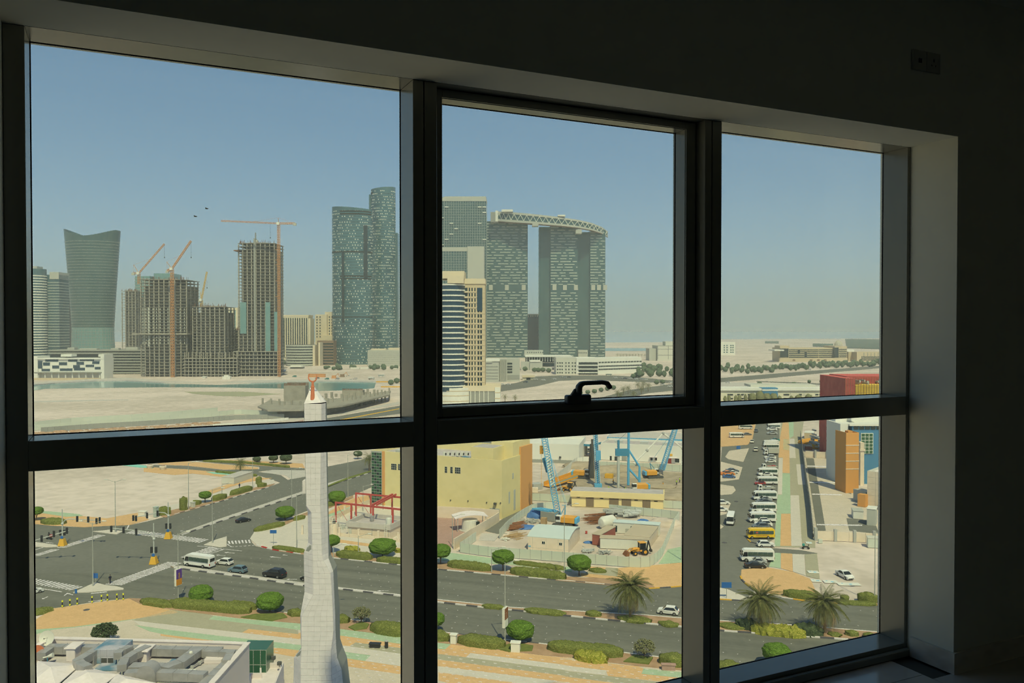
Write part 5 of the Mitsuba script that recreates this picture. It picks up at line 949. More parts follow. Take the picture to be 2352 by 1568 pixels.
k = thing('water_tank', 'white upright water tank on the roof of the depot hut', 'water tank'); part(k, 'barrel', F_.put(xf(lathe([(0, 2.2), (.5, 2.15), (.72, 1.9), (.72, .1), (0, .1)], 14), frame([q[0], q[1], hd+.3], [1, 0]))), 'mat_cabin_white', smooth=50); part(k, 'stand', F_.put(boxes([(q[0]-.7, q[0]+.7, q[1]-.7, q[1]+.7, hd+.3, hd+.42)])), 'mat_steel')
k = thing('roof_ladder', 'pale ladder against the front of the depot hut', 'ladder'); u0 = F_.L*.9
part(k, 'rail', F_.put([tube((u0, -.9, 0), (u0, -.35, hd+1.6), .05), tube((u0+.6, -.9, 0), (u0+.6, -.35, hd+1.6), .05)]), 'mat_cabin_white'); part(k, 'rung', F_.put([tube((u0, -.9+.55*t, (hd+1.6)*t), (u0+.6, -.9+.55*t, (hd+1.6)*t), .035, n=4) for t in np.linspace(.06, .95, 11)]), 'mat_cabin_white')
q = (F_.L*.33, 5.5); k = thing('roof_cowl', 'small round vent on the back of the depot roof', 'vent'); part(k, 'body', F_.put(xf(lathe([(0, 1.5), (.5, 1.4), (.5, .2), (.35, 0)], 12), frame([q[0], q[1], hd+.3], [1, 0]))), 'mat_duct', smooth=40)
# silo
B0 = G(*p1('E', 712, 1170)); Mb = frame([B0[0], B0[1], 0], RT); k = thing('silo', 'cream cylindrical silo with railings beside the minaret', 'silo')
hs = HT(*p1('E', 712, 1170), p1('E', 0, 1015)[1]); part(k, 'tank', xf(lathe([(0, hs), (1.15, hs), (1.2, hs-.3), (1.2, 0)], 18), Mb), 'mat_wall_cream', smooth=40)
part(k, 'railing', xf(cat([tube((1.5*math.cos(a), 1.5*math.sin(a), 0), (1.5*math.cos(a), 1.5*math.sin(a), hs+1.6), .05, n=4) for a in np.linspace(0, 2*math.pi, 9)[:-1]]+[tube((1.5*math.cos(a), 1.5*math.sin(a), h), (1.5*math.cos(a+.785), 1.5*math.sin(a+.785), h), .04, n=4) for a in np.linspace(0, 2*math.pi, 9)[:-1] for h in (hs+.5, hs+1.0, hs+1.55)]), Mb), 'mat_cabin_white'); part(k, 'top_valve', xf(cat([box(-.4, .4, -.3, .3, hs, hs+.6), tube((0, 0, hs), (0, 0, hs+1.2), .1)]), Mb), 'mat_metal_dark')
# gantry
k = thing('gantry_frame', 'red steel gantry frame standing round the depot', 'gantry')
def leg(c, x, yt, yb): q = G(*p1(c, x, yb)); return q, HT(*p1(c, x, yb), p1(c, x, yt)[1])
hg = 6.6; front = [leg('E', x, 0, y)[0] for x, y in ((736, 1060), (935, 1085), (1215, 1120), (1470, 1150), (1700, 1178))]; back = [leg('E', x, 0, y)[0] for x, y in ((995, 925), (1186, 945), (1460, 972), (1700, 998))]
for q in front+back: part(k, 'column', xf(cat([box(-.2, .2, -.25, .25, 0, hg), box(-.35, .35, -.4, .4, 0, .12)]), frame([q[0], q[1], 0], RT)), 'mat_steel_red')
def beam(a, b, z, h=.45, w=.3): L = np.linalg.norm((b-a)[:2]); return xf(box(-.2, L+.2, -w/2, w/2, z-h, z), frame([a[0], a[1], 0], b-a))
part(k, 'runway_beam', beam(front[0], front[-1], hg), 'mat_steel_red'); part(k, 'runway_beam', beam(back[0], back[-1], hg), 'mat_steel_red'); part(k, 'crane_bridge', cat([beam(front[2], back[2], hg+.55, .5, .5), beam(front[2]+RT*1.0, back[2]+RT*1.0, hg+.55, .5, .3)]), 'mat_steel_red')
for a, b in ((front[0], front[1]), (back[0], back[1])): part(k, 'brace', cat([tube((a[0], a[1], hg-.3), (b[0], b[1], .3), .05, n=4)]), 'mat_steel_red')
q = (front[2]+back[2])*.5; part(k, 'hoist', cat([xf(box(-.5, .5, -.4, .4, hg-.4, hg+.1), frame([q[0], q[1], 0], RT)), tube((q[0], q[1], hg-.4), (q[0], q[1], hg-2.4), .05)]), 'mat_metal_dark')
# depot yard wall with pale piers, junk behind
fence_run('depot_fence', 'low cream fence with square piers in front of the depot', px('E', (600, 1165), (780, 1185), (1280, 1232), (1560, 1262)), .9, 3.4, ('mat_wall_cream',), .15)
for i, (x, y) in enumerate(((782, 1190), (1030, 1212), (1283, 1236), (1538, 1262), (305, 1160), (655, 1170), (850, 905), (970, 860))):
    q = G(*p1('E', x, y)); solo('gate_pier', xf(cat([box(-.22, .22, -.22, .22, 0, 2.3), box(-.28, .28, -.28, .28, 2.3, 2.4)]), frame([q[0], q[1], 0], RT)), 'mat_wall_cream', 'square cream pier: '+('nearest the silo in the depot fence', 'in front of the depot door', 'under the middle of the depot hut', 'at the mullion end of the depot fence', 'left of the minaret foot path', 'against the silo', 'on the side fence halfway to the gantry', 'on the side fence by the gantry corner')[i], 'pier')
wall_run('boundary_wall', 'low cream side fence between the footway and the red gantry', px('E', (655, 1010), (850, 910), (970, 850), (1120, 790), (1200, 760)), 1.4, t=.12)
rr = random.Random(31)
for i, (x, y, l) in enumerate(((1060, 945, 'left of the gantry middle'), (1350, 965, 'right of the crane bridge'), (830, 1080, 'behind the silo'))):
    q = G(*p1('E', x, y)); rows = []
    for j in range(40): u, v = rr.gauss(0, 1.6), rr.gauss(0, 1.0); rows.append(xf(box(-rr.uniform(.1, .5), rr.uniform(.1, .5), -.1, .15, 0, rr.uniform(.1, 1.0)), frame([q[0]+u, q[1]+v, 0], (rr.uniform(-1, 1), rr.uniform(-1, 1)))))
    solo('scrap_pile', rows, 'mat_galvanised', 'heap of grey metal scrap in the depot yard, '+l, 'scrap', kind='stuff')

# ---- the minaret
MD = 95.0; S = Site(MD, 718)
MT = building('minaret', 'tall white faceted stone minaret crowned by a copper crescent')
LV = [(1780, 655, 685, 765, 795, 1.5, 2.0), (1550, 664, 688, 759, 775, 1.5, 1.6), (1520, 665, 688, 758, 766.5, 1.4, 1.2), (1493, 686.8, 690, 757.5, 765, .5, 1.0), (1450, 685.5, 690, 763, 764.5, .5, .7), (1415, 685, 690, 762, 764, .5, .7), (1365, 692.4, 717.5, 760, 762, 1.0, .7), (1316, 691.3, 717, 757, 760, 1.0, .7), (1287, 691, 717, 741, 748, 1.0, 1.0), (1274, 691, 716.5, 738, 747.6, 1.0, 1.1), (1250, 702, 716, 737, 747, .9, 1.1), (1177, 701.5, 714, 735, 745.5, .8, 1.1), (1160, 701, 702, 734, 745, .06, 1.1), (927, 697, 698, 737.5, 742, .06, 1.0)]
def mpoly(l):
    y, a, b, c, d, ya, yd = l; z = max(0, S.z(y)); w = S.x(d)-S.x(a)
    return np.array([[S.x(a), ya, z], [S.x(b), 0, z], [S.x(c), 0, z], [S.x(d), yd, z], [S.x(d)-.1, w*.95, z], [S.x(a)+.1, w*.95, z]])
P_ = [mpoly(l) for l in LV]; v = np.vstack(P_); f = []
for k in range(len(P_)-1):
    for i in range(6): j = (i+1) % 6; f += [[k*6+i, k*6+j, (k+1)*6+j], [k*6+i, (k+1)*6+j, (k+1)*6+i]]
part(MT, 'shaft', S.put(trimesh.Trimesh(v, f, process=False)), 'mat_grey_stone')
# cladding tiles laid on every facet, joints left open
tiles = []
for k in range(len(P_)-1):
    for i in (0, 1, 2):
        a, b, c, d = P_[k][i], P_[k][i+1], P_[k+1][i+1], P_[k+1][i]
        wd = max(np.linalg.norm(b-a), np.linalg.norm(c-d)); ht = c[2]-b[2]
        nu, nv = max(1, round(wd/.72)), max(1, round(ht/.62))
        if wd < .12: continue
        at = lambda s, t: (a*(1-s)+b*s)*(1-t)+(d*(1-s)+c*s)*t
        for q in range(nv):
            for p in range(nu):
                g0, g1 = .008/wd*nu, .008/ht*nv
                c4 = np.array([at((p+g0)/nu, (q+g1)/nv), at((p+1-g0)/nu, (q+g1)/nv), at((p+1-g0)/nu, (q+1-g1)/nv), at((p+g0)/nu, (q+1-g1)/nv)])
                n1, n2 = np.cross(c4[1]-c4[0], c4[2]-c4[0]), np.cross(c4[2]-c4[0], c4[3]-c4[0])
                n_ = n1+n2; n_ /= np.linalg.norm(n_)+1e-12; o = c4+n_*.03
                tiles.append((-np.linalg.norm(n1)*(i == 1)*1.0, trimesh.Trimesh(np.vstack([c4, o]), [[4, 5, 6], [4, 6, 7], [0, 1, 5], [0, 5, 4], [1, 2, 6], [1, 6, 5], [2, 3, 7], [2, 7, 6], [3, 0, 4], [3, 4, 7]], process=False), (a[2]+d[2])/2))
tiles.sort(key=lambda t: (t[2] < 11, t[0]))
for t in tiles[:290]: part(MT, 'cladding_tile', S.put(t[1]), 'mat_stone_clad')
part(MT, 'lower_cladding', S.put([t[1] for t in tiles[290:]]), 'mat_stone_clad', kind='stuff')
t = P_[-1]; zt0 = t[0][2]; ap = np.array([S.x(705.5), 1.9, S.z(887)]); hullp = np.vstack([t, [ap], [ap+[.12, .3, 0]]]); hullp[2:4, 2] += .12
part(MT, 'sloping_cap', S.put(trimesh.convex.convex_hull(hullp)), 'mat_stone_clad')
bc = np.array([S.x(714.5), .55, S.z(919)]); bt_ = np.array([S.x(715), .55, S.z(891)])
part(MT, 'finial', S.put([tube(bc, bt_, .26, .20, 10), tube(bt_, bt_+[0, 0, .8], .17, .13, 10), lathe([(0, .16), (.22, .1), (.22, -.1), (0, -.16)], 10, frame(bt_+[0, 0, .1], [1, 0]))]), 'mat_copper', smooth=40)
cr = [(S.x(714.8)+.46*math.sin(a)*1.05, .55, S.z(864.5)-.1-.46*math.cos(a)*1.15) for a in np.linspace(-2.45, 2.45, 25)]
part(MT, 'crescent', S.put([tube(a, b, .02+.075*math.sin(math.pi*(i+.5)/24), .02+.075*math.sin(math.pi*(i+1.5)/24), 6) for i, (a, b) in enumerate(zip(cr[:-1], cr[1:]))]), 'mat_copper', smooth=40)
part(MT, 'side_box', S.put(box(S.x(688.5), S.x(700), .9, 2.2, S.z(1136), S.z(1107))), 'mat_stone_clad')

# ---- mosque roof at the bottom left
ZP, ZR = 9.6, 8.5
cor = [G(*p, ZP)[:2] for p in px('F', (60, 1170), (290, 1030), (375, 1000))]+[G(*p, ZP)[:2] for p in px('Gg', (700, 1056), (1050, 1070), (610, 1568), (440, 1800))]+[G(-60, 1800, ZP)[:2]]
MP = Polygon(cor); MQ = building('mosque', 'flat white mosque roof crowded with grey ducts and plant')
part(MQ, 'wall', extr(MP.difference(MP.buffer(-.55, join_style=2)), ZP, 0), 'mat_mosque_wall'); part(MQ, 'coping', extr(MP.buffer(.12, join_style=2).difference(MP.buffer(-.65, join_style=2)), .12, ZP), 'mat_roof_white'); part(MQ, 'roof', extr(MP.buffer(-.5), .3, ZR-.3), 'mat_roof_grey')
for x in (735, 1535): q = G(*p1('F', x, 1055), ZP-.6); part(MQ, 'roof_outlet', xf(rbox(-.22, .22, -.5, .1, -.45, .3, .04), frame(q, RT)), 'mat_mosque_wall')
def duct(label, pts, w=.9, h=.8, z=ZR+.35, m='mat_duct', c='F'):
    k = thing('duct', label, 'air duct'); P = gp(px(c, *pts), z+h); a = LineString(P); body = extr(a.buffer(w/2, cap_style=2, join_style=2), h, z)
    part(k, 'body', body, m)
    n = max(2, int(a.length/2.0))
    for i in range(n+1):
        q = a.interpolate(i/n, True).coords[0]; part(k, 'support', box(q[0]-.08, q[0]+.08, q[1]-.08, q[1]+.08, ZR, z), 'mat_steel')
    for i in range(1, n):
        q = np.array(a.interpolate((i)/n, True).coords[0]); q2 = np.array(a.interpolate(i/n+.01, True).coords[0]); part(k, 'flange', xf(box(-.04, .04, -w/2-.05, w/2+.05, z-.03, z+h+.05), frame([q[0], q[1], 0], q2-q)), 'mat_duct')
    return k
duct('long grey duct along the back parapet of the mosque roof', [(240, 1190), (380, 1095), (900, 1100), (1906, 1125), (2500, 1135)], 1.2, 1.0)
duct('grey duct slanting down beside the white housing on the mosque roof', [(1010, 1085), (700, 1270), (740, 1310), (830, 1350)], 1.1, 1.0, ZR+.8)
duct('grey duct slanting over the blue plant room to the parapet', [(1360, 1095), (1220, 1160), (1200, 1190)], 1.0, .9, ZR+1.0)
duct('grey duct slanting right of the blue plant room', [(1580, 1095), (1400, 1180), (1290, 1250), (1250, 1340)], 1.1, .9, ZR+.8)
duct('grey duct bending round the middle of the mosque roof', [(1300, 1420), (1560, 1410), (1960, 1420), (2300, 1440)], 1.2, 1.0)
duct('grey duct with a rounded end in the middle of the mosque roof', [(1360, 1340), (1600, 1340), (1760, 1345)], 1.6, .7, ZR+.5)
duct('grey duct at the right end of the mosque roof', [(480, 1150), (820, 1165), (760, 1280)], 1.0, .9, ZR+.4, c='Gg')
duct('wide grey duct crossing the mosque roof to the corner', [(420, 1120), (180, 1290), (60, 1330), (-20, 1370)], 1.5, .9, ZR+.5, c='Gg')
duct('grey duct parallel to the sloping right parapet', [(930, 1150), (560, 1480), (470, 1568)], 1.1, .6, ZR+.3, c='Gg')
k = thing('duct_bend', 'big grey rounded duct bend in the middle of the mosque roof', 'air duct'); q = G(*p1('F', 1590, 1430), ZR+1.2); part(k, 'body', xf(cat([tube((0, -.9, 0), (0, .9, 0), 1.15, n=16), box(-1.15, 1.15, -.9, .9, -1.2, 0)]), frame(q, RT)), 'mat_duct', smooth=30)
def roofbox(name, label, c, x0, x1, yb, hgt, dep, m, catg, roof=None, over=0.0):
    a, b = G(*p1(c, x0, yb), ZR), G(*p1(c, x1, yb), ZR); L = np.linalg.norm((b-a)[:2]); k = thing(name, label, catg); M_ = frame([a[0], a[1], ZR], b-a)
    part(k, 'body', xf(rbox(0, L, 0, dep, 0, hgt, .04), M_), m)
    if roof: part(k, 'roof', xf(rbox(-over, L+over, -over, dep+over, hgt, hgt+.18, .03), M_), roof)
    return k, M_, L
roofbox('plant_housing', 'cream housing with a flat white lid on the left of the mosque roof', 'F', 552, 665, 1305, 1.7, 1.9, 'mat_mosque_wall', 'plant housing', 'mat_roof_white', .18)
roofbox('plant_housing', 'cream housing with a flat white lid in the middle of the mosque roof', 'F', 1415, 1560, 1310, 1.4, 1.9, 'mat_mosque_wall', 'plant housing', 'mat_roof_white', .3)
k, M_, L = roofbox('plant_room', 'faded blue plant room on the mosque roof', 'F', 905, 1240, 1328, 1.9, 3.4, 'mat_duct_blue', 'plant room')
part(k, 'panel', xf(boxes([(L*i/4+.05, L*(i+1)/4-.05, -.04, .02, .1+.9*j, .95+.9*j) for i in range(4) for j in range(2)]), M_), 'mat_duct_blue'); part(k, 'grille', xf(boxes([(L*.27, L*.48, -.07, 0, .1, .75), (L*.52, L*.72, -.07, 0, .1, .75)]), M_), 'mat_metal_dark')
roofbox('vent_box', 'grey vent box left of the blue plant room', 'F', 808, 900, 1362, 1.3, 1.0, 'mat_duct', 'vent'); roofbox('vent_box', 'grey vent box right of the blue plant room', 'F', 1318, 1410, 1368, 1.5, .9, 'mat_duct', 'vent')
k, M_, L = roofbox('condenser', 'white slatted condenser at the bottom edge of the mosque roof', 'F', 1680, 2120, 1568, 1.0, 1.8, 'mat_cabin_white', 'condenser')
for i in range(16): part(k, 'slat', xf(box(L*(i+.2)/16, L*(i+.8)/16, -.05, .02, .15, .9), M_), 'mat_steel')
roofbox('roof_box', 'pale flat rooftop box beside the right parapet', 'Gg', 480, 700, 1330, .6, 2.2, 'mat_mosque_wall', 'rooftop box'); roofbox('roof_box', 'blue and rusty metal sheet box on the mosque roof', 'Gg', 0, 250, 1410, .7, 2.0, 'mat_duct_blue', 'rooftop box')
roofbox('roof_box', 'low rusty sheet below the blue plant room', 'F', 900, 1290, 1420, .25, 2.0, 'mat_duct_blue', 'rooftop box')
# tent-like skylights
mat('skylight_white', lambda p, n, uv: mix(ph(212, 208, 184), ph(224, 220, 198), fbm(p.x*2.5, p.y*2.5, 0, 3)))
for i, (c4, a_) in enumerate((([(200, 1290), (740, 1335), (430, 1600), (60, 1600)], (330, 1330)), ([(740, 1350), (1195, 1460), (960, 1640), (420, 1640)], (800, 1372)), ([(1195, 1450), (1700, 1570), (1400, 1700), (960, 1700)], (1240, 1465)))):
    k = thing('skylight', ('white pitched skylight roof at the window edge of the mosque', 'white pitched skylight roof, middle one of the row', 'white pitched skylight roof, right one of the row')[i], 'skylight')
    B4 = np.array([G(*p, ZR+.9) for p in px('F', *c4)]); A4 = G(*p1('F', *a_), ZR+1.7)
    cen = B4.mean(0); cen[2] = ZR+1.75
    part(k, 'roof', trimesh.convex.convex_hull(np.vstack([B4, [cen], B4-[0, 0, .12]])), 'mat_skylight_white')
    In = cen*[1, 1, 0]+(B4-cen)*[.93, .93, 0]; part(k, 'glazing', hexa((In+[0, 0, ZR])[::-1], (In+[0, 0, ZR+.8])[::-1]), 'mat_green_glass')
# dishes
def dish(label, c, x, y, r, z=ZR+1.6, m='mat_cabin_white'):
    q = G(*p1(c, x, y), z); k = thing('satellite_dish', label, 'satellite dish'); d = SUN*[.3, .3, 0]+np.array([0, 0, .25])-FH*.9; d /= np.linalg.norm(d)
    a = np.cross(d, [0, 0, 1]); a /= np.linalg.norm(a); M_ = np.eye(4); M_[:3, 0] = a; M_[:3, 1] = np.cross(d, a); M_[:3, 2] = d; M_[:3, 3] = q
    part(k, 'reflector', xf(lathe([(0, 0), (r*.5, r*.06), (r*.85, r*.18), (r, r*.26), (r, r*.22), (r*.5, r*.02), (0, -.05)], 20), M_), m, smooth=50); part(k, 'mast', tube(q-d*.05, [q[0], q[1], ZR], .05), 'mat_steel'); part(k, 'feed_arm', cat([tube(q, q+d*r*.9, .02, n=4), box(*(np.array([q+d*r*.9-.06, q+d*r*.9+.06]).T.ravel()))]), 'mat_metal_dark')
dish('big white satellite dish at the corner of the mosque roof', 'F', 322, 1003, 1.0, ZR+1.7)
dish('pinkish satellite dish cut by the window jamb', 'F', 205, 1185, .95, ZR+.9, 'mat_copper')
k = thing('loudspeaker', 'white horn loudspeaker on a bracket at the left of the mosque roof', 'loudspeaker'); q = G(*p1('F', 320, 1240), ZR+.9); part(k, 'horn', xf(cat([tube((0, 0, 0), (.7, .1, .2), .12, .34, 12), tube((-.5, -.1, -.1), (0, 0, 0), .1)]), frame(q, RT)), 'mat_cabin_white', smooth=40); part(k, 'bracket', tube(q, [q[0], q[1], ZR], .06), 'mat_steel_blue')
k = thing('camera_pole', 'white dome camera on a short pole on the mosque roof', 'camera'); q = G(*p1('Gg', 320, 1330), ZR); part(k, 'pole', tube(q, q+[0, 0, 1.3], .06), 'mat_duct'); part(k, 'dome', lathe([(0, .3), (.2, .25), (.26, .1), (.22, -.1), (0, -.15)], 12, frame(q+[0, 0, 1.4], RT)), 'mat_cabin_white', smooth=50)
k = thing('roof_pipes', 'run of grey pipes and valves beside the rooftop box', 'pipes'); q, q2 = G(*p1('Gg', 330, 1370), ZR+.4), G(*p1('Gg', 520, 1260), ZR+.4); q3 = G(*p1('Gg', 700, 1280), ZR+.4); part(k, 'pipe', cat([tube(q, q2, .1), tube(q2, q3, .1), tube(q+FH*.4, q2+FH*.4, .08)]), 'mat_duct'); part(k, 'valve', cat([box(*(np.array([p-.18, p+.18]).T.ravel())) for p in (q, (q+q2)/2, q2, q3)]), 'mat_steel')
# annexes right of the mosque
k = building('glass_annex', 'small green glass lobby at the corner of the mosque'); A_ = Face(p1('Gg', 1062, 1440), p1('Gg', 1185, 1440), 0)
q = G(*p1('Gg', 1062, 1255), 5.0); ML = frame([q[0], q[1], 0], RT); part(k, 'glazing', xf(box(-1.5, 2.3, 0, 3.5, 0, 6.2), ML), 'mat_green_glass'); part(k, 'mullion', xf(boxes([(x, x+.06, -.05, 0, 0, 6.2) for x in (-.6, .4, 1.4, 2.24)]+[(-1.5, 2.3, -.05, 0, z, z+.06) for z in (2, 4, 6.1)]), ML), 'mat_steel')
k = building('annex', 'low white annex with a walled roof between mosque and minaret'); Ps = [G(*p, 3.6)[:2] for p in px('Gg', (1175, 1310), (1480, 1315), (1380, 1560), (1300, 1700), (1000, 1700), (1050, 1440), (1180, 1440))]; PP = Polygon(Ps).buffer(0)
part(k, 'wall', extr(PP.difference(PP.buffer(-.25, join_style=2)), 3.6, 0), 'mat_mosque_wall'); part(k, 'roof', extr(PP.buffer(-.2), .2, 2.7), 'mat_roof_white')
for i, (x, y) in enumerate(((1350, 1300), (1425, 1370))): q = G(*p1('Gg', x, y), 3.6); kk = thing('floodlight', ('dark floodlight on the annex wall nearer the lobby', 'dark floodlight on the annex wall nearer the minaret')[i], 'floodlight'); part(kk, 'head', xf(rbox(-.3, .3, -.2, .2, .3, .8, .05), frame(q, RT)), 'mat_metal_dark'); part(kk, 'stem', tube(q, q+[0, 0, .35], .05), 'mat_metal_dark')
# ---------------------------------------------------------------- vehicles
for n, c in dict(white=(.68, .68, .66), silver=(.40, .42, .43), grey=(.13, .15, .17), black=(.012, .013, .016), blue=(.03, .10, .28), steelblue=(.12, .19, .24), red=(.34, .03, .03), orange=(.60, .20, .04), yellow=(.72, .46, .01), teal=(.04, .25, .22), cream=(.62, .60, .52)).items():
    scene['mat_paint_'+n] = {'type': 'twosided', 'bsdf': {'type': 'principled', 'base_color': {'type': 'rgb', 'value': list(c)}, 'roughness': .3, 'specular': .5, 'clearcoat': .6, 'clearcoat_gloss': .9}}
mat('car_glass', (.015, .018, .02), 0.08, 0.6, raw=True); mat('tyre', (.018, .018, .018), 0.8, raw=True); mat('hub', (.42, .43, .43), 0.3, 0.5, .7, raw=True); mat('lamp_red', (.40, .03, .02), 0.3, raw=True); mat('lamp_white', (.72, .72, .70), 0.2, raw=True); mat('bus_glass', (.045, .075, .065), 0.1, 0.6, raw=True); mat('trim_black', (.03, .03, .03), 0.5, raw=True)
def profile(pts, W, belt, top, tum=.2, inset=0.0):
    m = extr(pts, 1.0); v = m.vertices
    x, z, s = v[:, 0].copy(), v[:, 1].copy(), v[:, 2]*2-1
    L = max(abs(x)); w = W/2*(1-tum*np.clip((z-belt)/(top-belt), 0, 1))*(1-.13*np.abs(x/L)**5)-inset
    m.vertices = np.stack([x, s*w, z], 1); m.faces = m.faces[:, ::-1]; return m
def chop(m): return trimesh.Trimesh(m.vertices, m.faces, process=False)
SHP = {
 'sedan': dict(L=4.6, W=1.82, H=1.45, belt=.92, side=[(2.28, .28), (2.30, .62), (2.1, .78), (1.2, .93), (.45, 1.42), (-.6, 1.45), (-1.45, 1.02), (-2.2, .98), (-2.3, .6), (-2.26, .28)], win=[(.95, .96), (.36, 1.36), (-.55, 1.38), (-1.15, 1.0)], ws=((1.2, .95), (.48, 1.40)), rw=((-1.42, 1.04), (-.66, 1.42))),
 'suv': dict(L=4.6, W=1.86, H=1.7, belt=1.0, side=[(2.26, .32), (2.30, .75), (2.1, .95), (1.1, 1.06), (.45, 1.66), (-1.5, 1.68), (-2.15, 1.08), (-2.3, .95), (-2.28, .32)], win=[(.88, 1.10), (.38, 1.58), (-1.42, 1.59), (-1.75, 1.14)], ws=((1.08, 1.08), (.5, 1.63)), rw=((-2.14, 1.12), (-1.6, 1.62))),
 'hatch': dict(L=4.1, W=1.75, H=1.55, belt=.95, side=[(2.02, .28), (2.06, .66), (1.85, .85), (1.1, .98), (.42, 1.50), (-1.2, 1.53), (-1.85, 1.05), (-2.03, .9), (-2.0, .28)], win=[(.88, 1.0), (.34, 1.44), (-1.1, 1.46), (-1.5, 1.06)], ws=((1.08, 1.0), (.48, 1.47)), rw=((-1.84, 1.08), (-1.3, 1.49))),
}
CACHE = {}
def car_parts(kind):
    if kind in CACHE: return CACHE[kind]
    s = SHP[kind]; W, b, h = s['W'], s['belt'], s['H']; P = {}
    body = profile(s['side'], W, b, h); P['body'] = [(body, None, 25)]
    gl = []
    for sg in (1, -1):
        m = extr(s['win'], 1.0); v = m.vertices; x, z, t = v[:, 0].copy(), v[:, 1].copy(), v[:, 2]
        L = s['L']/2; w = W/2*(1-.2*np.clip((z-b)/(h-b), 0, 1))*(1-.13*np.abs(x/L)**5)
        m.vertices = np.stack([x, sg*(w-.03+.05*t), z], 1); gl.append((m, 'mat_car_glass', 0))
    P['side_window'] = gl
    def scr(a, c, o):
        (xa, za), (xc, zc) = a, c; wa, wc = W/2*.88, W/2*.72
        q = np.array([[xa, -wa, za], [xa, wa, za], [xc, wc, zc], [xc, -wc, zc]]); n = np.cross(q[1]-q[0], q[2]-q[0]); n /= np.linalg.norm(n); n *= np.sign(n[0]*o) or 1
        return trimesh.convex.convex_hull(np.vstack([q+n*.02, q-n*.05]))
    P['windscreen'] = [(scr(*s['ws'], 1), 'mat_car_glass', 0)]; P['rear_window'] = [(scr(*s['rw'], -1), 'mat_car_glass', 0)]
    wh = lathe([(0, .11), (.2, .11), (.21, .10), (.32, .10), (.335, .06), (.335, -.06), (.32, -.1), (0, -.1)], 14); hubm = lathe([(0, .13), (.18, .12), (.2, .1), (0, .1)], 10)
    R = lambda sg: np.array([[1, 0, 0, 0], [0, 0, sg, 0], [0, -sg, 0, 0], [0, 0, 0, 1.]])
    P['wheel'] = []; P['hubcap'] = []
    for x in (s['L']*.305, -s['L']*.3):
        for sg in (1, -1):
            M = R(sg); M[:3, 3] = [x, sg*(W/2-.1), .335]; P['wheel'].append((xf(wh, M), 'mat_tyre', 30)); P['hubcap'].append((xf(hubm, M), 'mat_hub', 0))
    L = s['L']/2
    P['headlight'] = [(box(L-.24, L-.03, y-.17, y+.17, .66, .78), 'mat_lamp_white', 0) for y in (.58, -.58)]; P['tail_light'] = [(box(-L+.0, -L+.14, y-.15, y+.15, .80, .94), 'mat_lamp_red', 0) for y in (.62, -.62)]
    P['bumper'] = [(box(L-.1, L+.02, -.62, .62, .3, .45), 'mat_trim_black', 0), (box(-L-.01, -L+.1, -.62, .62, .3, .48), 'mat_trim_black', 0)]
    CACHE[kind] = {n: [(shape(m, 'mat_paint_white', sm), mm) for m, mm, sm in l] for n, l in P.items()}
    return CACHE[kind]
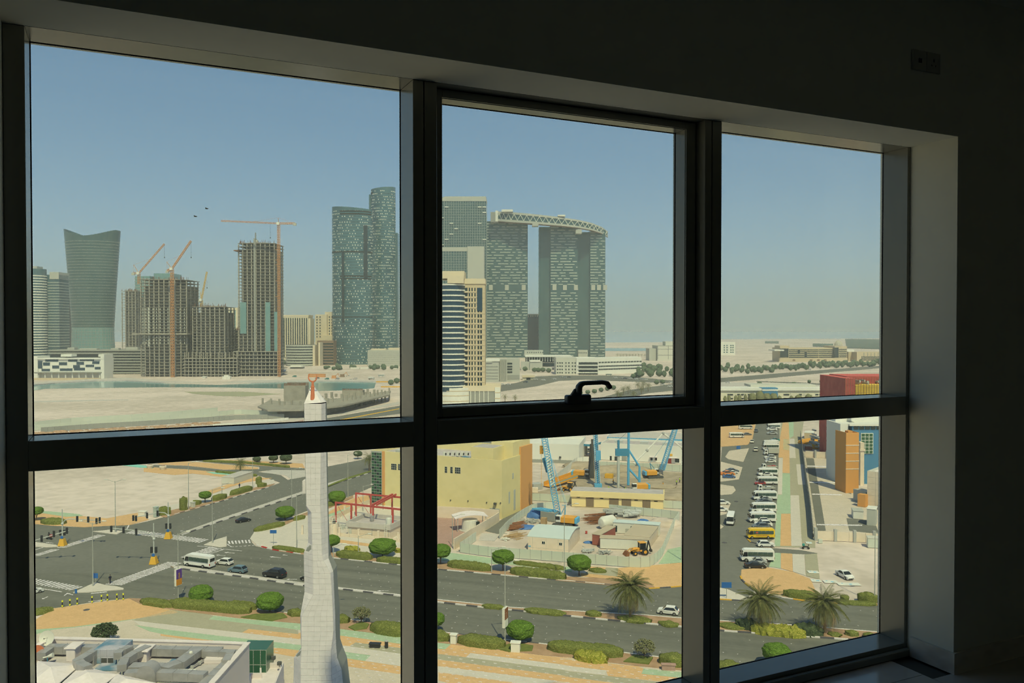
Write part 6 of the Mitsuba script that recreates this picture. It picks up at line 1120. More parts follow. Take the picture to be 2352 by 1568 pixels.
def bus_parts(kind='bus'):
    if kind in CACHE: return CACHE[kind]
    L, W, H = 3.5, 2.06, 2.62; P = {}
    body = profile([(L-.1, .34), (L, .5), (L-.05, 1.15), (L-.42, 2.3), (L-.75, H-.06), (L-1.2, H), (-L+.4, H), (-L+.1, H-.14), (-L, 2.0), (-L, .36)], W, 1.15, H, .12)
    P['body'] = [(body, None, 25)]
    wn = []
    n = 5
    for sg in (1, -1):
        for i in range(n):
            x1 = L-1.42-i*(2*L-1.72)/n; x0 = x1-(2*L-1.72)/n+.07
            m = hexa(np.array([[x0, sg*1.0, 1.32], [x1, sg*1.0, 1.32], [x1, sg*1.042, 1.32], [x0, sg*1.042, 1.32]])[::sg], np.array([[x0, sg*.92, 2.12], [x1, sg*.92, 2.12], [x1, sg*.965, 2.12], [x0, sg*.965, 2.12]])[::sg]); wn.append((m, 'mat_bus_glass', 0))
    P['window'] = wn
    P['cab_window'] = [(hexa(np.array([[L-1.32, sg*.98, 1.22], [L-.30, sg*.93, 1.22], [L-.30, sg*1.02, 1.22], [L-1.32, sg*1.03, 1.22]])[::sg], np.array([[L-1.32, sg*.92, 2.12], [L-.62, sg*.90, 2.12], [L-.62, sg*.955, 2.12], [L-1.32, sg*.965, 2.12]])[::sg]), 'mat_car_glass', 0) for sg in (1, -1)]
    P['windscreen'] = [(trimesh.convex.convex_hull(np.array([[L-.03, y, 1.2] for y in (-.9, .9)]+[[L-.40, y, 2.28] for y in (-.82, .82)]+[[L-.2, y, 1.2] for y in (-.9, .9)]+[[L-.55, y, 2.28] for y in (-.8, .8)])), 'mat_car_glass', 0)]
    P['rear_window'] = [(box(-L-.015, -L+.03, -.72, .72, 1.4, 2.1), 'mat_car_glass', 0)]
    wh = lathe([(0, .13), (.22, .13), (.23, .11), (.36, .11), (.38, .06), (.38, -.08), (0, -.1)], 14); hubm = lathe([(0, .15), (.19, .14), (.22, .12), (0, .12)], 10)
    P['wheel'] = []; P['hubcap'] = []
    for x in (L-1.05, -L+1.75):
        for sg in (1, -1):
            M = np.array([[1, 0, 0, x], [0, 0, sg, sg*(W/2-.1)], [0, -sg, 0, .38], [0, 0, 0, 1.]]); P['wheel'].append((xf(wh, M), 'mat_tyre', 30)); P['hubcap'].append((xf(hubm, M), 'mat_hub', 0))
    P['headlight'] = [(box(L-.12, L+.015, y-.2, y+.2, .62, .82), 'mat_lamp_white', 0) for y in (.7, -.7)]; P['tail_light'] = [(box(-L-.015, -L+.05, y-.1, y+.1, .7, 1.1), 'mat_lamp_red', 0) for y in (.85, -.85)]
    P['bumper'] = [(box(L-.15, L+.04, -.95, .95, .36, .55), 'mat_trim_black', 0)]; P['mirror'] = [(box(L-.3, L-.12, y-.09, y+.09, 1.5, 1.9), 'mat_trim_black', 0) for y in (1.2, -1.2)]; P['sill_strip'] = [(box(-L+.2, L-.5, -1.036, 1.036, .40, .46), 'mat_trim_black', 0)]
    CACHE[kind] = {n: [(shape(m, 'mat_paint_white', sm), mm) for m, mm, sm in l] for n, l in P.items()}
    return CACHE[kind]
def truck_parts(kind):
    if kind in CACHE: return CACHE[kind]
    L, W = 3.1, 2.0; P = {'body': [(profile([(L, .4), (L, 1.1), (L-.3, 2.1), (L-1.5, 2.15), (L-1.5, .4)], W, 1.2, 2.15, .1), None, 20)]}
    P['side_window'] = [(box(L-1.15, L-.42, y-.03, y+.03, 1.3, 1.9), 'mat_car_glass', 0) for y in (.97, -.97)]; P['windscreen'] = [(trimesh.convex.convex_hull(np.array([[L+.0, y, 1.2] for y in (-.85, .85)]+[[L-.24, y, 2.0] for y in (-.8, .8)]+[[L-.2, y, 1.2] for y in (-.85, .85)])), 'mat_car_glass', 0)]
    if kind == 'box_truck': P['cargo_box'] = [(rbox(-L, L-1.6, -1.08, 1.08, .75, 2.9, .03), 'mat_grey_light', 0)]
    elif kind == 'tanker': P['tank'] = [(xf(lathe([(0, 2.6), (.8, 2.5), (1.05, 2.2), (1.05, -2.2), (.8, -2.5), (0, -2.6)], 16), np.array([[0, 0, 1, -.9], [0, 1, 0, 0], [-1, 0, 0, 1.8], [0, 0, 0, 1.]])), 'mat_galvanised', 40)]
    else: P['load_bed'] = [(boxes([(-L, L-1.6, -1.0, 1.0, .8, .95), (-L, L-1.6, -1.02, -.95, .95, 1.35), (-L, L-1.6, .95, 1.02, .95, 1.35), (L-1.7, L-1.6, -1, 1, .95, 2.1)]), 'mat_grey_light', 0)]
    P['chassis'] = [(box(-L+.1, L-.2, -.5, .5, .5, .8), 'mat_trim_black', 0)]
    wh = lathe([(0, .13), (.22, .13), (.38, .11), (.4, .06), (.4, -.1), (0, -.1)], 12); P['wheel'] = [(xf(wh, np.array([[1, 0, 0, x], [0, 0, sg, sg*.88], [0, -sg, 0, .4], [0, 0, 0, 1.]])), 'mat_tyre', 30) for x in (L-.75, -L+1.1) for sg in (1, -1)]
    CACHE[kind] = {n: [(shape(m, 'mat_paint_white', sm), mm) for m, mm, sm in l] for n, l in P.items()}
    return CACHE[kind]
DIMS = {'bus': (7.0, 2.06), 'box_truck': (6.2, 2.1), 'flat_truck': (6.2, 2.1), 'tanker': (6.2, 2.1)}
def vehicle(kind, paint, nose, tail, label, group=None, fit=True, hdg=None, z=.04, only=None):
    """nose, tail: pixels where the near side meets the ground; hdg overrides the heading"""
    a, b = G(*nose, z), G(*tail, z); L, W = DIMS[kind] if kind in DIMS else (SHP[kind]['L'], SHP[kind]['W'])
    d = a-b; dl = np.linalg.norm(d[:2]); d = d/np.linalg.norm(d) if hdg is None else hdg
    n = np.array([-d[1], d[0], 0]); n *= np.sign(n@FH) or 1
    c = (a+b)/2+n*W/2; s = min(1.12, max(.86, dl/L)) if fit and hdg is None else 1.0
    M = frame([c[0], c[1], z], d); M[:3, :3] *= s
    P = bus_parts() if kind == 'bus' else truck_parts(kind) if kind.endswith('truck') or kind == 'tanker' else car_parts(kind)
    nm = {'bus': 'minibus', 'box_truck': 'box_truck', 'flat_truck': 'flatbed_truck', 'tanker': 'tanker_truck'}.get(kind, 'car'); k = thing(nm, label, {'minibus': 'bus', 'car': 'car'}.get(nm, 'truck'), group)
    for pn, l in P.items():
        if only and pn not in only: continue
        for dct, mm in l: part(k, pn, {**dct, 'bsdf': {'type': 'ref', 'id': mm or 'mat_paint_'+paint}}, None, tw=tw(M))
    return k, M
m_ = lambda x0, x1, y, dy=0: (p1('M', x0, y+dy), p1('M', x1, y))
WB = [(605, 752, 78, 'white minibus farthest along the side street row'), (605, 752, 124, 'second white minibus from the far end of the side street row'), (560, 738, 318, 'white minibus, farthest of the three parked tight together'), (557, 738, 338, 'white minibus in the middle of the three parked tight together'), (553, 738, 360, 'white minibus behind the grey box truck'), (500, 724, 650, 'white minibus in the row with a red-nosed car before it'), (487, 726, 752, 'white minibus behind the dark red car'), (448, 716, 925, 'white minibus right after the flatbed truck in the row'), (424, 708, 1065, 'white minibus between the grey cars and the silver sedans of the row'), (400, 704, 1178, 'white minibus next but one beyond the yellow minibus')]
for x0, x1, y, l in WB: vehicle('bus', 'white', *m_(x0, x1, y), l)
k, M = vehicle('bus', 'yellow', *m_(384, 688, 1362), 'yellow minibus parked at the near end of the side street row')
L_ = xf(meshkit.text_mesh('ROYAL RENT A CAR', .17, .02), np.array([[1, 0, 0, -1.6], [0, 0, -1, -1.03], [0, 1, 0, .86], [0, 0, 0, 1.]])) if False else None
part(k, 'side_print', xf(boxes([(-1.9+.24*i, -1.9+.24*i+.18, 1.0, 1.037, .92, 1.0) for i in range(14)]+[(.9, 1.5, 1.0, 1.037, 1.5, 1.9)]), M), 'mat_steel_red')
vehicle('bus', 'white', p1('O', 300, 238), p1('O', 666, 246), 'white minibus parked nearest the avenue, past the white hatchback')
CA = [('suv', 'white', 600, 712, 142, 'white car beside the two farthest minibuses'), ('sedan', 'silver', 602, 716, 186, 'silver car at the corner before the lane across the paving'), ('suv', 'white', 595, 735, 292, 'white SUV at the head of the middle row, beside a teal car'), ('sedan', 'teal', 640, 745, 262, 'teal green car at the head of the middle row'), ('suv', 'white', 575, 702, 462, 'white SUV just before the grey box truck'), ('sedan', 'silver', 588, 705, 482, 'silver saloon, third car before the open truck'), ('sedan', 'white', 582, 702, 504, 'white saloon next to the open truck with the red load'), ('sedan', 'white', 525, 668, 658, 'white car with red rear between two minibuses'), ('hatch', 'red', 475, 575, 754, 'dark red car beside the white flatbed truck'), ('hatch', 'white', 572, 655, 818, 'white car half hidden behind a minibus, after the flatbed'), ('sedan', 'silver', 490, 660, 938, 'silver saloon in the shadow of a minibus'), ('sedan', 'grey', 482, 662, 968, 'dark grey saloon beside the silver one in the row'), ('sedan', 'black', 520, 655, 1058, 'black saloon between two minibuses in the row'), ('sedan', 'white', 535, 655, 1076, 'white saloon beyond the black one, roof just showing'), ('suv', 'white', 455, 632, 1186, 'white SUV right behind the silver hatchback in the row'), ('hatch', 'white', 470, 662, 1226, 'white hatchback, second car beyond the yellow minibus'), ('hatch', 'grey', 442, 636, 1254, 'grey-blue hatchback touching the yellow minibus')]
for kd, c, x0, x1, y, l in CA: vehicle(kd, c, *m_(x0, x1, y), l)
vehicle('suv', 'white', p1('M', 692, 1458), p1('M', 498, 1456), 'white SUV parked alone between yellow minibus and lane'); vehicle('sedan', 'silver', p1('O', 390, 262), p1('O', 580, 270), 'silver saloon in front of the minibus nearest the avenue'); vehicle('sedan', 'black', p1('O', 578, 322), p1('O', 345, 316), 'black saloon parked at the tan paved corner')
vehicle('box_truck', 'white', *m_(568, 735, 416), 'truck with a grey box body in the side street row'); k, M = vehicle('flat_truck', 'white', *m_(548, 718, 578), 'open truck with a red load in the side street row'); part(k, 'load', xf(boxes([(-2.4, -1.2, -.9, .9, .95, 1.5), (-.9, .6, -.8, .8, .95, 1.3)]), M), 'mat_steel_red')
vehicle('flat_truck', 'white', *m_(502, 692, 820), 'white flatbed truck beside the dark red car')
sd = G(1717, 1237)-G(1760, 1001); sd[2] = 0; sd /= np.linalg.norm(sd)
for kd, c, a, b, hd, l in (('bus', 'white', 195, 1182, sd, 'white minibus driving towards us down the side street'), ('suv', 'cream', 478, 372, -sd, 'cream van driving along the side street by the box truck'), ('sedan', 'cream', 432, 278, sd, 'cream car on the side street near the tan island'), ('sedan', 'grey', 474, 156, sd, 'dark car farthest out on the side street')):
    q = p1('M', a, b); vehicle(kd, c, q, (q[0]+(76 if kd == 'bus' else 40)/4.9, q[1]), l, hdg=hd)
for kd, c, x0, x1, y, l in (('bus', 'white', 285, 435, 128, 'white minibus on the tan island, farther one'), ('bus', 'white', 180, 342, 224, 'white minibus on the tan island, nearer one'), ('suv', 'white', 345, 432, 118, 'white van on the tan island behind the minibus'), ('sedan', 'grey', 332, 430, 196, 'dark grey saloon on the tan island'), ('sedan', 'grey', 140, 286, 612, 'dark grey saloon on the island, behind the white one'), ('sedan', 'white', 175, 262, 632, 'white saloon on the island between grey and orange cars'), ('sedan', 'orange', 62, 252, 646, 'orange and white taxi on the island'), ('sedan', 'blue', 106, 246, 680, 'bright blue saloon on the island'), ('suv', 'white', 60, 155, 980, 'white car at the window edge, farther of two'), ('suv', 'white', 40, 142, 1060, 'white car at the window edge, nearer of two')):
    vehicle(kd, c, p1('M', x1, y), p1('M', x0, y), l, fit=kd != 'orange')
q = p1('O', 1348, 410); vehicle('sedan', 'white', q, (q[0]+18, q[1]+1), 'white car parked alone on the sand facing us', hdg=-FH*.98+RT*.18)
# junction and avenue
vehicle('bus', 'white', p1('Gg', 222, 105), p1('Gg', 545, 148), 'white minibus waiting at the stop line on the avenue')
vehicle('suv', 'white', p1('Gg', 612, 92), p1('Gg', 790, 112), 'white SUV behind the waiting minibus on the avenue'); vehicle('suv', 'steelblue', p1('Gg', 768, 188), p1('Gg', 970, 212), 'blue-grey SUV in the lane next to the avenue median'); vehicle('suv', 'black', p1('Gg', 1206, 240), p1('Gg', 1450, 276), 'black SUV on the avenue left of the minaret'); vehicle('sedan', 'black', p1('H', 258, 290), p1('H', 470, 320), 'dark car hidden behind the minaret on the avenue')
vehicle('sedan', 'black', p1('D', 1188, 945), p1('D', 1012, 978), 'black saloon driving up the crossing road'); vehicle('hatch', 'white', p1('L', 1062, 835), p1('L', 1290, 862), 'white hatchback on the avenue beside the sash mullion')
vehicle('sedan', 'white', p1('F', 205, 452), p1('F', 100, 478), 'white car nosing in at the left jamb'); 
for kd, c, n_, t_, l in (('sedan', 'red', p1('I', 512, 240), p1('I', 440, 244), 'red car on the road behind the yellow building'), ('sedan', 'red', p1('I', 1178, 205), p1('I', 1108, 214), 'red car by the white wall right of the yellow building'), ('sedan', 'black', p1('I', 1108, 200), p1('I', 1060, 206), 'black car by the white wall behind the yellow building'), ('suv', 'grey', p1('I', 1236, 188), p1('I', 1180, 200), 'dark grey car beside the red one by the white wall'), ('sedan', 'white', p1('J', 660, 310), p1('J', 605, 316), 'white car under the blue-edged forecourt roof'), ('suv', 'grey', p1('J', 730, 262), p1('J', 690, 268), 'dark car deeper under the blue-edged forecourt roof')): vehicle(kd, c, n_, t_, l)
k = thing('motorcycle', 'dark scooter with a teal box by the lane', 'scooter'); q = G(*p1('O', 1005, 100)); Mm = frame([q[0], q[1], 0], RT-FH*.2)
part(k, 'body', xf(cat([rbox(-.6, .5, -.15, .15, .4, .8, .1), tube((.5, 0, .5), (.75, 0, 1.05), .06), box(.6, .75, -.3, .3, 1.0, 1.1)]), Mm), 'mat_trim_black'); part(k, 'wheel', xf(cat([tube((x, -.06, .28), (x, .06, .28), .28, n=12) for x in (-.6, .65)]), Mm), 'mat_tyre'); part(k, 'delivery_box', xf(rbox(-.75, -.2, -.25, .25, .8, 1.3, .04), Mm), 'mat_paint_teal')
k = thing('motorcycle', 'motorcycle with a red rider box crossing the far arm of the junction', 'motorcycle'); q = G(*p1('C', 380, 1200)); Mm = frame([q[0], q[1], 0], -RT+FH*.4)
part(k, 'body', xf(cat([rbox(-.7, .6, -.2, .2, .35, .85, .1), rbox(-.2, .3, -.22, .22, .85, 1.5, .1), lathe([(0, .26), (.14, .2), (.15, .05), (.1, -.1)], 10, np.array([[1, 0, 0, .1], [0, 1, 0, 0], [0, 0, 1, 1.62], [0, 0, 0, 1.]]))]), Mm), 'mat_trim_black'); part(k, 'wheel', xf(cat([tube((x, -.06, .3), (x, .06, .3), .3, n=12) for x in (-.7, .75)]), Mm), 'mat_tyre'); part(k, 'delivery_box', xf(rbox(-.95, -.4, -.28, .28, .8, 1.35, .04), Mm), 'mat_paint_red')
# far traffic, a few pixels each
FARV = [('B', 1560, 335, 'sedan', 'white'), ('B', 1645, 370, 'suv', 'white'), ('B', 1590, 385, 'sedan', 'white'), ('B', 1430, 372, 'suv', 'silver'), ('B', 1305, 372, 'suv', 'teal'), ('B', 915, 342, 'suv', 'teal'), ('B', 1190, 362, 'sedan', 'grey'), ('Q', 255, 606, 'sedan', 'white'), ('Q', 325, 606, 'sedan', 'white'), ('Q', 520, 580, 'suv', 'grey'), ('Q', 632, 550, 'suv', 'white'), ('Q', 720, 558, 'suv', 'white'), ('Q', 840, 545, 'sedan', 'white'), ('Q', 915, 520, 'sedan', 'silver'), ('Q', 960, 530, 'sedan', 'silver'), ('Q', 1010, 522, 'sedan', 'grey'), ('Q', 1530, 530, 'suv', 'white'), ('Q', 1590, 536, 'sedan', 'silver'), ('Q', 1640, 538, 'sedan', 'grey'), ('Q', 1700, 540, 'suv', 'white'), ('Q', 1760, 545, 'sedan', 'white'), ('Q', 1820, 548, 'sedan', 'silver'), ('Q', 1870, 550, 'sedan', 'white'), ('Q', 2065, 608, 'sedan', 'white'), ('Q', 2150, 630, 'suv', 'white'), ('Q', 2160, 585, 'sedan', 'white'), ('P', 160, 712, 'sedan', 'white'), ('P', 1380, 735, 'sedan', 'white'), ('P', 1440, 750, 'sedan', 'red'), ('P', 1120, 560, 'sedan', 'white'), ('P', 1490, 720, 'suv', 'grey')]
pl = {'B': 'on the sandy far bank of the creek', 'Q': 'on the distant avenue beyond the window handle', 'P': 'on the lanes behind the cream school'}
for c, x, y, kd, pt in FARV:
    q = p1(c, x, y); L = SHP[kd]['L']*FPX/DIST(q[1]); vehicle(kd, pt, (q[0]-L/2, q[1]), (q[0]+L/2, q[1]+.3), f'tiny {pt} car {pl[c]}', f'distant {pt} cars {pl[c]}', fit=False, only=('body', 'side_window', 'windscreen', 'rear_window', 'wheel'))
for a, b, y, l in ((1760, 1930, 374, 'silver tanker truck on the far bank of the creek'),): q = p1('B', a, y), p1('B', b, y); k, M = vehicle('tanker', 'white', q[1], q[0], l, hdg=RT)
q = p1('B', 1915, 340), p1('B', 2010, 342); vehicle('bus', 'white', *q, 'white coach parked behind the silver tanker', hdg=-RT)
q = p1('Q', 1425, 505), p1('Q', 1500, 508); vehicle('bus', 'cream', *q, 'pale coach before the long white building', hdg=-RT)
k = thing('steel_stack', 'orange stack of steel beams on the far bank behind the crescent', 'steel beams'); q = G(*p1('B', 1190, 345)); part(k, 'bars', xf(boxes([(-9, 9, -1.5+i*.6, -1.2+i*.6, 0, 3.2+.2*(i % 3)) for i in range(6)]), frame([q[0], q[1], 0], RT)), 'mat_crane_orange')
for x, y, l in ((1395, 358, 'orange digger left of the far cars'), (1495, 342, 'brown digger behind the far cars')):
    k = thing('excavator', l+' on the creek bank', 'excavator'); q = G(*p1('B', x, y)); Mm = frame([q[0], q[1], 0], RT); part(k, 'body', xf(boxes([(-2, 2, -1.5, 1.5, 1, 3), (-2.4, 2.4, -1.6, 1.6, 0, 1)]), Mm), 'mat_crane_orange' if x < 1400 else 'mat_brown_stone'); part(k, 'boom', xf(cat([tube((1.5, 0, 2.5), (4.5, 0, 5), .3), tube((4.5, 0, 5), (6, 0, 1.5), .25)]), Mm), 'mat_crane_orange')
# ---------------------------------------------------------------- building sites, sheds and the compound
def F2(c, a, b): return Face(p1(c, *a), p1(c, *b))
def fz(F, c, x, y): return F.uv(*p1(c, x, y))[1]
def cabin(name, label, catg, c, a, b, ytop, dep, m, roof=None, x_at=None, openings=(), om='mat_dark_glass', rib=None, curved=0.0):
    """box-like building on the base line a-b (crop pixels), its height read at the top pixel above b (or x_at)"""
    F = F2(c, a, b); h = fz(F, c, x_at or b[0], ytop); k = thing(name, label, catg)
    if curved:
        n = 9; zs = [h+curved*math.sin(math.pi*i/n) for i in range(n+1)]; ds = [dep*i/n for i in range(n+1)]
        part(k, 'body', F.put(extr_side([(0, 0)]+[(d, z) for d, z in zip(ds, zs)]+[(dep, 0)], F.L)), m)
        part(k, 'roof', F.put([hexa([(-.25, d0, z0), (F.L+.25, d0, z0), (F.L+.25, d1, z1), (-.25, d1, z1)], [(-.25, d0, z0+.12), (F.L+.25, d0, z0+.12), (F.L+.25, d1, z1+.12), (-.25, d1, z1+.12)]) for d0, d1, z0, z1 in zip(ds, ds[1:], zs, zs[1:])]), roof)
    else:
        part(k, 'body', F.put(box(0, F.L, 0, dep, .12, h)), m)
        if roof: part(k, 'roof', F.put(rbox(-.12, F.L+.12, -.12, dep+.12, h, h+.18, .03)), roof)
    for (x0, y0, x1, y1) in openings:
        o = part(k, 'opening', F.put(F.b(p1(c, x0, y0), p1(c, x1, y1), -.06, .05)), om)
    if rib:
        nb = int(F.L/rib)
        for i in range(nb): part(k, 'rib', F.put(box(F.L*(i+.25)/nb, F.L*(i+.6)/nb, -.05, .02, .2, h-.1)), m)
    return k, F, h
def extr_side(pts, L):
    m = extr(pts, L); v = m.vertices; m.vertices = np.stack([v[:, 2], v[:, 0], v[:, 1]], 1); m.fix_normals(); return m
# hoarding round the big yard
FP_ = ('mat_fence_panel', 'mat_fence_panel', 'mat_fence_panel', 'mat_fence_panel_dull')
front = px('I', (350, 1510), (650, 1555))+px('J', (0, 1400), (720, 1455), (1140, 1490), (1330, 1495), (1420, 1440), (1480, 1370), (1600, 1070), (1660, 985))
FY = fence_run('site_hoarding', 'grey panel hoarding round the yard with the light blue shed', front, 2.3, 2.45, FP_, .06, .06, 'hoarding')
fence_run('site_hoarding', 'grey panel hoarding along the back of the yard, before the yellow hut', px('J', (1660, 985), (1520, 965), (1210, 935), (915, 905)), 2.3, 2.45, FP_, .06, .06, 'hoarding')
fence_run('site_hoarding', 'grey panel hoarding between the alley and the yard', px('J', (330, 880), (200, 885), (100, 905), (0, 960))+px('I', (920, 1230), (820, 1345)), 2.3, 2.45, FP_, .06, .06, 'hoarding')
fence_run('site_hoarding', 'short grey hoarding beside the concrete ramp', px('I', (350, 1505), (540, 1370)), 2.3, 2.45, FP_, .06, .06, 'hoarding')
fence_run('site_hoarding', 'grey hoarding left of the yellow hut', px('J', (75, 780), (170, 785), (340, 795), (520, 805)), 2.3, 2.6, FP_, .06, .06, 'hoarding')
fence_run('site_hoarding', 'grey hoarding right of the yellow hut', px('J', (1490, 860), (1720, 875), (1900, 890)), 2.3, 2.6, FP_, .06, .06, 'hoarding')
fence_run('site_hoarding', 'pale hoarding behind the piling rigs, before the white shop row', px('J', (820, 440), (1100, 452), (1350, 460), (1720, 480), (1900, 490)), 2.6, 2.6, FP_, .06, .06, 'hoarding')
fence_run('site_hoarding', 'white hoarding slanting back to the forecourt on the left of the piling site', px('J', (345, 590), (470, 490), (560, 400), (700, 385)), 2.6, 2.6, ('mat_white_wall', 'mat_fence_panel'), .06, .06, 'hoarding')
# shed, containers and cabins of the yard
k, F, h = cabin('site_shed', 'cream site shed with a light blue curved roof in the yard', 'shed', 'J', (58, 1305), (485, 1340), 1195, 12.5, 'mat_wall_cream', 'mat_sheet_roof', curved=.9)
for a, c in ((p1('J', 207, 1208), p1('J', 240, 1242)), (p1('J', 388, 1222), p1('J', 421, 1256))): grid_window(F, k, a, c, 2, 1, fm='mat_white_wall')
part(k, 'sign', F.put(F.b(p1('J', 62, 1255), p1('J', 88, 1268), -.05, 0)), 'mat_sky_blue'); part(k, 'seam', F.put([box(0, F.L, -.03, .02, h*.22, h*.22+.05)]+[box(F.L*t, F.L*t+.04, -.04, .02, 0, h) for t in (.12, .45, .75)]), 'mat_grey_light')
cabin('shipping_container', 'maroon shipping container end-on beside the long white container', 'container', 'J', (738, 1250), (822, 1262), 1148, 9.5, 'mat_maroon', 'mat_cabin_roof')
cabin('shipping_container', 'long white ribbed container in front of the site cabins', 'container', 'J', (822, 1290), (1340, 1312), 1200, 2.6, 'mat_cabin_white', 'mat_cabin_roof', x_at=1340, rib=.55)
k, F, h = cabin('site_cabin', 'white site cabin with a light blue roof edge behind the containers', 'cabin', 'J', (960, 1125), (1445, 1160), 1045, 3.0, 'mat_cabin_white', 'mat_sheet_roof', openings=((975, 1045, 1002, 1112), (1145, 1052, 1180, 1085)))
part(k, 'ladder', F.put(F.b(p1('J', 1090, 1075), p1('J', 1130, 1115), -.1, -.04)), 'mat_grey_light')
cabin('site_cabin', 'cream cabin with a brown dusty roof, standing end-on by the digger', 'cabin', 'J', (1345, 1290), (1435, 1170), 1060, 6.0, 'mat_wall_cream', 'mat_cabin_roof')
k = thing('storage_tank', 'white rounded tank lying behind the maroon container', 'tank'); q = G(*p1('J', 900, 1075)); part(k, 'barrel', xf(lathe([(0, 2.5), (1.1, 2.35), (1.6, 1.7), (1.6, -1.7), (1.1, -2.35), (0, -2.5)], 18), frame([q[0], q[1], 1.75], RT*.8+FH*.6)@np.array([[0, 0, 1, 0], [0, 1, 0, 0], [-1, 0, 0, 0], [0, 0, 0, 1.]])), 'mat_cabin_white', smooth=40); part(k, 'cradle', xf(boxes([(-1.6, -1.2, -1, 1, 0, .8), (1.2, 1.6, -1, 1, 0, .8)]), frame([q[0], q[1], 0], RT*.8+FH*.6)), 'mat_steel')
k, F, h = cabin('yellow_hut', 'long low yellow hut with four brown double doors', 'hut', 'J', (520, 845), (1490, 885), 765, 7.0, 'mat_yellow_hut', None)
part(k, 'fascia', F.put([box(-.3, F.L+.3, -.5, .2, h-.2, h+1.4), box(F.L, F.L+.3, -.5, 7.2, h-.2, h+1.4)]), 'mat_yellow_hut'); part(k, 'roof', F.put(box(-.2, F.L+.2, 0, 7.2, h+1.0, h+1.3)), 'mat_roof_grey')
for x0, x1, y0, y1 in ((672, 755, 745, 845), (918, 1018, 757, 862), (1050, 1150, 765, 866), (1270, 1355, 776, 878)):
    d = part(k, 'door', F.put(F.b(p1('J', x0, y0), p1('J', x1, y1), -.08, .05)), 'mat_door_brown'); u0, z1 = F.uv(*p1('J', x0, y0)); u1, z0 = F.uv(*p1('J', x1, y1)); part(d, 'leaf', F.put(boxes([(u0+.08, (u0+u1)/2-.03, -.13, -.07, z0+.05, z1-.08), ((u0+u1)/2+.03, u1-.08, -.13, -.07, z0+.05, z1-.08)])), 'mat_door_brown')
for x, y in ((592, 744), (838, 757), (1203, 776), (1412, 788)): part(k, 'vent', F.put(F.b(p1('J', x-18, y-5), p1('J', x+18, y+5), -.08, .05)), 'mat_dark_void')
# buildings behind the piling site
k, F, h = cabin('warehouse', 'long blank white warehouse behind the piling site', 'warehouse', 'J', (-30, 372), (600, 392), 215, 24, 'mat_white_wall', None); part(k, 'base_band', F.put(box(0, F.L, -.1, .05, 0, h*.2)), 'mat_grey_stone'); part(k, 'parapet', F.put([box(0, F.L, -.05, .3, h-.01, h+1.0), box(0, F.L, 23.7, 24, h-.01, h+1.0), box(F.L-.3, F.L, 0, 24, h-.01, h+1.0)]), 'mat_white_wall'); part(k, 'wall_unit', F.put(F.b(p1('J', 390, 312), p1('J', 410, 332), -.6, 0)), 'mat_metal_dark')
k, F, h = cabin('forecourt_shop', 'white forecourt shop with a blue sign band behind the warehouse', 'shop', 'J', (120, 215), (500, 230), 130, 14, 'mat_white_wall', 'mat_roof_white'); part(k, 'sign_band', F.put(F.b(p1('J', 165, 176), p1('J', 330, 198), -.4, -.2)), 'mat_steel_blue'); part(k, 'glazing', F.put(F.b(p1('J', 385, 160), p1('J', 450, 205), -.1, .1)), 'mat_navy_glass'); part(k, 'red_panel', F.put(F.b(p1('J', 455, 140), p1('J', 480, 205), -.1, .1)), 'mat_steel_red')
def canopy(label, c, a, b, z, dep, t, posts, edge='mat_sky_blue', top='mat_concrete'):
    k = thing('forecourt_canopy', label, 'canopy'); A, B = G(*p1(c, *a), z), G(*p1(c, *b), z); M = frame([A[0], A[1], 0], B-A); L = np.linalg.norm((B-A)[:2])
    part(k, 'roof', xf(box(.1, L-.1, .1, dep, z, z+t*.9), M), top); part(k, 'edge', xf(boxes([(0, L, -.1, .1, z-.05, z+t), (0, .1, 0, dep, z-.05, z+t), (L-.1, L, 0, dep, z-.05, z+t)]), M), edge)
    for u in posts:
        for v in (2.0, dep-2): part(k, 'post', xf(box(L*u-.35, L*u+.35, v-.3, v+.3, 0, z), M), 'mat_steel')
canopy('big forecourt canopy with a bright blue edge behind the white shop row', 'J', (895, 128), (1900, 160), 5.2, 22, .8, (.16, .42, .68, .92)); canopy('small blue-edged canopy left of the blue piling mast', 'J', (540, 192), (735, 208), 4.6, 9, .8, (.3, .85), 'mat_steel_blue', 'mat_roof_white')
k, F, h = cabin('shop_row', 'white single-storey shop row with flat roof behind the piling site', 'shop', 'J', (830, 350), (1900, 405), 245, 15, 'mat_white_wall', None, openings=((925, 308, 945, 360), (975, 312, 1010, 365), (1355, 325, 1378, 355), (1402, 325, 1425, 355), (1615, 335, 1660, 378)))
part(k, 'parapet', F.put([box(0, F.L, -.05, .3, h, h+1.1), box(0, .3, 0, 15, h, h+1.1), box(0, F.L, 14.7, 15, h, h+1.1)]), 'mat_white_wall'); part(k, 'roof', F.put(box(.3, F.L, .3, 14.7, h, h+.3)), 'mat_roof_grey'); part(k, 'door', F.put(F.b(p1('J', 1540, 335), p1('J', 1576, 388), -.1, .05)), 'mat_steel_red'); part(k, 'awning', F.put([F.b(p1('J', 1350, 312), p1('J', 1430, 322), -1.2, 0), F.b(p1('J', 1530, 318), p1('J', 1640, 328), -1.6, 0)]), 'mat_roof_white'); part(k, 'sign', F.put(F.b(p1('J', 1545, 285), p1('J', 1588, 308), -.2, 0)), 'mat_kerb_yellow'); part(k, 'recess', F.put(F.b(p1('J', 1050, 290), p1('J', 1105, 360), -.05, .1)), 'mat_grey_stone'); part(k, 'roof_plant', F.put([box(F.L*t, F.L*t+3, 4, 6.5, h, h+1.6) for t in (.12, .38, .6)]), 'mat_galvanised')
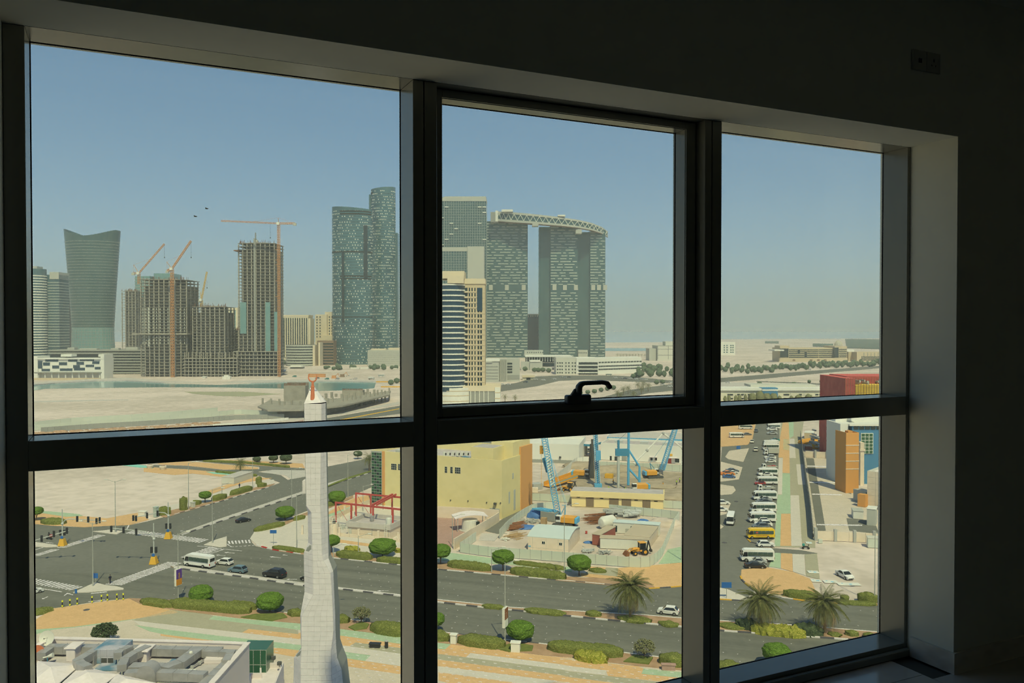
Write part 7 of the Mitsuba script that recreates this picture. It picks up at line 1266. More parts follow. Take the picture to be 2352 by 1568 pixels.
# mounds of dug earth
rr = random.Random(41)
def mound(label, c, x, y, rx, ry, hh, m='mat_soil', name='earth_mound', catg='earth mound'):
    q = G(*p1(c, x, y)); s = trimesh.creation.icosphere(subdivisions=3); v = s.vertices; n_ = meshkit.fbm(v*2.3+q*.1, 4); v = v*(.75+.5*n_[:, None])*[rx, ry, hh]; v[:, 2] = np.maximum(v[:, 2], -.05); s.vertices = v
    solo(name, xf(s, frame([q[0], q[1], 0], RT)), m, label, catg, smooth=60)
mat('dug_earth', lambda p, n, uv: mix(ph(140, 132, 100), ph(184, 174, 138), fbm(p.x*.5, p.y*.5, p.z*.5, 5)))
ground('earth_floor', px('J', (350, 640), (560, 480), (820, 460), (1400, 470), (1900, 500), (1900, 860), (1490, 760), (820, 680), (520, 690), (200, 740), (120, 700)), .08, 'mat_dug_earth', 'churned grey earth of the piling site', 'earth')
for a in (('long earth bank behind the left piling rig', 'J', 1000, 480, 14, 4, 2.6), ('earth heap left of the far crawler crane', 'J', 1230, 520, 9, 4, 1.6), ('earth heap at the far left of the piling site', 'J', 640, 430, 8, 4, 2.2), ('earth heap right of the piling rig tracks', 'J', 1450, 640, 6, 3, 1.2), ('earth heap before the white pipes on the right', 'J', 1590, 760, 5, 3, 1.4)): mound(*a, m='mat_dug_earth')
mound('pale sand heap in the right corner of the yard', 'J', 1500, 1040, 4.5, 2.5, 2.0, 'mat_sand', 'sand_heap', 'sand heap')
# heavy machines
def tracks(k, M, L=4.6, gauge=3.0, w=.7, h=.95):
    for sg in (-1, 1):
        pts = [(-L/2+h/2*math.cos(a) if abs(a-math.pi) < math.pi/2 else L/2+h/2*math.cos(a), h/2+h/2*math.sin(a)) for a in np.linspace(-math.pi/2, 1.5*math.pi, 17)[:-1]]
        m = extr(pts, w); v = m.vertices; m.vertices = np.stack([v[:, 0], sg*gauge/2-w/2+v[:, 2], v[:, 1]], 1); m.faces = m.faces[:, ::-1]; part(k, 'track', xf(m, M), 'mat_metal_dark')
def crawler(name, label, catg, c, x, y, hd, body='mat_machine_orange', s=1.0):
    q = G(*p1(c, x, y)); M = frame([q[0], q[1], 0], hd); M[:3, :3] *= s; k = thing(name, label, catg); tracks(k, M)
    part(k, 'upper_body', xf(cat([rbox(-3.2, .6, -1.5, 1.5, 1.15, 2.7, .12)]), M), body); part(k, 'counterweight', xf(rbox(-3.9, -3.2, -1.5, 1.5, 1.1, 2.6, .15), M), 'mat_sky_blue'); part(k, 'cab', xf(rbox(.4, 1.9, .4, 1.5, 1.2, 3.0, .15), M), 'mat_machine_white'); part(k, 'cab_window', xf(box(.7, 1.93, .38, 1.53, 1.9, 2.8), M), 'mat_car_glass'); part(k, 'turntable', xf(lathe([(0, 1.2), (1.1, 1.2), (1.1, .9), (0, .9)], 16), M), 'mat_metal_dark')
    return k, M
k, M = crawler('piling_rig', 'tall blue piling rig with a grey drill string, orange body behind it', 'piling rig', 'J', 1215, 690, -RT*.98-FH*.15)
q = G(*p1('J', 1120, 665)); top = AT(*p1('J', 1125, 40), (q-EYE)@FH); part(k, 'mast', tube([q[0], q[1], 1.5], top, .42, .40, 8), 'mat_sky_blue'); q2 = q-RT*3.2; part(k, 'drill_string', cat([tube([q2[0], q2[1], .2], [q2[0], q2[1], 11], .45, n=10)]), 'mat_galvanised'); part(k, 'rotary_head', cat([xf(box(-1.0, 3.4, -.6, .6, 11, 13.2), frame([q2[0], q2[1], 0], RT)), tube([q2[0], q2[1], 13], [q2[0], q2[1], 16], .4, n=8)]), 'mat_steel_blue')
e = q+RT*3.6; part(k, 'backstay', cat([tube([e[0], e[1], 2.5], [e[0], e[1], 7.5], .5, .35, 6), tube([e[0], e[1], 7.5], [q[0], q[1], 13], .3, n=6), tube([e[0], e[1], 3], [q[0], q[1], 7], .35, n=6)]), 'mat_sky_blue'); part(k, 'rope', cat([tube(top, [q2[0], q2[1], 16], .05, n=3)]), 'mat_metal_dark')
k, M = crawler('piling_rig', 'darker blue piling rig on the left of the site, its mast doubled', 'piling rig', 'J', 640, 545, RT*.96-FH*.28)
q = G(*p1('J', 800, 640)); top = AT(*p1('J', 772, 70), (q-EYE)@FH+9); part(k, 'mast', lattice([q[0], q[1], .5], top, 1.3, r=.1, n=26), 'mat_steel_blue'); part(k, 'mast_core', tube([q[0], q[1], .5], top, .32, n=6), 'mat_sky_blue'); q2 = G(*p1('J', 735, 545)); part(k, 'leader', tube([q2[0], q2[1], 1], AT(*p1('J', 738, 130), (q2-EYE)@FH), .42, n=6), 'mat_metal_dark'); part(k, 'backstay', cat([hexa([G(*p1('J', a, b))+[0, 0, z] for a, b, z in ((690, 545, 0), (760, 550, 0), (760, 520, 0), (690, 520, 0))], [[*(q2[:2]+d_), 12] for d_ in (np.array([-.5, -.5]), np.array([.5, -.5]), np.array([.5, .5]), np.array([-.5, .5]))])]), 'mat_metal_dark'); part(k, 'hammer', cat([xf(box(-.8, .8, -.7, .7, 9, 12), frame([q[0], q[1], 0], RT)), xf(box(-1.2, 1.2, -1, 1, 0, 1.2), frame([q[0], q[1], 0], RT))]), 'mat_sky_blue')
k, M = crawler('crawler_crane', 'far blue lattice crawler crane before the white shop row', 'crawler crane', 'J', 1395, 540, RT*.95+FH*.2)
q = G(*p1('J', 1480, 530)); d0 = (q-EYE)@FH; b0 = AT(*p1('J', 1478, 455), d0); b1 = AT(*p1('J', 1620, 10), d0+4); part(k, 'boom', lattice(b0, b1, 1.4, r=.09, n=22), 'mat_sky_blue'); g0 = AT(*p1('J', 1350, 385), d0); part(k, 'gantry', cat([tube(AT(*p1('J', 1420, 470), d0), g0, .14, n=4), tube(AT(*p1('J', 1370, 475), d0), g0, .14, n=4), tube(g0, b1, .06, n=3)]), 'mat_steel_blue'); part(k, 'boom_board', [tube(b0*.45+b1*.55, b0*.1+b1*.9, .5, n=4)], 'mat_cabin_white')
k, M = crawler('crawler_crane', 'near blue lattice crawler crane standing in the yard by the blue roofed shed', 'crawler crane', 'J', 440, 1050, -RT*.93+FH*.35)
q = G(*p1('J', 372, 1000)); d0 = (q-EYE)@FH; b0 = AT(*p1('J', 385, 985), d0); b1 = AT(*p1('J', 222, 60), d0+6); part(k, 'boom', lattice(b0, b1, 1.5, r=.085, n=34), 'mat_sky_blue'); part(k, 'boom_panel', lattice(b0*.62+b1*.38, b0*.3+b1*.7, .9, r=.2, n=6), 'mat_cabin_white'); g0 = AT(*p1('J', 455, 830), d0-1); part(k, 'gantry', cat([tube(b0+[0, 0, .3], g0, .1, n=4), tube(AT(*p1('J', 448, 990), d0-1), g0, .12, n=4), tube(AT(*p1('J', 420, 830), d0-1), g0, .1, n=4), tube(g0, b1, .05, n=3), tube(g0+[0, 0, .1]+RT*.4, b1, .05, n=3)]), 'mat_sky_blue')
hk = AT(*p1('J', 202, 330), d0+6); part(k, 'hook_block', cat([tube(AT(*p1('J', 205, 140), d0+6), hk, .04, n=3), tube(hk+[0, 0, 3.4], hk+[0, 0, 1.2], .5, n=8), tube(hk, AT(*p1('J', 198, 640), d0+6), .05, n=3)]), 'mat_machine_orange'); part(k, 'jib_head', tube(AT(*p1('J', 228, 330), d0+5), AT(*p1('J', 262, 480), d0+5), .6, .4, 6), 'mat_steel_blue')
k = thing('concrete_pump_boom', 'long white folding pump boom arched over the piling site', 'pump boom'); D0 = DIST(p1('J', 0, 470)[1]); pp = [AT(*p1('J', *a), D0+d) for a, d in (((1180, 390), 0), ((1320, 250), 3), ((1490, 68), 6), ((1700, 230), 6), ((1685, 400), 4))]
for i, (a, b) in enumerate(zip(pp, pp[1:])): part(k, 'boom_section', tube(a, b, .35, .28, 6), 'mat_machine_white')
part(k, 'joint', [trimesh.creation.icosphere(1, .6).apply_translation(p) for p in pp[1:4]], 'mat_steel'); q = G(*p1('J', 1690, 470)); part(k, 'turret', tube([q[0], q[1], 0], pp[4], .3, n=6), 'mat_machine_white')
# backhoes
def backhoe(label, c, x, y, hd, z=0.0):
    q = G(*p1(c, x, y), z); M = frame([q[0], q[1], z], hd); k = thing('backhoe_loader', label, 'backhoe loader')
    part(k, 'body', xf(cat([rbox(-1.2, 1.9, -.45, .45, .75, 1.6, .12), rbox(-1.3, .3, -.85, .85, .8, 1.25, .08)]), M), 'mat_machine_orange'); part(k, 'cab', xf(cat([box(-1.2, .3, -.8, .8, 1.25, 1.4)]+[box(x_-.05, x_+.05, y_-.05, y_+.05, 1.3, 2.75) for x_ in (-1.1, .2) for y_ in (-.72, .72)]), M), 'mat_trim_black'); part(k, 'cab_window', xf(box(-1.05, .15, -.70, .70, 1.45, 2.65), M), 'mat_car_glass'); part(k, 'cab_roof', xf(rbox(-1.3, .4, -.85, .85, 2.72, 2.92, .06), M), 'mat_machine_orange')
    for x_, r in ((-.9, .78), (1.5, .52)):
        for sg in (-1, 1): w = part(k, 'wheel', xf(tube((x_, sg*.75, r), (x_, sg*1.12, r), r, n=16), M), 'mat_tyre'); part(w, 'rim', xf(tube((x_, sg*1.1, r), (x_, sg*1.14, r), r*.5, n=12), M), 'mat_machine_orange')
    part(k, 'loader_arm', xf(cat([tube((.8, sg*.62, 1.5), (2.3, sg*.62, 1.3), .11) for sg in (-1, 1)]+[tube((2.3, sg*.62, 1.3), (3.1, sg*.62, .45), .11) for sg in (-1, 1)]), M), 'mat_machine_orange'); part(k, 'loader_bucket', xf(hexa([(3.0, -1.1, .05), (3.9, -1.1, .05), (3.9, 1.1, .05), (3.0, 1.1, .05)], [(2.9, -1.1, .9), (3.3, -1.1, .85), (3.3, 1.1, .85), (2.9, 1.1, .9)]), M), 'mat_rust')
    part(k, 'rear_boom', xf(cat([tube((-1.6, 0, 1.0), (-2.0, 0, 3.1), .2, .16), tube((-2.0, 0, 3.1), (-2.6, 0, 1.0), .15), rbox(-2.9, -2.3, -.35, .35, .5, 1.1, .08)]), M), 'mat_trim_black')
backhoe('orange backhoe loader in front of the long white container', 'J', 1245, 1350, -RT*.97-FH*.2); backhoe('orange backhoe loader by the raised orange skip', 'J', 490, 680, -RT*.9+FH*.3)
k = thing('raised_skip', 'long orange open skip tilted up behind the near crane mast', 'skip'); F = F2('J', (300, 650), (585, 590)); part(k, 'trough', F.put([hexa([(0, 0, .3), (F.L, 0, 1.6), (F.L, 3, 1.6), (0, 3, .3)], [(0, 0, .5), (F.L, 0, 1.8), (F.L, 3, 1.8), (0, 3, .5)]), hexa([(0, -.1, .3), (F.L, -.1, 1.6), (F.L, .1, 1.6), (0, .1, .3)], [(0, -.1, 1.8), (F.L, -.1, 3.2), (F.L, .1, 3.2), (0, .1, 1.8)]), hexa([(0, 2.9, .3), (F.L, 2.9, 1.6), (F.L, 3.1, 1.6), (0, 3.1, .3)], [(0, 2.9, 1.8), (F.L, 2.9, 3.2), (F.L, 3.1, 3.2), (0, 3.1, 1.8)])]), 'mat_machine_orange'); part(k, 'stripe', F.put(hexa([(0, -.14, 1.0), (F.L, -.14, 2.3), (F.L, -.1, 2.3), (0, -.1, 1.0)], [(0, -.14, 1.2), (F.L, -.14, 2.5), (F.L, -.1, 2.5), (0, -.1, 1.2)])), 'mat_sky_blue')
cabin('generator', 'yellow generator box in the middle of the piling site', 'generator', 'J', (870, 545), (950, 550), 505, 2.0, 'mat_kerb_yellow'); cabin('generator', 'grey generator and tanks at the left of the piling site', 'generator', 'J', (118, 670), (215, 660), 600, 3, 'mat_steel'); cabin('fuel_tank', 'cream drum on a blue base at the left of the piling site', 'tank', 'J', (98, 700), (165, 700), 650, 2, 'mat_wall_cream', None)
# loose materials
def scatter(name, label, catg, c, x, y, n, sx, sy, L, r, m, hd=None, hmax=.6, seed=1):
    g = random.Random(seed); rows = []
    for i in range(n):
        q = G(*p1(c, x+g.gauss(0, sx), y+g.gauss(0, sy))); a = g.uniform(-1.6, 1.6) if hd is None else hd+g.uniform(-.12, .12); d = (RT*math.cos(a)+FH*math.sin(a))*L*g.uniform(.6, 1)/2; z = g.uniform(r, hmax); rows.append(tube(q-d+[0, 0, z], q+d+[0, 0, z+g.uniform(-.05, .05)], r, n=5))
    solo(name, rows, m, label, catg, kind='stuff')
scatter('rebar_pile', 'dark pile of reinforcing bars at the back of the yard', 'rebar', 'J', 815, 985, 110, 26, 22, 8, .05, 'mat_rust', .25, .9, 1); scatter('mesh_rolls', 'grey rolls and frames stacked behind the white tank', 'steel stock', 'J', 1000, 940, 60, 50, 8, 2.6, .3, 'mat_steel', .0, 1.6, 2); scatter('mesh_rolls', 'grey coils stacked right of the rolls behind the cabins', 'steel stock', 'J', 1165, 955, 40, 35, 10, 2.2, .35, 'mat_galvanised', .1, 1.6, 3)
scatter('pipe_bundle', 'bundle of brown pipes behind the blue sheeting', 'pipes', 'I', 1045, 1215, 30, 18, 16, 6, .14, 'mat_rust', .75, .7, 4); scatter('scrap_pile', 'grey scrap heap in front of the long white container', 'scrap', 'J', 680, 1325, 46, 28, 9, 1.3, .1, 'mat_galvanised', None, .7, 5); scatter('scrap_pile', 'grey and tan scrap left of the near backhoe', 'scrap', 'J', 865, 1340, 46, 34, 9, 1.2, .1, 'mat_steel', None, .6, 6); scatter('scrap_pile', 'dark scrap heap beside the near crawler crane', 'scrap', 'J', 90, 1010, 60, 45, 12, 1.4, .1, 'mat_steel', None, .7, 7); scatter('scrap_pile', 'white and brown rubbish at the ramp gate', 'scrap', 'I', 890, 1355, 26, 20, 7, 1.2, .12, 'mat_cabin_white', None, .5, 8); scatter('timber_stack', 'low dark timber stacks left of the blue roofed shed', 'timber', 'I', 1020, 1310, 50, 40, 18, 3, .08, 'mat_timber', .7, .3, 9)
mound('crumpled blue sheeting beside the brown pipes', 'I', 1150, 1215, 3.2, 1.8, .8, 'mat_tarp_blue', 'tarpaulin', 'tarpaulin'); mound('blue sheeting over a heap behind the near crane', 'J', 160, 955, 2.8, 2.0, 2.2, 'mat_tarp_blue', 'tarpaulin', 'tarpaulin'); mound('small blue sheet by the maroon container', 'J', 700, 1228, 1.3, .8, .5, 'mat_tarp_blue', 'tarpaulin', 'tarpaulin'); mound('small blue sheet behind the white cabin', 'J', 1275, 998, 1.6, .8, .6, 'mat_tarp_blue', 'tarpaulin', 'tarpaulin')
k, F, h = cabin('steel_plate_stack', 'tall stack of dark grey plates behind the near crane', 'plates', 'J', (190, 985), (330, 1010), 915, 3, 'mat_grey_stone')
for i in range(4): part(k, 'blue_beam', F.put(box(-3+i*.4, 2.5+i*.4, .2+i*.6, .6+i*.6, h, h+.4)), 'mat_sky_blue')
cabin('timber_crate', 'brown timber crate at the foot of the near crane', 'crate', 'J', (190, 1035), (242, 1040), 970, 1.5, 'mat_timber'); cabin('fire_point', 'red fire point stand left of the maroon container', 'fire point', 'J', (665, 1135), (685, 1136), 1105, .4, 'mat_steel_red')

# ---- compound at the right edge
ground('yard', px('N', (255, 730), (520, 740), (700, 1000), (900, 1100), (900, 1380), (345, 1360)), .05, 'mat_paving_dust', 'pale concrete yard of the compound at the right edge', 'yard')
for pts in ([(258, 735), (325, 740), (425, 1345), (352, 1352)], [(440, 752), (540, 758), (640, 1040), (560, 1010)], [(598, 1240), (830, 1262), (872, 1372), (622, 1345)]): ground('parking_bay', px('N', *pts), .09, 'mat_asphalt', {258: 'dark parking bay strip inside the dark fence', 440: 'dark parking bay at the far end of the compound', 598: 'dark parking bay at the near corner of the compound'}[pts[0][0]], 'parking bay')
for y, x0, x1 in ((800, 270, 470), (935, 285, 560), (1035, 310, 560), (1290, 350, 730)): part('yard', 'white_line', slab(px('N', (x0, y), (x1, y+6), (x1, y+15), (x0, y+9)), .09, .12), 'mat_line_white')
fence_run('compound_fence', 'long dark slatted fence between the striped promenade and the compound', px('N', (213, 560), (255, 900), (295, 1180), (318, 1415)), 3.0, 1.8, ('mat_metal_dark',), .1, .07)
fence_run('compound_wall', 'cream front wall of the compound with blue-grey piers', px('N', (340, 1425), (500, 1432), (660, 1440), (900, 1450)), 2.4, 3.2, ('mat_wall_cream',), .2, catg='wall'); fence_run('compound_wall', 'cream back wall of the compound before the red mast', px('N', (255, 728), (520, 745)), 2.6, 3.2, ('mat_wall_cream',), .2, catg='wall')
for x, y, h in ((340, 1425, 3.2), (503, 1432, 3.0), (664, 1440, 3.0), (828, 1446, 3.0), (337, 735, 3.2), (433, 740, 3.2)): q = G(*p1('N', x, y)); solo('wall_pier', xf(rbox(-.35, .35, -.4, .2, 0, h, .03), frame([q[0], q[1], 0], RT)), 'mat_steel', {340: 'blue-grey pier where dark fence meets the cream front wall', 503: 'blue-grey pier, second in the cream front wall', 664: 'blue-grey pier, third in the cream front wall', 828: 'blue-grey pier at the glass edge of the front wall', 337: 'blue-grey pier in the back wall nearer the dark fence', 433: 'blue-grey pier in the back wall nearer the red mast'}[x], 'pier')
k = building('stair_tower_block', 'orange stair tower joined to a blue and white block at the right edge'); F = F2('N', (592, 1030), (700, 1028)); h = fz(F, 'N', 650, 548)
part(k, 'tower', F.put(box(0, F.L, 0, 7, 0, h)), 'mat_orange_tan'); part(k, 'tower_parapet', F.put([box(0, F.L, -.05, .25, h, h+1), box(0, .25, 0, 7, h, h+1), box(F.L-.25, F.L, 0, 7, h, h+1), box(F.L*.4, F.L*.75, 2, 4, h, h+1.2)]), 'mat_orange_tan')
for y in (628, 694, 760, 826): z = fz(F, 'N', 650, y); part(k, 'band', F.put(box(-.06, F.L+.06, -.1, .02, z-.12, z+.12)), 'mat_wall_cream')
DB = 272; S = Site(DB, 1975); zt2 = S.z(p1('N', 0, 455)[1]); part(k, 'rear_wall', S.put([bx(S, 'N', 572, 640, 455, None, 2, 14), bx(S, 'N', 640, 1100, 455, 470, 1, 16)]), 'mat_white_wall'); part(k, 'blue_front', S.put(bx(S, 'N', 668, 1100, 460, None, 1.4, 16)), 'mat_blue_wall'); part(k, 'roof_block', S.put([bx(S, 'N', 600, 1100, 412, 455, 9, 16), bx(S, 'N', 705, 745, 412, 440, 6, 9)]), 'mat_white_wall')
for i in range(7): part(k, 'top_window', S.put(bx(S, 'N', 678+48*i, 718+48*i, 464, 500, 1.2, 1.5)), 'mat_dark_glass')
part(k, 'window_frame', S.put(bx(S, 'N', 738, 842, 530, 704, 1.1, 1.5)), 'mat_white_wall')
for i in range(3):
    for j in range(6): part(k, 'pane', S.put(bx(S, 'N', 743+33*i, 770+33*i, 535+28.5*j, 558+28.5*j, 1.0, 1.4)), 'mat_green_glass')
part(k, 'link_block', S.put([bx(S, 'N', 706, 738, 600, None, -1.5, 1.4), bx(S, 'N', 700, 745, 655, 670, -1.8, 1.4)]), 'mat_wall_cream')
k = building('panel_block', 'pale panelled low block in front of the orange stair tower'); c0 = G(*p1('N', 770, 1140)); F = Face(p1('N', 770, 1140), p1('N', 1050, 1180)); h = fz(F, 'N', 775, 842); lf = 24
part(k, 'wall', F.put([box(0, F.L, 0, .4, 0, h), box(0, .4, .4, lf, 0, h)]), 'mat_pale_wall'); part(k, 'roof', F.put(box(.4, F.L, .4, lf, h-1.0, h-.7)), 'mat_roof_white'); part(k, 'back_parapet', F.put(box(0, F.L, lf, lf+.3, 0, h)), 'mat_pale_wall')
for j in range(6):
    for i in range(4): part(k, 'panel', F.put(box(F.L*i/4+.03, F.L*(i+1)/4-.03, -.06, .02, h*j/6+.03, h*(j+1)/6-.03)), 'mat_wall_cream')
part(k, 'roof_rail', F.put([tube((4, 12, h-.7), (4, 12, h+.5), .06), tube((4, 12, h+.5), (8, 12, h+.5), .06), tube((8, 12, h-.7), (8, 12, h+.5), .06)]), 'mat_galvanised'); part(k, 'blue_canopy', F.put(hexa([(5.2, -3.5, 0), (5.4, -3.5, 0), (9.5, 0, 0), (9.3, 0, 0)], [(5.2, -3.5, h*.52), (5.4, -3.5, h*.52), (9.5, 0, h*.8), (9.3, 0, h*.8)])), 'mat_steel_blue')
cabin('plant_box', 'grey plant box at the foot of the pale panelled block', 'plant box', 'N', (768, 1300), (842, 1308), 1168, 4, 'mat_grey_light', 'mat_white_wall'); cabin('plant_box', 'white low tank on the ground before the orange stair tower', 'plant box', 'N', (655, 1245), (740, 1250), 1185, 4, 'mat_white_wall', 'mat_grey_light'); cabin('plant_box', 'dark louvred box between stair tower and white tank', 'plant box', 'N', (655, 1090), (760, 1120), 1020, 3, 'mat_steel'); cabin('skip_bin', 'orange skip in the shade below the stair tower', 'skip', 'N', (690, 1140), (755, 1150), 1045, 2, 'mat_orange_tan')
cabin('utility_cabinet', 'big pale green utility cabinet outside the compound wall', 'utility cabinet', 'N', (778, 1488), (872, 1494), 1412, 2.2, 'mat_fence_panel', 'mat_pale_wall'); cabin('utility_cabinet', 'small grey cabinet at the end of the dark fence', 'utility cabinet', 'N', (366, 1452), (398, 1453), 1418, .7, 'mat_fence_panel')
cabin('shipping_container', 'tan container with a white roof behind the compound back wall', 'container', 'N', (245, 572), (322, 576), 528, 8, 'mat_beige_stone', 'mat_white_wall'); cabin('shipping_container', 'pinkish container just behind the compound back wall', 'container', 'N', (255, 668), (312, 670), 640, 3, 'mat_maroon', 'mat_cabin_roof'); mound('bright orange sheet over stacked goods behind the back wall', 'N', 292, 612, 5, 4, 2.4, 'mat_machine_orange', 'tarpaulin', 'tarpaulin'); cabin('dumper', 'yellow dumper behind the compound back wall', 'dumper', 'N', (312, 660), (360, 662), 630, 3, 'mat_kerb_yellow')
k = thing('red_mast', 'thick red crane mast rising behind the compound back wall', 'crane'); q = G(*p1('N', 408, 600)); S = Site((q-EYE)@FH, p1('N', 408, 0)[0]); part(k, 'mast', S.put(box(-1.1, 1.1, 0, 2, 0, S.z(p1('N', 0, 380)[1]))), 'mat_steel_red'); part(k, 'base', S.put(box(-3, 3, -2, 4, 0, 2.2)), 'mat_grey_light')
k = thing('girder_structure', 'dark steel framework right of the red mast', 'steel frame'); S = Site(DIST(p1('N', 0, 660)[1]), p1('N', 495, 0)[0])
for x in (440, 470, 500, 530, 560): part(k, 'column', S.put(bx(S, 'N', x, x+4, 470, None, 0, .6)), 'mat_metal_dark')
for y in (475, 520, 570, 620): part(k, 'beam', S.put(bx(S, 'N', 436, 566, y, y+7, 0, 8)), 'mat_metal_dark')
rr = random.Random(77)
part(k, 'clutter', S.put([bx(S, 'N', x, x+rr.uniform(8, 26), y, y+rr.uniform(6, 16), rr.uniform(-6, 6), 8) for x, y in [(rr.uniform(330, 540), rr.uniform(500, 640)) for _ in range(26)]]), 'mat_steel', kind='stuff')
for i, (x0, y0, x1, y1) in enumerate(((1040, 345, 1160, 370), (1075, 438, 1185, 466), (1215, 445, 1370, 478), (1372, 455, 1620, 505), (1012, 33, 1080, 45))):
    q, q2 = G(*p1('O', x0, y1)), G(*p1('O', x1, y1+4)); L = np.linalg.norm((q2-q)[:2]); M = frame([q[0], q[1], 0], q2-q); k = thing('fallen_hoarding', ('white board lying flat on the olive paving', 'white board lying flat left of the sign frame', 'white board with blue marks below the sign frame', 'longest white board lying on the sand', 'small white board by the lane')[i], 'board'); part(k, 'board', xf(rbox(0, L, 0, 1.8, .12, .22, .02), M), 'mat_cabin_white'); part(k, 'blue_mark', xf(boxes([(L*.5, L*.5+.6, .5, .9, .22, .23), (L*.2, L*.2+.3, 1.1, 1.4, .22, .23)]), M), 'mat_sky_blue')
# ---------------------------------------------------------------- planting
def leafy(c0, c1, c2, s): return lambda p, n, uv: mix(mix(ph(*c0), ph(*c1), noise(p.x*s, p.y*s, p.z*s)), ph(*c2), smoothstep(.55, .8, noise(p.x*s*2.3+7, p.y*s*2.3, p.z*s*2.3)))
mat('leaf_topiary', leafy((62, 88, 30), (92, 122, 44), (112, 142, 58), 5.0)); mat('leaf_hedge', leafy((86, 96, 44), (112, 122, 58), (134, 138, 74), 4.0)); mat('leaf_olive', leafy((96, 102, 62), (122, 126, 82), (140, 142, 100), 5.0)); mat('leaf_yellow', leafy((112, 122, 40), (150, 152, 60), (176, 170, 80), 3.0)); mat('leaf_far', leafy((70, 90, 62), (92, 110, 78), (104, 118, 88), .8)); mat('leaf_dark', leafy((52, 66, 42), (76, 90, 58), (92, 104, 70), 3.0))
mat('frond', lambda p, n, uv: mix(ph(92, 104, 56), ph(138, 140, 84), noise(p.x*3, p.y*3, p.z*3))); mat('frond_dry', (172, 148, 92)); mat('bark', (112, 96, 70)); mat('trunk_palm', lambda p, n, uv: mix(ph(92, 82, 62), ph(128, 114, 84), noise(p.x*2, p.y*2, p.z*9)))
def blob(seed, sub=4, amp=.16, f=3.2, flat=.55, squash=.0, sq=1.0):
    s = trimesh.creation.icosphere(subdivisions=sub); v = s.vertices.copy(); u = np.sign(v)*np.abs(v)**sq; u /= np.abs(u).max()
    n = meshkit.fbm(v*f+seed*3.7, 4)-.5; n2 = meshkit.noise(v*f*4+seed, 3)-.5; u = u*(1+amp*2*n[:, None]+amp*.7*n2[:, None]); u[:, 2] *= flat; s.vertices = u; return s
CR = [shape(blob(i, 4, .13, 3.0, .55, 0, .72), 'mat_leaf_topiary', smooth=60) for i in range(3)]
CF = [shape(blob(i, 2, .3, 2.2, .8), 'mat_leaf_far', smooth=True) for i in range(4)]
def placed(dct, q, rx, rz, m=None, rot=0):
    M = frame(q, (math.cos(rot), math.sin(rot))); M[:3, :3] = M[:3, :3]@np.diag([rx, rx, rz]); d = {**dct, 'to_world': tw(M)}
    if m: d['bsdf'] = {'type': 'ref', 'id': m}
    return d
rr = random.Random(3)
def tree(label, x, w, yt, yb, m=None, i=0, tall=1.0, group=None, name='round_tree'):
    g = G(x, yb, .16); k_ = (g-EYE)@FH/FPX; H = HT(x, yb, yt, .16); r = w*k_/2; k = thing(name, label, 'tree', group); hz_ = min(H*.42, r*.62)*tall; q = g+np.array([0, 0, H-hz_*.92])
    part(k, 'crown', placed(CR[i % 3], q, r, hz_/.55, m, i), None); fk = q-[0, 0, hz_*.5]
    part(k, 'trunk', [tube(g-[0, 0, .1], g+[0, 0, H*.25], .16, .11), tube(g+[0, 0, H*.25], fk+RT*r*.3, .09, .05), tube(g+[0, 0, H*.25], fk-RT*r*.3, .09, .05), tube(g+[0, 0, H*.25], fk+FH*r*.3, .09, .05)], 'mat_bark')
TR = [(462, 51, 1347, 1385, 'round clipped tree right of the banner pole with the purple poster'), (620, 56, 1364, 1404, 'round clipped tree left of the minaret on the near planting strip'), (655, 39, 1164, 1193, 'round clipped tree left of the minaret on the crossing road'), (774, 37, 1129, 1158, 'round clipped tree between minaret and yellow building'), (879, 57, 1239, 1277, 'wide round tree before the depot, by the mullion'), (761, 36, 1230, 1268, 'round tree tucked against the right side of the minaret'), (84, 27, 1165, 1194, 'small flat-topped tree at the left jamb by the sand plot'), (471, 25, 1129, 1153, 'small round tree with a flat crown on the sand plot edge'), (590, 17, 1049, 1061, 'dark little tree under the transom, leftmost of three'), (628, 20, 1045, 1062, 'dark little tree under the transom, middle of three'), (657, 25, 1043, 1065, 'dark little tree under the transom, rightmost of three'), (822, 19, 1036, 1053, 'tree at the far road bend left of the yellow building'), (1012, 44, 1252, 1294, 'round tree cut by the mullion before the brown yard'), (1155, 46, 1265, 1309, 'round tree before the site hoarding, left of the tall pole'), (1330, 51, 1277, 1320, 'round tree before the site hoarding, right of the tall pole'), (1000, 40, 1410, 1452, 'round tree cut by the mullion on the near strip'), (1195, 58, 1429, 1473, 'round tree beside the white cabinet on the near strip'), (1784, 60, 1481, 1530, 'bushy tree just above the window sill')]
for i, (x, w, yt, yb, l) in enumerate(TR): tree(l, x, w, yt, yb, 'mat_leaf_dark' if 8 <= i <= 11 else None, i)
def sparse(label, x, w, yt, yb, m, n=420, name='sparse_tree', seed=1):
    """airy crown: thin twigs and many small leaf clusters"""
    g = G(x, yb, .16); k_ = (g-EYE)@FH/FPX; H = HT(x, yb, yt, .16); r = w*k_/2; k = thing(name, label, 'tree' if H > 2 else 'bush'); a = random.Random(seed); L, T = [], []
    base = trimesh.creation.icosphere(subdivisions=0)
    for i in range(n):
        t = a.uniform(0, 6.283); ph_ = math.acos(a.uniform(-.5, 1)); rr_ = a.uniform(.3, 1)**.5; p = g+np.array([r*rr_*math.sin(ph_)*math.cos(t), r*rr_*math.sin(ph_)*math.sin(t), H*.6+H*.4*rr_*math.cos(ph_)]); b = base.copy(); b.apply_scale(a.uniform(.05, .14)*max(1, r/1.6)); b.apply_translation(p); L.append(b)
        if i % 12 == 0: T.append(tube(g+[0, 0, H*.2], p, .025, .01, 3))
    part(k, 'foliage', L, m, kind='stuff'); part(k, 'trunk', T+[tube(g, g+[0, 0, H*.3], .09, .06)], 'mat_bark')
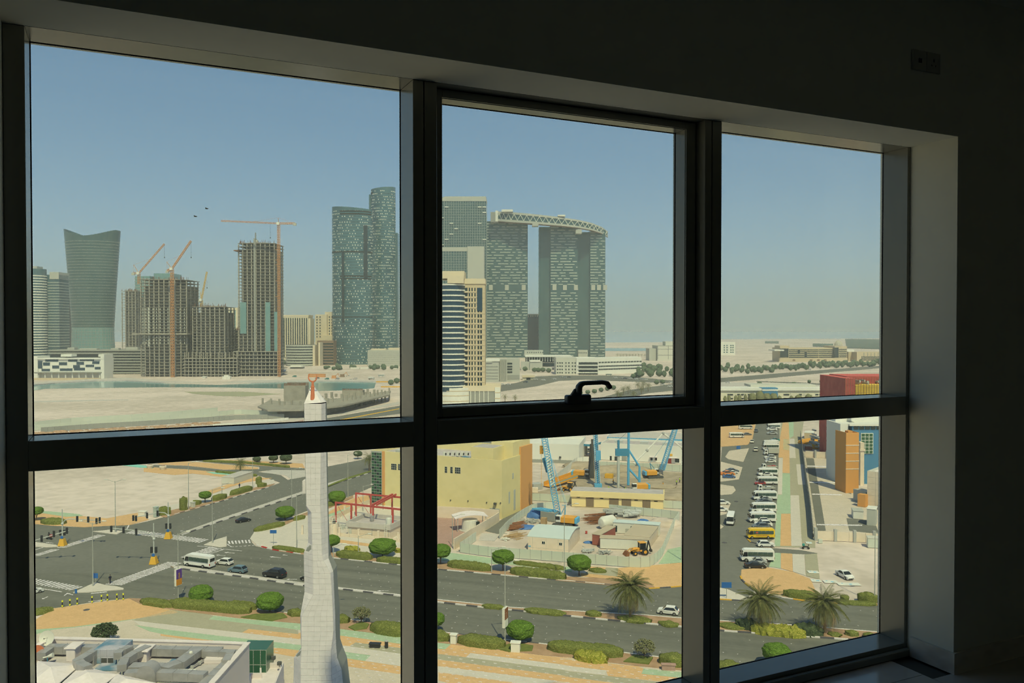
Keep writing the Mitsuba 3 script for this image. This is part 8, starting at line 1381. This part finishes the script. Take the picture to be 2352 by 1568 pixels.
sparse('airy olive-leaved young tree right of the minaret', 830, 44, 1394, 1430, 'mat_leaf_olive', 420, seed=1); sparse('airy young tree on the near strip by the sash mullion', 1480, 50, 1468, 1510, 'mat_leaf_olive', 480, seed=2); sparse('big dark wispy bush behind the mosque parapet', 240, 58, 1432, 1476, 'mat_leaf_dark', 900, 'wispy_bush', 3)
# date palms
def frond_mesh(L=2.9, n=26, seed=0):
    a = random.Random(seed); V, F = [], []; P = []
    for i in range(n+1):
        t = i/n; P.append(np.array([L*(t*.93), 0, L*(.42*t-.78*t*t)]))
    for i in range(n):
        p, q = P[i], P[i+1]; w = .028*(1-i/n)+.006; b = len(V); V += [p+[0, w, 0], p-[0, w, 0], q-[0, w*.9, 0], q+[0, w*.9, 0]]; F += [[b, b+1, b+2], [b, b+2, b+3]]
        if i < 2: continue
        t = i/n; ll = .62*math.sin(math.pi*min(1, .18+t*.82))**.7+.1; d = (q-p)/np.linalg.norm(q-p)
        for sg in (1, -1):
            e = p+d*ll*.62+np.array([0, sg*ll*.62, -.10-.25*ll+a.uniform(-.06, .06)]); m = (p+e)/2+np.array([0, 0, .05]); b = len(V); V += [p, m+d*.035, e, m-d*.035]; F += [[b, b+1, b+2], [b, b+2, b+3]]
    return trimesh.Trimesh(np.array(V), F, process=False)
FR = [shape(frond_mesh(seed=i), 'mat_frond') for i in range(3)]; FRM = [frond_mesh(n=12, seed=9)]
def palm(label, x, yc, yb, rpx, near=True, n=46, group=None):
    g = G(x, yb, .2); k_ = (g-EYE)@FH/FPX; H = HT(x, yb, yc, .2); s = rpx*k_/2.5; top = g+[0, 0, H]; a = random.Random(int(x)); k = thing('date_palm', label, 'palm tree', group)
    prof = [(0, H+.1), (.26, H), (.22, H*.9)]+[(.2+.03*(i % 2), H*.9*(1-i/14)) for i in range(1, 14)]+[(.26, 0), (0, 0)]; part(k, 'trunk', lathe(prof, 10, frame(g, RT)), 'mat_trunk_palm'); al = []
    for i in range(n):
        az = i*2.39996; el = math.radians(72-128*(i/n)**.85+a.uniform(-8, 8)); c, sn = math.cos(el), math.sin(el); M = np.eye(4); M[:3, 0] = [math.cos(az)*c, math.sin(az)*c, sn]; M[:3, 1] = [-math.sin(az), math.cos(az), 0]; M[:3, 2] = np.cross(M[:3, 0], M[:3, 1]); M[:3, :3] *= s*a.uniform(.85, 1.1); M[:3, 3] = top
        if near: part(k, 'frond', {**FR[i % 3], 'bsdf': {'type': 'ref', 'id': 'mat_frond_dry' if i > n*.86 else 'mat_frond'}}, None, tw=tw(M))
        else: al.append(xf(FRM[0], M))
    if not near: part(k, 'fronds', al, 'mat_frond', kind='stuff')
palm('large date palm on the median by the sash mullion', 1447, 1350, 1421, 50, n=64); palm('date palm on the median, left of the pair in the right bay', 1748, 1380, 1444, 51, n=64); palm('date palm on the median, right of the pair in the right bay', 1894, 1387, 1452, 50, n=60)
palm('small palm on the long tan traffic island', 552, 1063, 1087, 18, False); palm('palm against the dark glazing of the yellow building', 848, 1052, 1080, 18, False)
palm('little palm on the sand, left of two by the round-fronted tower', 1160, 910, 924, 8, False, 24); palm('little palm on the sand, right of two by the round-fronted tower', 1183, 911, 925, 8, False, 24)
for i, (x, y) in enumerate(((1560, 690), (1590, 720), (1625, 650), (1680, 640), (1740, 700), (1790, 600), (1830, 640), (1850, 590), (1905, 610))): q = p1('Q', x, y); palm('dusty palm of the cluster beside the distant road', q[0], q[1], q[1]+14, 10, False, 26, 'palm cluster beyond the handle')
for i, x in enumerate(np.arange(1560, 1910, 34)): q = p1('Q', x, 275); palm('tiny palm on the sand before the far channel', q[0], q[1]-2, q[1]+5, 4.5, False, 16, 'palm row by the far channel')
# hedges
def hedge(label, pts, w=1.7, h=1.2, m='mat_leaf_hedge', z=.16, name='hedge', amp=.22, step=.3):
    l = LineString(gp(pts, z)); n = max(4, int(l.length/step)); V = []; t = np.linspace(-.15, math.pi+.15, 11); cs = np.stack([np.sign(np.cos(t))*np.abs(np.cos(t))**.5*w/2, np.abs(np.sin(t))**.45*h], 1); cs[0, 1] = cs[-1, 1] = -.1
    for i in range(n+1):
        s = i/n; a = np.array(l.interpolate(max(0, s-.004), True).coords[0]); b = np.array(l.interpolate(min(1, s+.004), True).coords[0]); c = np.array(l.interpolate(s, True).coords[0]); d = (b-a)/np.linalg.norm(b-a); nn = np.array([-d[1], d[0]]); e = min(1, .35+3*min(s, 1-s)*l.length/w/3)
        for u, v in cs: V.append([*(c+nn*u*e), z+v*(.55+.45*e)])
    V = np.array(V); o = meshkit.fbm(V*1.6, 4)-.5; o2 = meshkit.noise(V*5.0, 2)-.5; up = np.clip((V[:, 2]-z)/h, 0, 1); V[:, 2] += (o*amp*2+o2*amp*.8)*h*up; V[:, :2] += (np.stack([meshkit.noise(V*4, 5), meshkit.noise(V*4, 8)], 1)-.5)*amp*1.3
    F = []; m_n = len(cs)
    for i in range(n): j = np.arange(m_n-1); a = i*m_n+j; F += [np.stack([a, a+m_n, a+m_n+1], 1), np.stack([a, a+m_n+1, a+1], 1)]
    for e0 in (0, n*m_n): j = np.arange(1, m_n-1); F.append(np.stack([np.full(m_n-2, e0), e0+j, e0+j+1], 1))
    solo(name, trimesh.Trimesh(V, np.vstack(F), process=False), m, label, {'hedge': 'hedge', 'bush': 'bush', 'ground_cover': 'plants'}[name], smooth=70)
X = lambda *a: list(a)
HD = [('long clipped hedge below the round trees left of the minaret', X((391, 1390), (480, 1398), (576, 1407)), 2.6, 1.5), ('short hedge behind the long one left of the minaret', X((525, 1391), (589, 1399)), 1.6, 1.1), ('low hedge at the corner of the tan paving', X((325, 1382), (399, 1394)), 2.2, .9), ('short hedge against the left of the minaret foot', X((663, 1410), (692, 1414)), 2.2, 1.2), ('short hedge right of the minaret below the banner', X((763, 1424), (802, 1429)), 2.2, 1.2), ('clipped hedge running into the first mullion', X((853, 1445), (940, 1459)), 3.0, 1.6), ('hedge left of the white cabinet at the mullion', X((990, 1464), (1031, 1471)), 2.2, 1.4), ('hedge between the two white cabinets', X((1053, 1474), (1160, 1487)), 2.6, 1.4), ('hedge right of the round tree on the near strip', X((1258, 1489), (1340, 1498), (1431, 1506)), 2.6, 1.4), ('hedge behind the pink barrier', X((1515, 1519), (1580, 1530)), 3.0, 1.6), ('hedge above the sill at the left of the right bay', X((1640, 1535), (1707, 1546)), 2.8, 1.5),
      ('clipped hedge along the hoarding, left stretch', X((1029, 1299), (1128, 1310)), 2.4, 1.4), ('clipped hedge along the hoarding, right stretch', X((1173, 1315), (1300, 1329)), 2.4, 1.4), ('rough grass strip under the hoarding', X((1180, 1292), (1298, 1307)), 2.0, .6), ('rough grass patch right of the hoarding tree', X((1353, 1309), (1392, 1314)), 2.4, .6), ('dark clipped hedge before the depot', X((774, 1275), (854, 1284)), 2.4, 1.3), ('clipped hedge behind the wide depot tree', X((866, 1287), (935, 1293)), 2.2, 1.0), ('hedge along the crossing road before the white board', X((585, 1220), (653, 1204)), 2.2, 1.0), ('low hedge by the minaret on the crossing road', X((675, 1195), (700, 1188)), 1.8, .9), ('hedge beside the round tree right of the minaret', X((746, 1164), (772, 1156)), 2.2, 1.1), ('low shrubs at the red kerb', X((627, 1258), (700, 1268)), 1.8, .7),
      ('clipped hedge by the sand plot, middle stretch', X((488, 1150), (519, 1141)), 2.6, 1.4), ('clipped hedge by the sand plot, far stretch', X((530, 1137), (577, 1123)), 2.6, 1.4), ('low hedge by the sand plot, near stretch', X((441, 1160), (461, 1155)), 2.2, 1.2), ('square clipped bush by the sand plot', X((413, 1171), (430, 1169)), 3.2, 4.6), ('small square bush at the end of the sand plot hedge', X((589, 1111), (600, 1109)), 2.4, 2.8), ('loose shrubs at the far end of the sand plot hedge', X((592, 1118), (611, 1115)), 2.6, 1.4), ('thin hedge line beside the loop road, upper', X((466, 1059), (560, 1063), (665, 1073)), 1.2, .7), ('thin hedge line beside the loop road, lower', X((496, 1084), (590, 1093)), 1.2, .7), ('shrubs at the left signal mast', X((96, 1200), (150, 1202)), 3.2, 1.3), ('big bush behind the far signal mast', X((362, 1182), (392, 1179)), 3.0, 2.4), ('low shrubs in the corner at the left jamb', X((61, 1412), (122, 1400)), 2.4, .7),
      ('low hedge on the avenue median left of the palm', X((1345, 1411), (1381, 1415)), 1.8, .9), ('low green patch on the median under the palm', X((1418, 1419), (1497, 1428)), 2.8, .5), ('low green patch on the median at the sash mullion', X((1513, 1431), (1558, 1437)), 2.6, .5), ('thin green planting on the median in the middle bay', X((1107, 1392), (1158, 1397)), 1.4, .5), ('low green planting on the median right of the banner pole', X((1205, 1401), (1300, 1411)), 2.2, .5), ('dark hedge on the far strip behind the palms', X((1799, 1366), (1878, 1377)), 2.2, 1.3), ('low shrubs on the far strip right of the palms', X((1930, 1376), (1950, 1378)), 2.0, 1.0), ('dark bushes at the pole by the glass edge', X((1970, 1378), (2016, 1382)), 2.8, 1.8), ('grassy strip on the far kerb at the glass edge', X((1920, 1383), (2012, 1388)), 1.8, .4), ('hedge on the median right of the palm pair', X((1940, 1456), (1972, 1461)), 1.8, .9), ('low hedge on the median at the glass edge', X((1982, 1461), (2010, 1463)), 1.6, .7), ('green patch on the median right of the second palm', X((1902, 1455), (1932, 1462)), 2.6, .5), ('low green patch on the median left of the palm pair', X((1650, 1436), (1710, 1445)), 2.6, .6)]
for l, p, w, h in HD: hedge(l, p, w, h)
for l, p, w, h in (('yellow-green shrubs at the depot wall', X((792, 1261), (826, 1264)), 1.6, .9), ('yellow shrub right of the depot tree', X((908, 1267), (920, 1268)), 1.6, .9), ('loose yellow-green shrubs at the edge of the striped promenade', X((1319, 1509), (1360, 1515), (1396, 1520)), 2.6, 1.3), ('bright yellow-green bushes between the two palms', X((1725, 1449), (1790, 1455), (1850, 1462)), 2.6, 1.4)): hedge(l, p, w, h, 'mat_leaf_yellow', name='bush', amp=.5)
for l, p, w, h in (('dark bushes under the left palm of the pair', X((1690, 1438), (1745, 1444)), 3.2, 1.6), ('dark bushes under the right palm of the pair', X((1820, 1451), (1890, 1458)), 3.0, 1.6)): hedge(l, p, w, h, 'mat_leaf_dark', name='bush', amp=.45)
for l, p in (('flat green ground cover under the round tree left of the minaret', [(553, 1420), (585, 1413), (650, 1411), (660, 1420), (625, 1428)]), ('round flat green bed under the airy tree right of the minaret', [(800, 1443), (830, 1430), (848, 1436), (842, 1446), (815, 1450)]), ('flat green bed under the tree by the white cabinet', [(1140, 1492), (1180, 1478), (1225, 1486), (1222, 1497), (1170, 1499)]), ('flat green bed under the airy tree by the sash mullion', [(1432, 1522), (1455, 1507), (1500, 1513), (1490, 1528)])):
    solo('ground_cover', slab(p, .1, .32), 'mat_lawn', l, 'plants')
# distant trees
def far_tree(label, c, x, y, w, hgt, group, m='mat_leaf_far', name='distant_tree'):
    q = p1(c, x, y); g = G(*q); k_ = (g-EYE)@FH/FPX; s = CROPS[c][2]; r = w/s*k_/2; rz = hgt/s*k_/2; k = thing(name, label, 'tree', group); part(k, 'crown', placed(CF[rr.randrange(4)], g+[0, 0, rz*1.15], r, rz/.8, m, rr.uniform(0, 6)), None); part(k, 'trunk', tube(g, g+[0, 0, rz], r*.08+.1, n=5), 'mat_bark')
for i in range(88):
    x = 90+i*21.6+rr.uniform(-14, 14); lo, hi = (440, 640) if x < 350 else (500, 600) if x < 900 else (490, 570) if x < 1500 else (460, 540)
    far_tree('dusty green tree of the dense belt before the domed hotel', 'P', x, np.interp(x, [60, 600, 1100, 1970], [630, 600, 560, 520])-rr.uniform(0, 1)*np.interp(x, [60, 350, 700, 1970], [120, 70, 40, 40]), rr.uniform(38, 62), rr.uniform(44, 70), 'tree belt before the hotel')
for i in range(34): far_tree('dusty green tree of the grove beyond the sash mullion', 'Q', rr.uniform(1720, 2330), rr.uniform(430, 540), rr.uniform(50, 80), rr.uniform(50, 80), 'grove beyond the sash mullion')
for x, y in ((1140, 722), (1225, 712), (1300, 702), (1375, 686), (1445, 672), (1515, 660), (2000, 600), (2065, 595), (520, 450), (625, 462), (670, 462), (720, 462), (785, 468)): far_tree({True: 'round clipped tree of the row along the distant road', False: 'dusty tree before the grey pavilions'}[x > 900], 'Q', x, y, 58, 46, 'round trees on the distant road' if x > 900 else 'trees at the pavilions')
for i, (x, w, hh) in enumerate(((130, 40, 80), (175, 40, 90), (255, 40, 85), (300, 44, 90), (370, 36, 100), (450, 90, 110), (540, 100, 130), (620, 90, 110), (700, 90, 110), (770, 50, 80), (910, 50, 80), (990, 80, 90), (1110, 80, 100), (1200, 50, 70), (1400, 60, 70), (1455, 80, 90))): far_tree('feathery tree standing before the cream school', 'P', x, 948, w, hh, 'trees before the school', 'mat_leaf_olive')
for x, y, l in ((935, 742, 'round lone bush behind the school roof, right of centre'), (535, 740, 'lone dark bush behind the school, left of the blue bay'), (1117, 718, 'lone small tree on the sand, leftmost of three'), (1257, 715, 'lone small tree on the sand, middle of three'), (1395, 715, 'lone small tree on the sand, rightmost of three')): far_tree(l, 'P', x, y, 60 if y > 720 else 40, 40, None)
for i in range(22): far_tree('dusty palm-like tree along the bank at the dotted towers', 'B', rr.choice((rr.uniform(1240, 1480), rr.uniform(1820, 2180), rr.uniform(1150, 2180))), rr.uniform(235, 262), rr.uniform(40, 60), rr.uniform(30, 60), 'trees at the foot of the dotted towers')
for x, y in ((790, 200), (2150, 420), (2080, 440)): far_tree({790: 'lone tree at the foot of the hammerhead crane', 2150: 'tree at the striped barriers, nearer the mullion', 2080: 'bush at the striped barriers, farther from the mullion'}[x], 'B', x, y, 70, 60, None)
# ---------------------------------------------------------------- street furniture and people
mat('pole', (.36, .37, .34), 0.4, raw=True); mat('signal_black', (.02, .022, .024), 0.5, raw=True); mat('sign_blue', (.03, .13, .40), 0.4, raw=True); mat('bollard_yellow', (.70, .72, .05), 0.5, raw=True); mat('poster_purple', (.12, .06, .28), raw=True); mat('poster_orange', (.62, .26, .04), raw=True); mat('skin', (.34, .19, .12), raw=True); mat('hivis', (.45, .70, .06), raw=True); mat('cloth_dark', (.03, .035, .06), raw=True)
def lamp(label, x, yb, yt, arms=((1, 2.2),), r=.09):
    g = G(x, yb, .1); H = HT(x, yb, yt, .1); k = thing('street_lamp', label, 'street lamp'); part(k, 'pole', cat([tube(g, g+[0, 0, H], r*1.2, r*.7), tube(g, g+[0, 0, .9], r*1.8)]), 'mat_pole')
    for sg, L in arms: a, b = g+[0, 0, H-.3], g+RT*sg*L+[0, 0, H+.35]; part(k, 'arm', tube(a, b, .05), 'mat_pole'); part(k, 'lamp_head', tube(b, b+RT*sg*.8, .16, .1), 'mat_cabin_white')
    return k, g, H
D2 = ((1, 2.0), (-1, 2.0))
for a in (('double lamp post inside the junction below the crossing', 213.5, 1346, 1200, D2), ('double lamp post at the corner of the sand plot', 265, 1222, 1104, D2), ('lamp post at the square clipped bush', 433, 1168, 1062), ('lamp post at the far hedge of the sand plot', 580, 1123, 1048), ('lamp post on the island of the slip lane', 488, 1247, 1123), ('short lamp post by the middle hedge of the sand plot', 510, 1144, 1111), ('lamp post left of the minaret across the road', 670, 1166, 1077), ('lamp post standing at the red kerb by the minaret', 681.5, 1264, 1135), ('lamp post right of the minaret on the far road', 799, 1143, 1043), ('thin lamp post behind the red gantry', 834, 1173, 1115), ('lamp post in front of the depot', 823, 1280, 1229), ('lamp post before the hoarding left of the round tree', 1129, 1313, 1260), ('tall lamp post in front of the blue roofed shed', 1296, 1327, 1160), ('lamp post outside the site fence corner', 1565, 1285, 1184), ('tall lamp post at the glass edge of the right bay', 2009, 1384, 1220), ('lamp post in the brown yard', 1039, 1256, 1184)): lamp(*a)
for x, yb, yt, top, bot, l in ((409.5, 1381, 1224, 'poster_purple', 'poster_orange', 'with a purple poster left of the near hedge'), (766.6, 1416, 1253, 'kerb_yellow', 'signal_black', 'with a yellow poster right of the minaret'), (1160, 1482, 1291, 'rust', 'cabin_white', 'with an orange poster in the middle bay')):
    k, g, H = lamp('lamp post '+l, x, yb, yt, ((1, 1.6),)); M = frame([g[0], g[1], 0], RT*.35+FH*.94)
    b = thing('poster_box', 'poster box on the lamp post '+l, 'poster box'); part(b, 'case', xf(box(-.75, .75, -.22, .22, 3.2, 6.4), M), 'mat_cabin_white'); part(b, 'poster', xf(boxes([(-.7, .7, -.26, -.22, 4.5, 6.3)]), M), 'mat_'+top); part(b, 'poster', xf(boxes([(-.7, .7, -.26, -.22, 3.3, 4.5)]), M), 'mat_'+bot); part(b, 'figure', xf(cat([box(-.22, .22, -.29, -.25, 4.6, 5.2), tube((0, -.29, 5.45), (0, -.25, 5.45), .24, n=10)]), M), 'mat_skin')
def signal(label, xb, yb, yt, pts, heads):
    g = G(xb, yb, .1); d = (g-EYE)@FH; H = HT(xb, yb, yt, .1); k = thing('traffic_signal', label, 'traffic signal'); part(k, 'mast', tube(g, g+[0, 0, H], .16, .1), 'mat_galvanised'); part(k, 'base', xf(hexa([(-.8, -.8, 0), (.8, -.8, 0), (.8, .8, 0), (-.8, .8, 0)], [(-.45, -.45, 1.6), (.45, -.45, 1.6), (.45, .45, 1.6), (-.45, .45, 1.6)]), frame(g, RT)), 'mat_kerb_yellow')
    P = [AT(*p1('C', *p), d) for p in pts]; part(k, 'arm', path(P, .11), 'mat_galvanised'); part(k, 'ball', trimesh.creation.icosphere(2, .32).apply_translation(P[0]), 'mat_galvanised')
    for a in heads: q = AT(*p1('C', *a), d-.2); part(k, 'signal_head', xf(rbox(-.22, .22, -.15, .15, -.7, .7, .05), frame(q, RT)), 'mat_signal_black')
    part(k, 'lower_head', xf(boxes([(-.7, -.3, -.2, .2, 2.4, 3.7), (.3, .7, -.2, .2, 2.4, 3.7)]), frame(g, RT)), 'mat_signal_black'); part(k, 'sign', xf(tube((0, -.3, 2.0), (0, -.25, 2.0), .36, n=12), frame(g, RT)), 'mat_sign_blue')
signal('signal mast with a curved arm at the far left crossing', 143.5, 1252, 1169, [(562, 978), (600, 930), (660, 912), (1090, 935)], [(768, 912), (920, 920), (1035, 942), (1078, 930)])
signal('signal mast with a curved arm in the middle of the junction', 353.5, 1294, 1201, [(1830, 1190), (1780, 1120), (1690, 1085), (1235, 1040)], [(1240, 1050), (1410, 1066), (1585, 1090)])
signal('signal mast with a curved arm on the crossing road median', 386.7, 1236, 1153, [(2033, 868), (1985, 830), (1910, 820), (1545, 895)], [(1545, 900), (1582, 905), (1735, 866), (1880, 836)])
signal('signal mast at the left jamb, arm reaching in', 52, 1290, 1200, [(20, 1255), (170, 1215), (650, 1072)], [(275, 1185), (445, 1120), (625, 1075)])
for i, (x, y) in enumerate(((508, 622), (602, 606), (694, 590), (879, 567), (997, 553), (1071, 542), (1190, 535), (1269, 531))): g = G(*p1('F', x, y), .1); k = thing('bollard', 'yellow and black bollard on the tan corner, '+('leftmost of the row', 'second from the left', 'third from the left', 'fourth from the left', 'fourth from the right', 'third from the right', 'second from the right', 'rightmost of the row')[i], 'bollard', 'bollards on the tan corner'); part(k, 'post', tube(g, g+[0, 0, 1.3], .11, n=8), 'mat_signal_black'); part(k, 'band', cat([tube(g+[0, 0, z], g+[0, 0, z+.3], .15, n=8) for z in (.12, 1.0)]), 'mat_bollard_yellow')
for c, x0, x1, yb, yt, dp_, m, l, n in (('K', 205, 265, 1160, 1066, .8, 'white_wall', 'white cabinet next to the first mullion', 'utility_cabinet'), ('K', 850, 945, 1248, 1152, .9, 'white_wall', 'white cabinet below the round tree on the near strip', 'utility_cabinet'), ('C', 1610, 1700, 885, 822, 1.2, 'white_wall', 'white cabinet at the tan corner', 'utility_cabinet'), ('C', 1820, 1858, 890, 758, 1.0, 'fence_panel_dull', 'tall green cabinet at the tan corner', 'utility_cabinet'), ('D', 345, 385, 755, 690, .8, 'pale_wall', 'pale cabinet beside the square clipped bush', 'utility_cabinet'), ('L', 1115, 1258, 1440, 1384, .5, 'paving_brown', 'pinkish plastic road barrier at the sash mullion', 'road_barrier'), ('H', 1135, 1262, 1138, 1092, .6, 'signal_black', 'dark bench on the striped promenade', 'bench')): cabin(n, l, n.replace('_', ' '), c, (x0, yb), (x1, yb+5), yt, dp_, 'mat_'+m, 'mat_'+m)
cabin('service_hut', 'low pale service hut with an overhanging roof on the sand plot', 'hut', 'D', (778, 430), (950, 438), 345, 12, 'mat_pale_wall', 'mat_concrete')
g = G(*p1('H', 1348, 1130), .1); k = thing('litter_bin', 'dark litter bin beside the promenade bench', 'litter bin'); part(k, 'body', tube(g, g+[0, 0, 1.1], .28, n=12), 'mat_signal_black'); part(k, 'lid', tube(g+[0, 0, 1.1], g+[0, 0, 1.2], .32, n=12), 'mat_steel')
for c, x, y, w, hh, pole_, l in (('M', 274, 345, 9, 30, 2.2, 'blue direction board on two legs at the side street'), ('O', 136, 640, 23, 176, 1.0, 'dark blue street sign at the left of the right bay'), ('F', 925, 335, 11, 135, .9, 'blue arrow sign on the island lamp post'), ('F', 680, 445, 5, 45, .8, 'small blue sign on the island below the crossing'), ('D', 1495, 1270, 15, 200, .7, 'blue street sign on a post by the slip lane')):
    q = p1(c, x, y); g = G(*q, .1); k_ = (g-EYE)@FH/FPX; k = thing('road_sign', l, 'sign'); z = hh/CROPS[c][2]*k_; part(k, 'post', tube(g, g+[0, 0, z], .06), 'mat_pole'); part(k, 'board', xf(box(-w/2*k_, w/2*k_, -.09, -.05, z-pole_, z+.1), frame(g, RT)), 'mat_sign_blue')
for x, y, l in ((1775, 212, 'left'), (1955, 230, 'right')): g = G(*p1('C', x, y)); k = thing('planter', f'white round planter at the head of the sand plot, {"nearer the mint strip end" if l == "left" else "nearer the loop road"}', 'planter'); part(k, 'pot', lathe([(0, 1.3), (1.2, 1.4), (1.3, 1.1), (.8, 0), (0, 0)], 14, frame(g, RT)), 'mat_cabin_white', smooth=40); part(k, 'soil', tube(g+[0, 0, 1.3], g+[0, 0, 1.42], 1.0, n=12), 'mat_soil')
# people: one continuous body each, clothes as shells over it
import manifold3d as m3
def bones(L):
    sp = lambda p, r: m3.Manifold.sphere(r, 10).translate(list(p)); out = None
    for a, ra, b, rb in L: h = m3.Manifold.batch_hull([sp(a, ra), sp(b, rb)]); out = h if out is None else out+h
    mm = out.to_mesh(); return trimesh.Trimesh(mm.vert_properties[:, :3], mm.tri_verts)
lg = [((s*.09, 0, .92), .10, (s*.10, s*.14, .50), .065) for s in (-1, 1)]+[((s*.10, s*.14, .50), .065, (s*.10, s*.10, .08), .045) for s in (-1, 1)]
ar = [((s*.19, 0, 1.40), .055, (s*.25, -.04*s, 1.12), .042) for s in (-1, 1)]+[((s*.25, -.04*s, 1.12), .04, (s*.25, .10, .90), .03) for s in (-1, 1)]
hn = [((s*.25, .10, .90), .034, (s*.25, .12, .83), .036) for s in (-1, 1)]+[((s*.25+.018*(i-1.5), .13, .82), .009, (s*.25+.018*(i-1.5), .15, .75+.006*abs(i-1.5)), .008) for s in (-1, 1) for i in range(4)]+[((s*.25-.03*s, .14, .86), .010, (s*.25-.045*s, .17, .81), .009) for s in (-1, 1)]
ft = [((s*.10, s*.10, .05), .045, (s*.11, s*.10+.17, .035), .035) for s in (-1, 1)]
body = bones(lg+ar+hn+ft+[((0, 0, .95), .14, (0, 0, 1.34), .16), ((0, 0, 1.40), .06, (0, .01, 1.54), .055), ((0, .01, 1.60), .085, (0, .02, 1.68), .095), ((0, .10, 1.62), .015, (0, .115, 1.60), .012), ((.09, .02, 1.63), .018, (.095, .02, 1.61), .016), ((-.09, .02, 1.63), .018, (-.095, .02, 1.61), .016)])
shirt = bones([((0, 0, .98), .155, (0, 0, 1.34), .172)]+[((s*.19, 0, 1.40), .066, (s*.25, -.04*s, 1.12), .053) for s in (-1, 1)]); trousers = bones([((s*.09, 0, .94), .115, (s*.10, s*.14, .50), .08) for s in (-1, 1)]+[((s*.10, s*.14, .50), .08, (s*.10, s*.10, .12), .062) for s in (-1, 1)])
PB = {n: shape(m, mm, smooth=40) for n, m, mm in (('body', body, 'mat_skin'), ('shirt', shirt, 'mat_cloth_dark'), ('trousers', trousers, 'mat_cloth_dark'), ('hair', bones([((0, -.02, 1.70), .09, (0, 0, 1.72), .085)]), 'mat_signal_black'))}
for c, x, y, sh, l in (('F', 1105, 322, 'cloth_dark', 'person in dark clothes walking over the crossing'), ('J', 912, 682, 'hivis', 'worker in a yellow-green vest at the hut roof edge'), ('J', 1090, 692, 'hivis', 'worker in a yellow-green vest at the tall piling rig'), ('J', 962, 605, 'machine_orange', 'worker in an orange vest by the yellow generator'), ('J', 1488, 640, 'machine_orange', 'worker in an orange vest right of the piling rig'), ('J', 1665, 590, 'hivis', 'worker in a vest at the sash mullion, farther one'), ('J', 1632, 615, 'hivis', 'worker in a vest at the sash mullion, nearer one'), ('D', 1025, 492, 'cloth_dark', 'person in dark clothes by the sand plot hedge'), ('M', 1115, 1340, 'white_wall', 'person in a white shirt at the end of the dark fence')):
    q = G(*p1(c, x, y), .1); k = thing('person', l, 'person'); M = frame(q, RT*.6+FH*.8)
    for n, d in PB.items(): part(k, n, {**d, 'bsdf': {'type': 'ref', 'id': 'mat_'+sh}} if n == 'shirt' else d, None, tw=tw(M))
for x, y, l in ((449, 497, 'lower bird in the sky above the cranes'), (475, 479, 'upper bird in the sky above the cranes')):
    q = AT(x, y, 150); M = frame(q, RT); k = thing('bird', l, 'bird'); part(k, 'body', xf(trimesh.creation.icosphere(1, 1.0).apply_transform(np.diag([.32, .12, .1, 1])), M), 'mat_signal_black'); part(k, 'wing', xf(cat([hexa([(-.12, s*.05, 0), (.12, s*.05, 0), (.0, s*.55, .12), (-.15, s*.55, .12)][::s], [(-.12, s*.05, .03), (.12, s*.05, .03), (.0, s*.55, .14), (-.15, s*.55, .14)][::s]) for s in (1, -1)]), M), 'mat_signal_black')
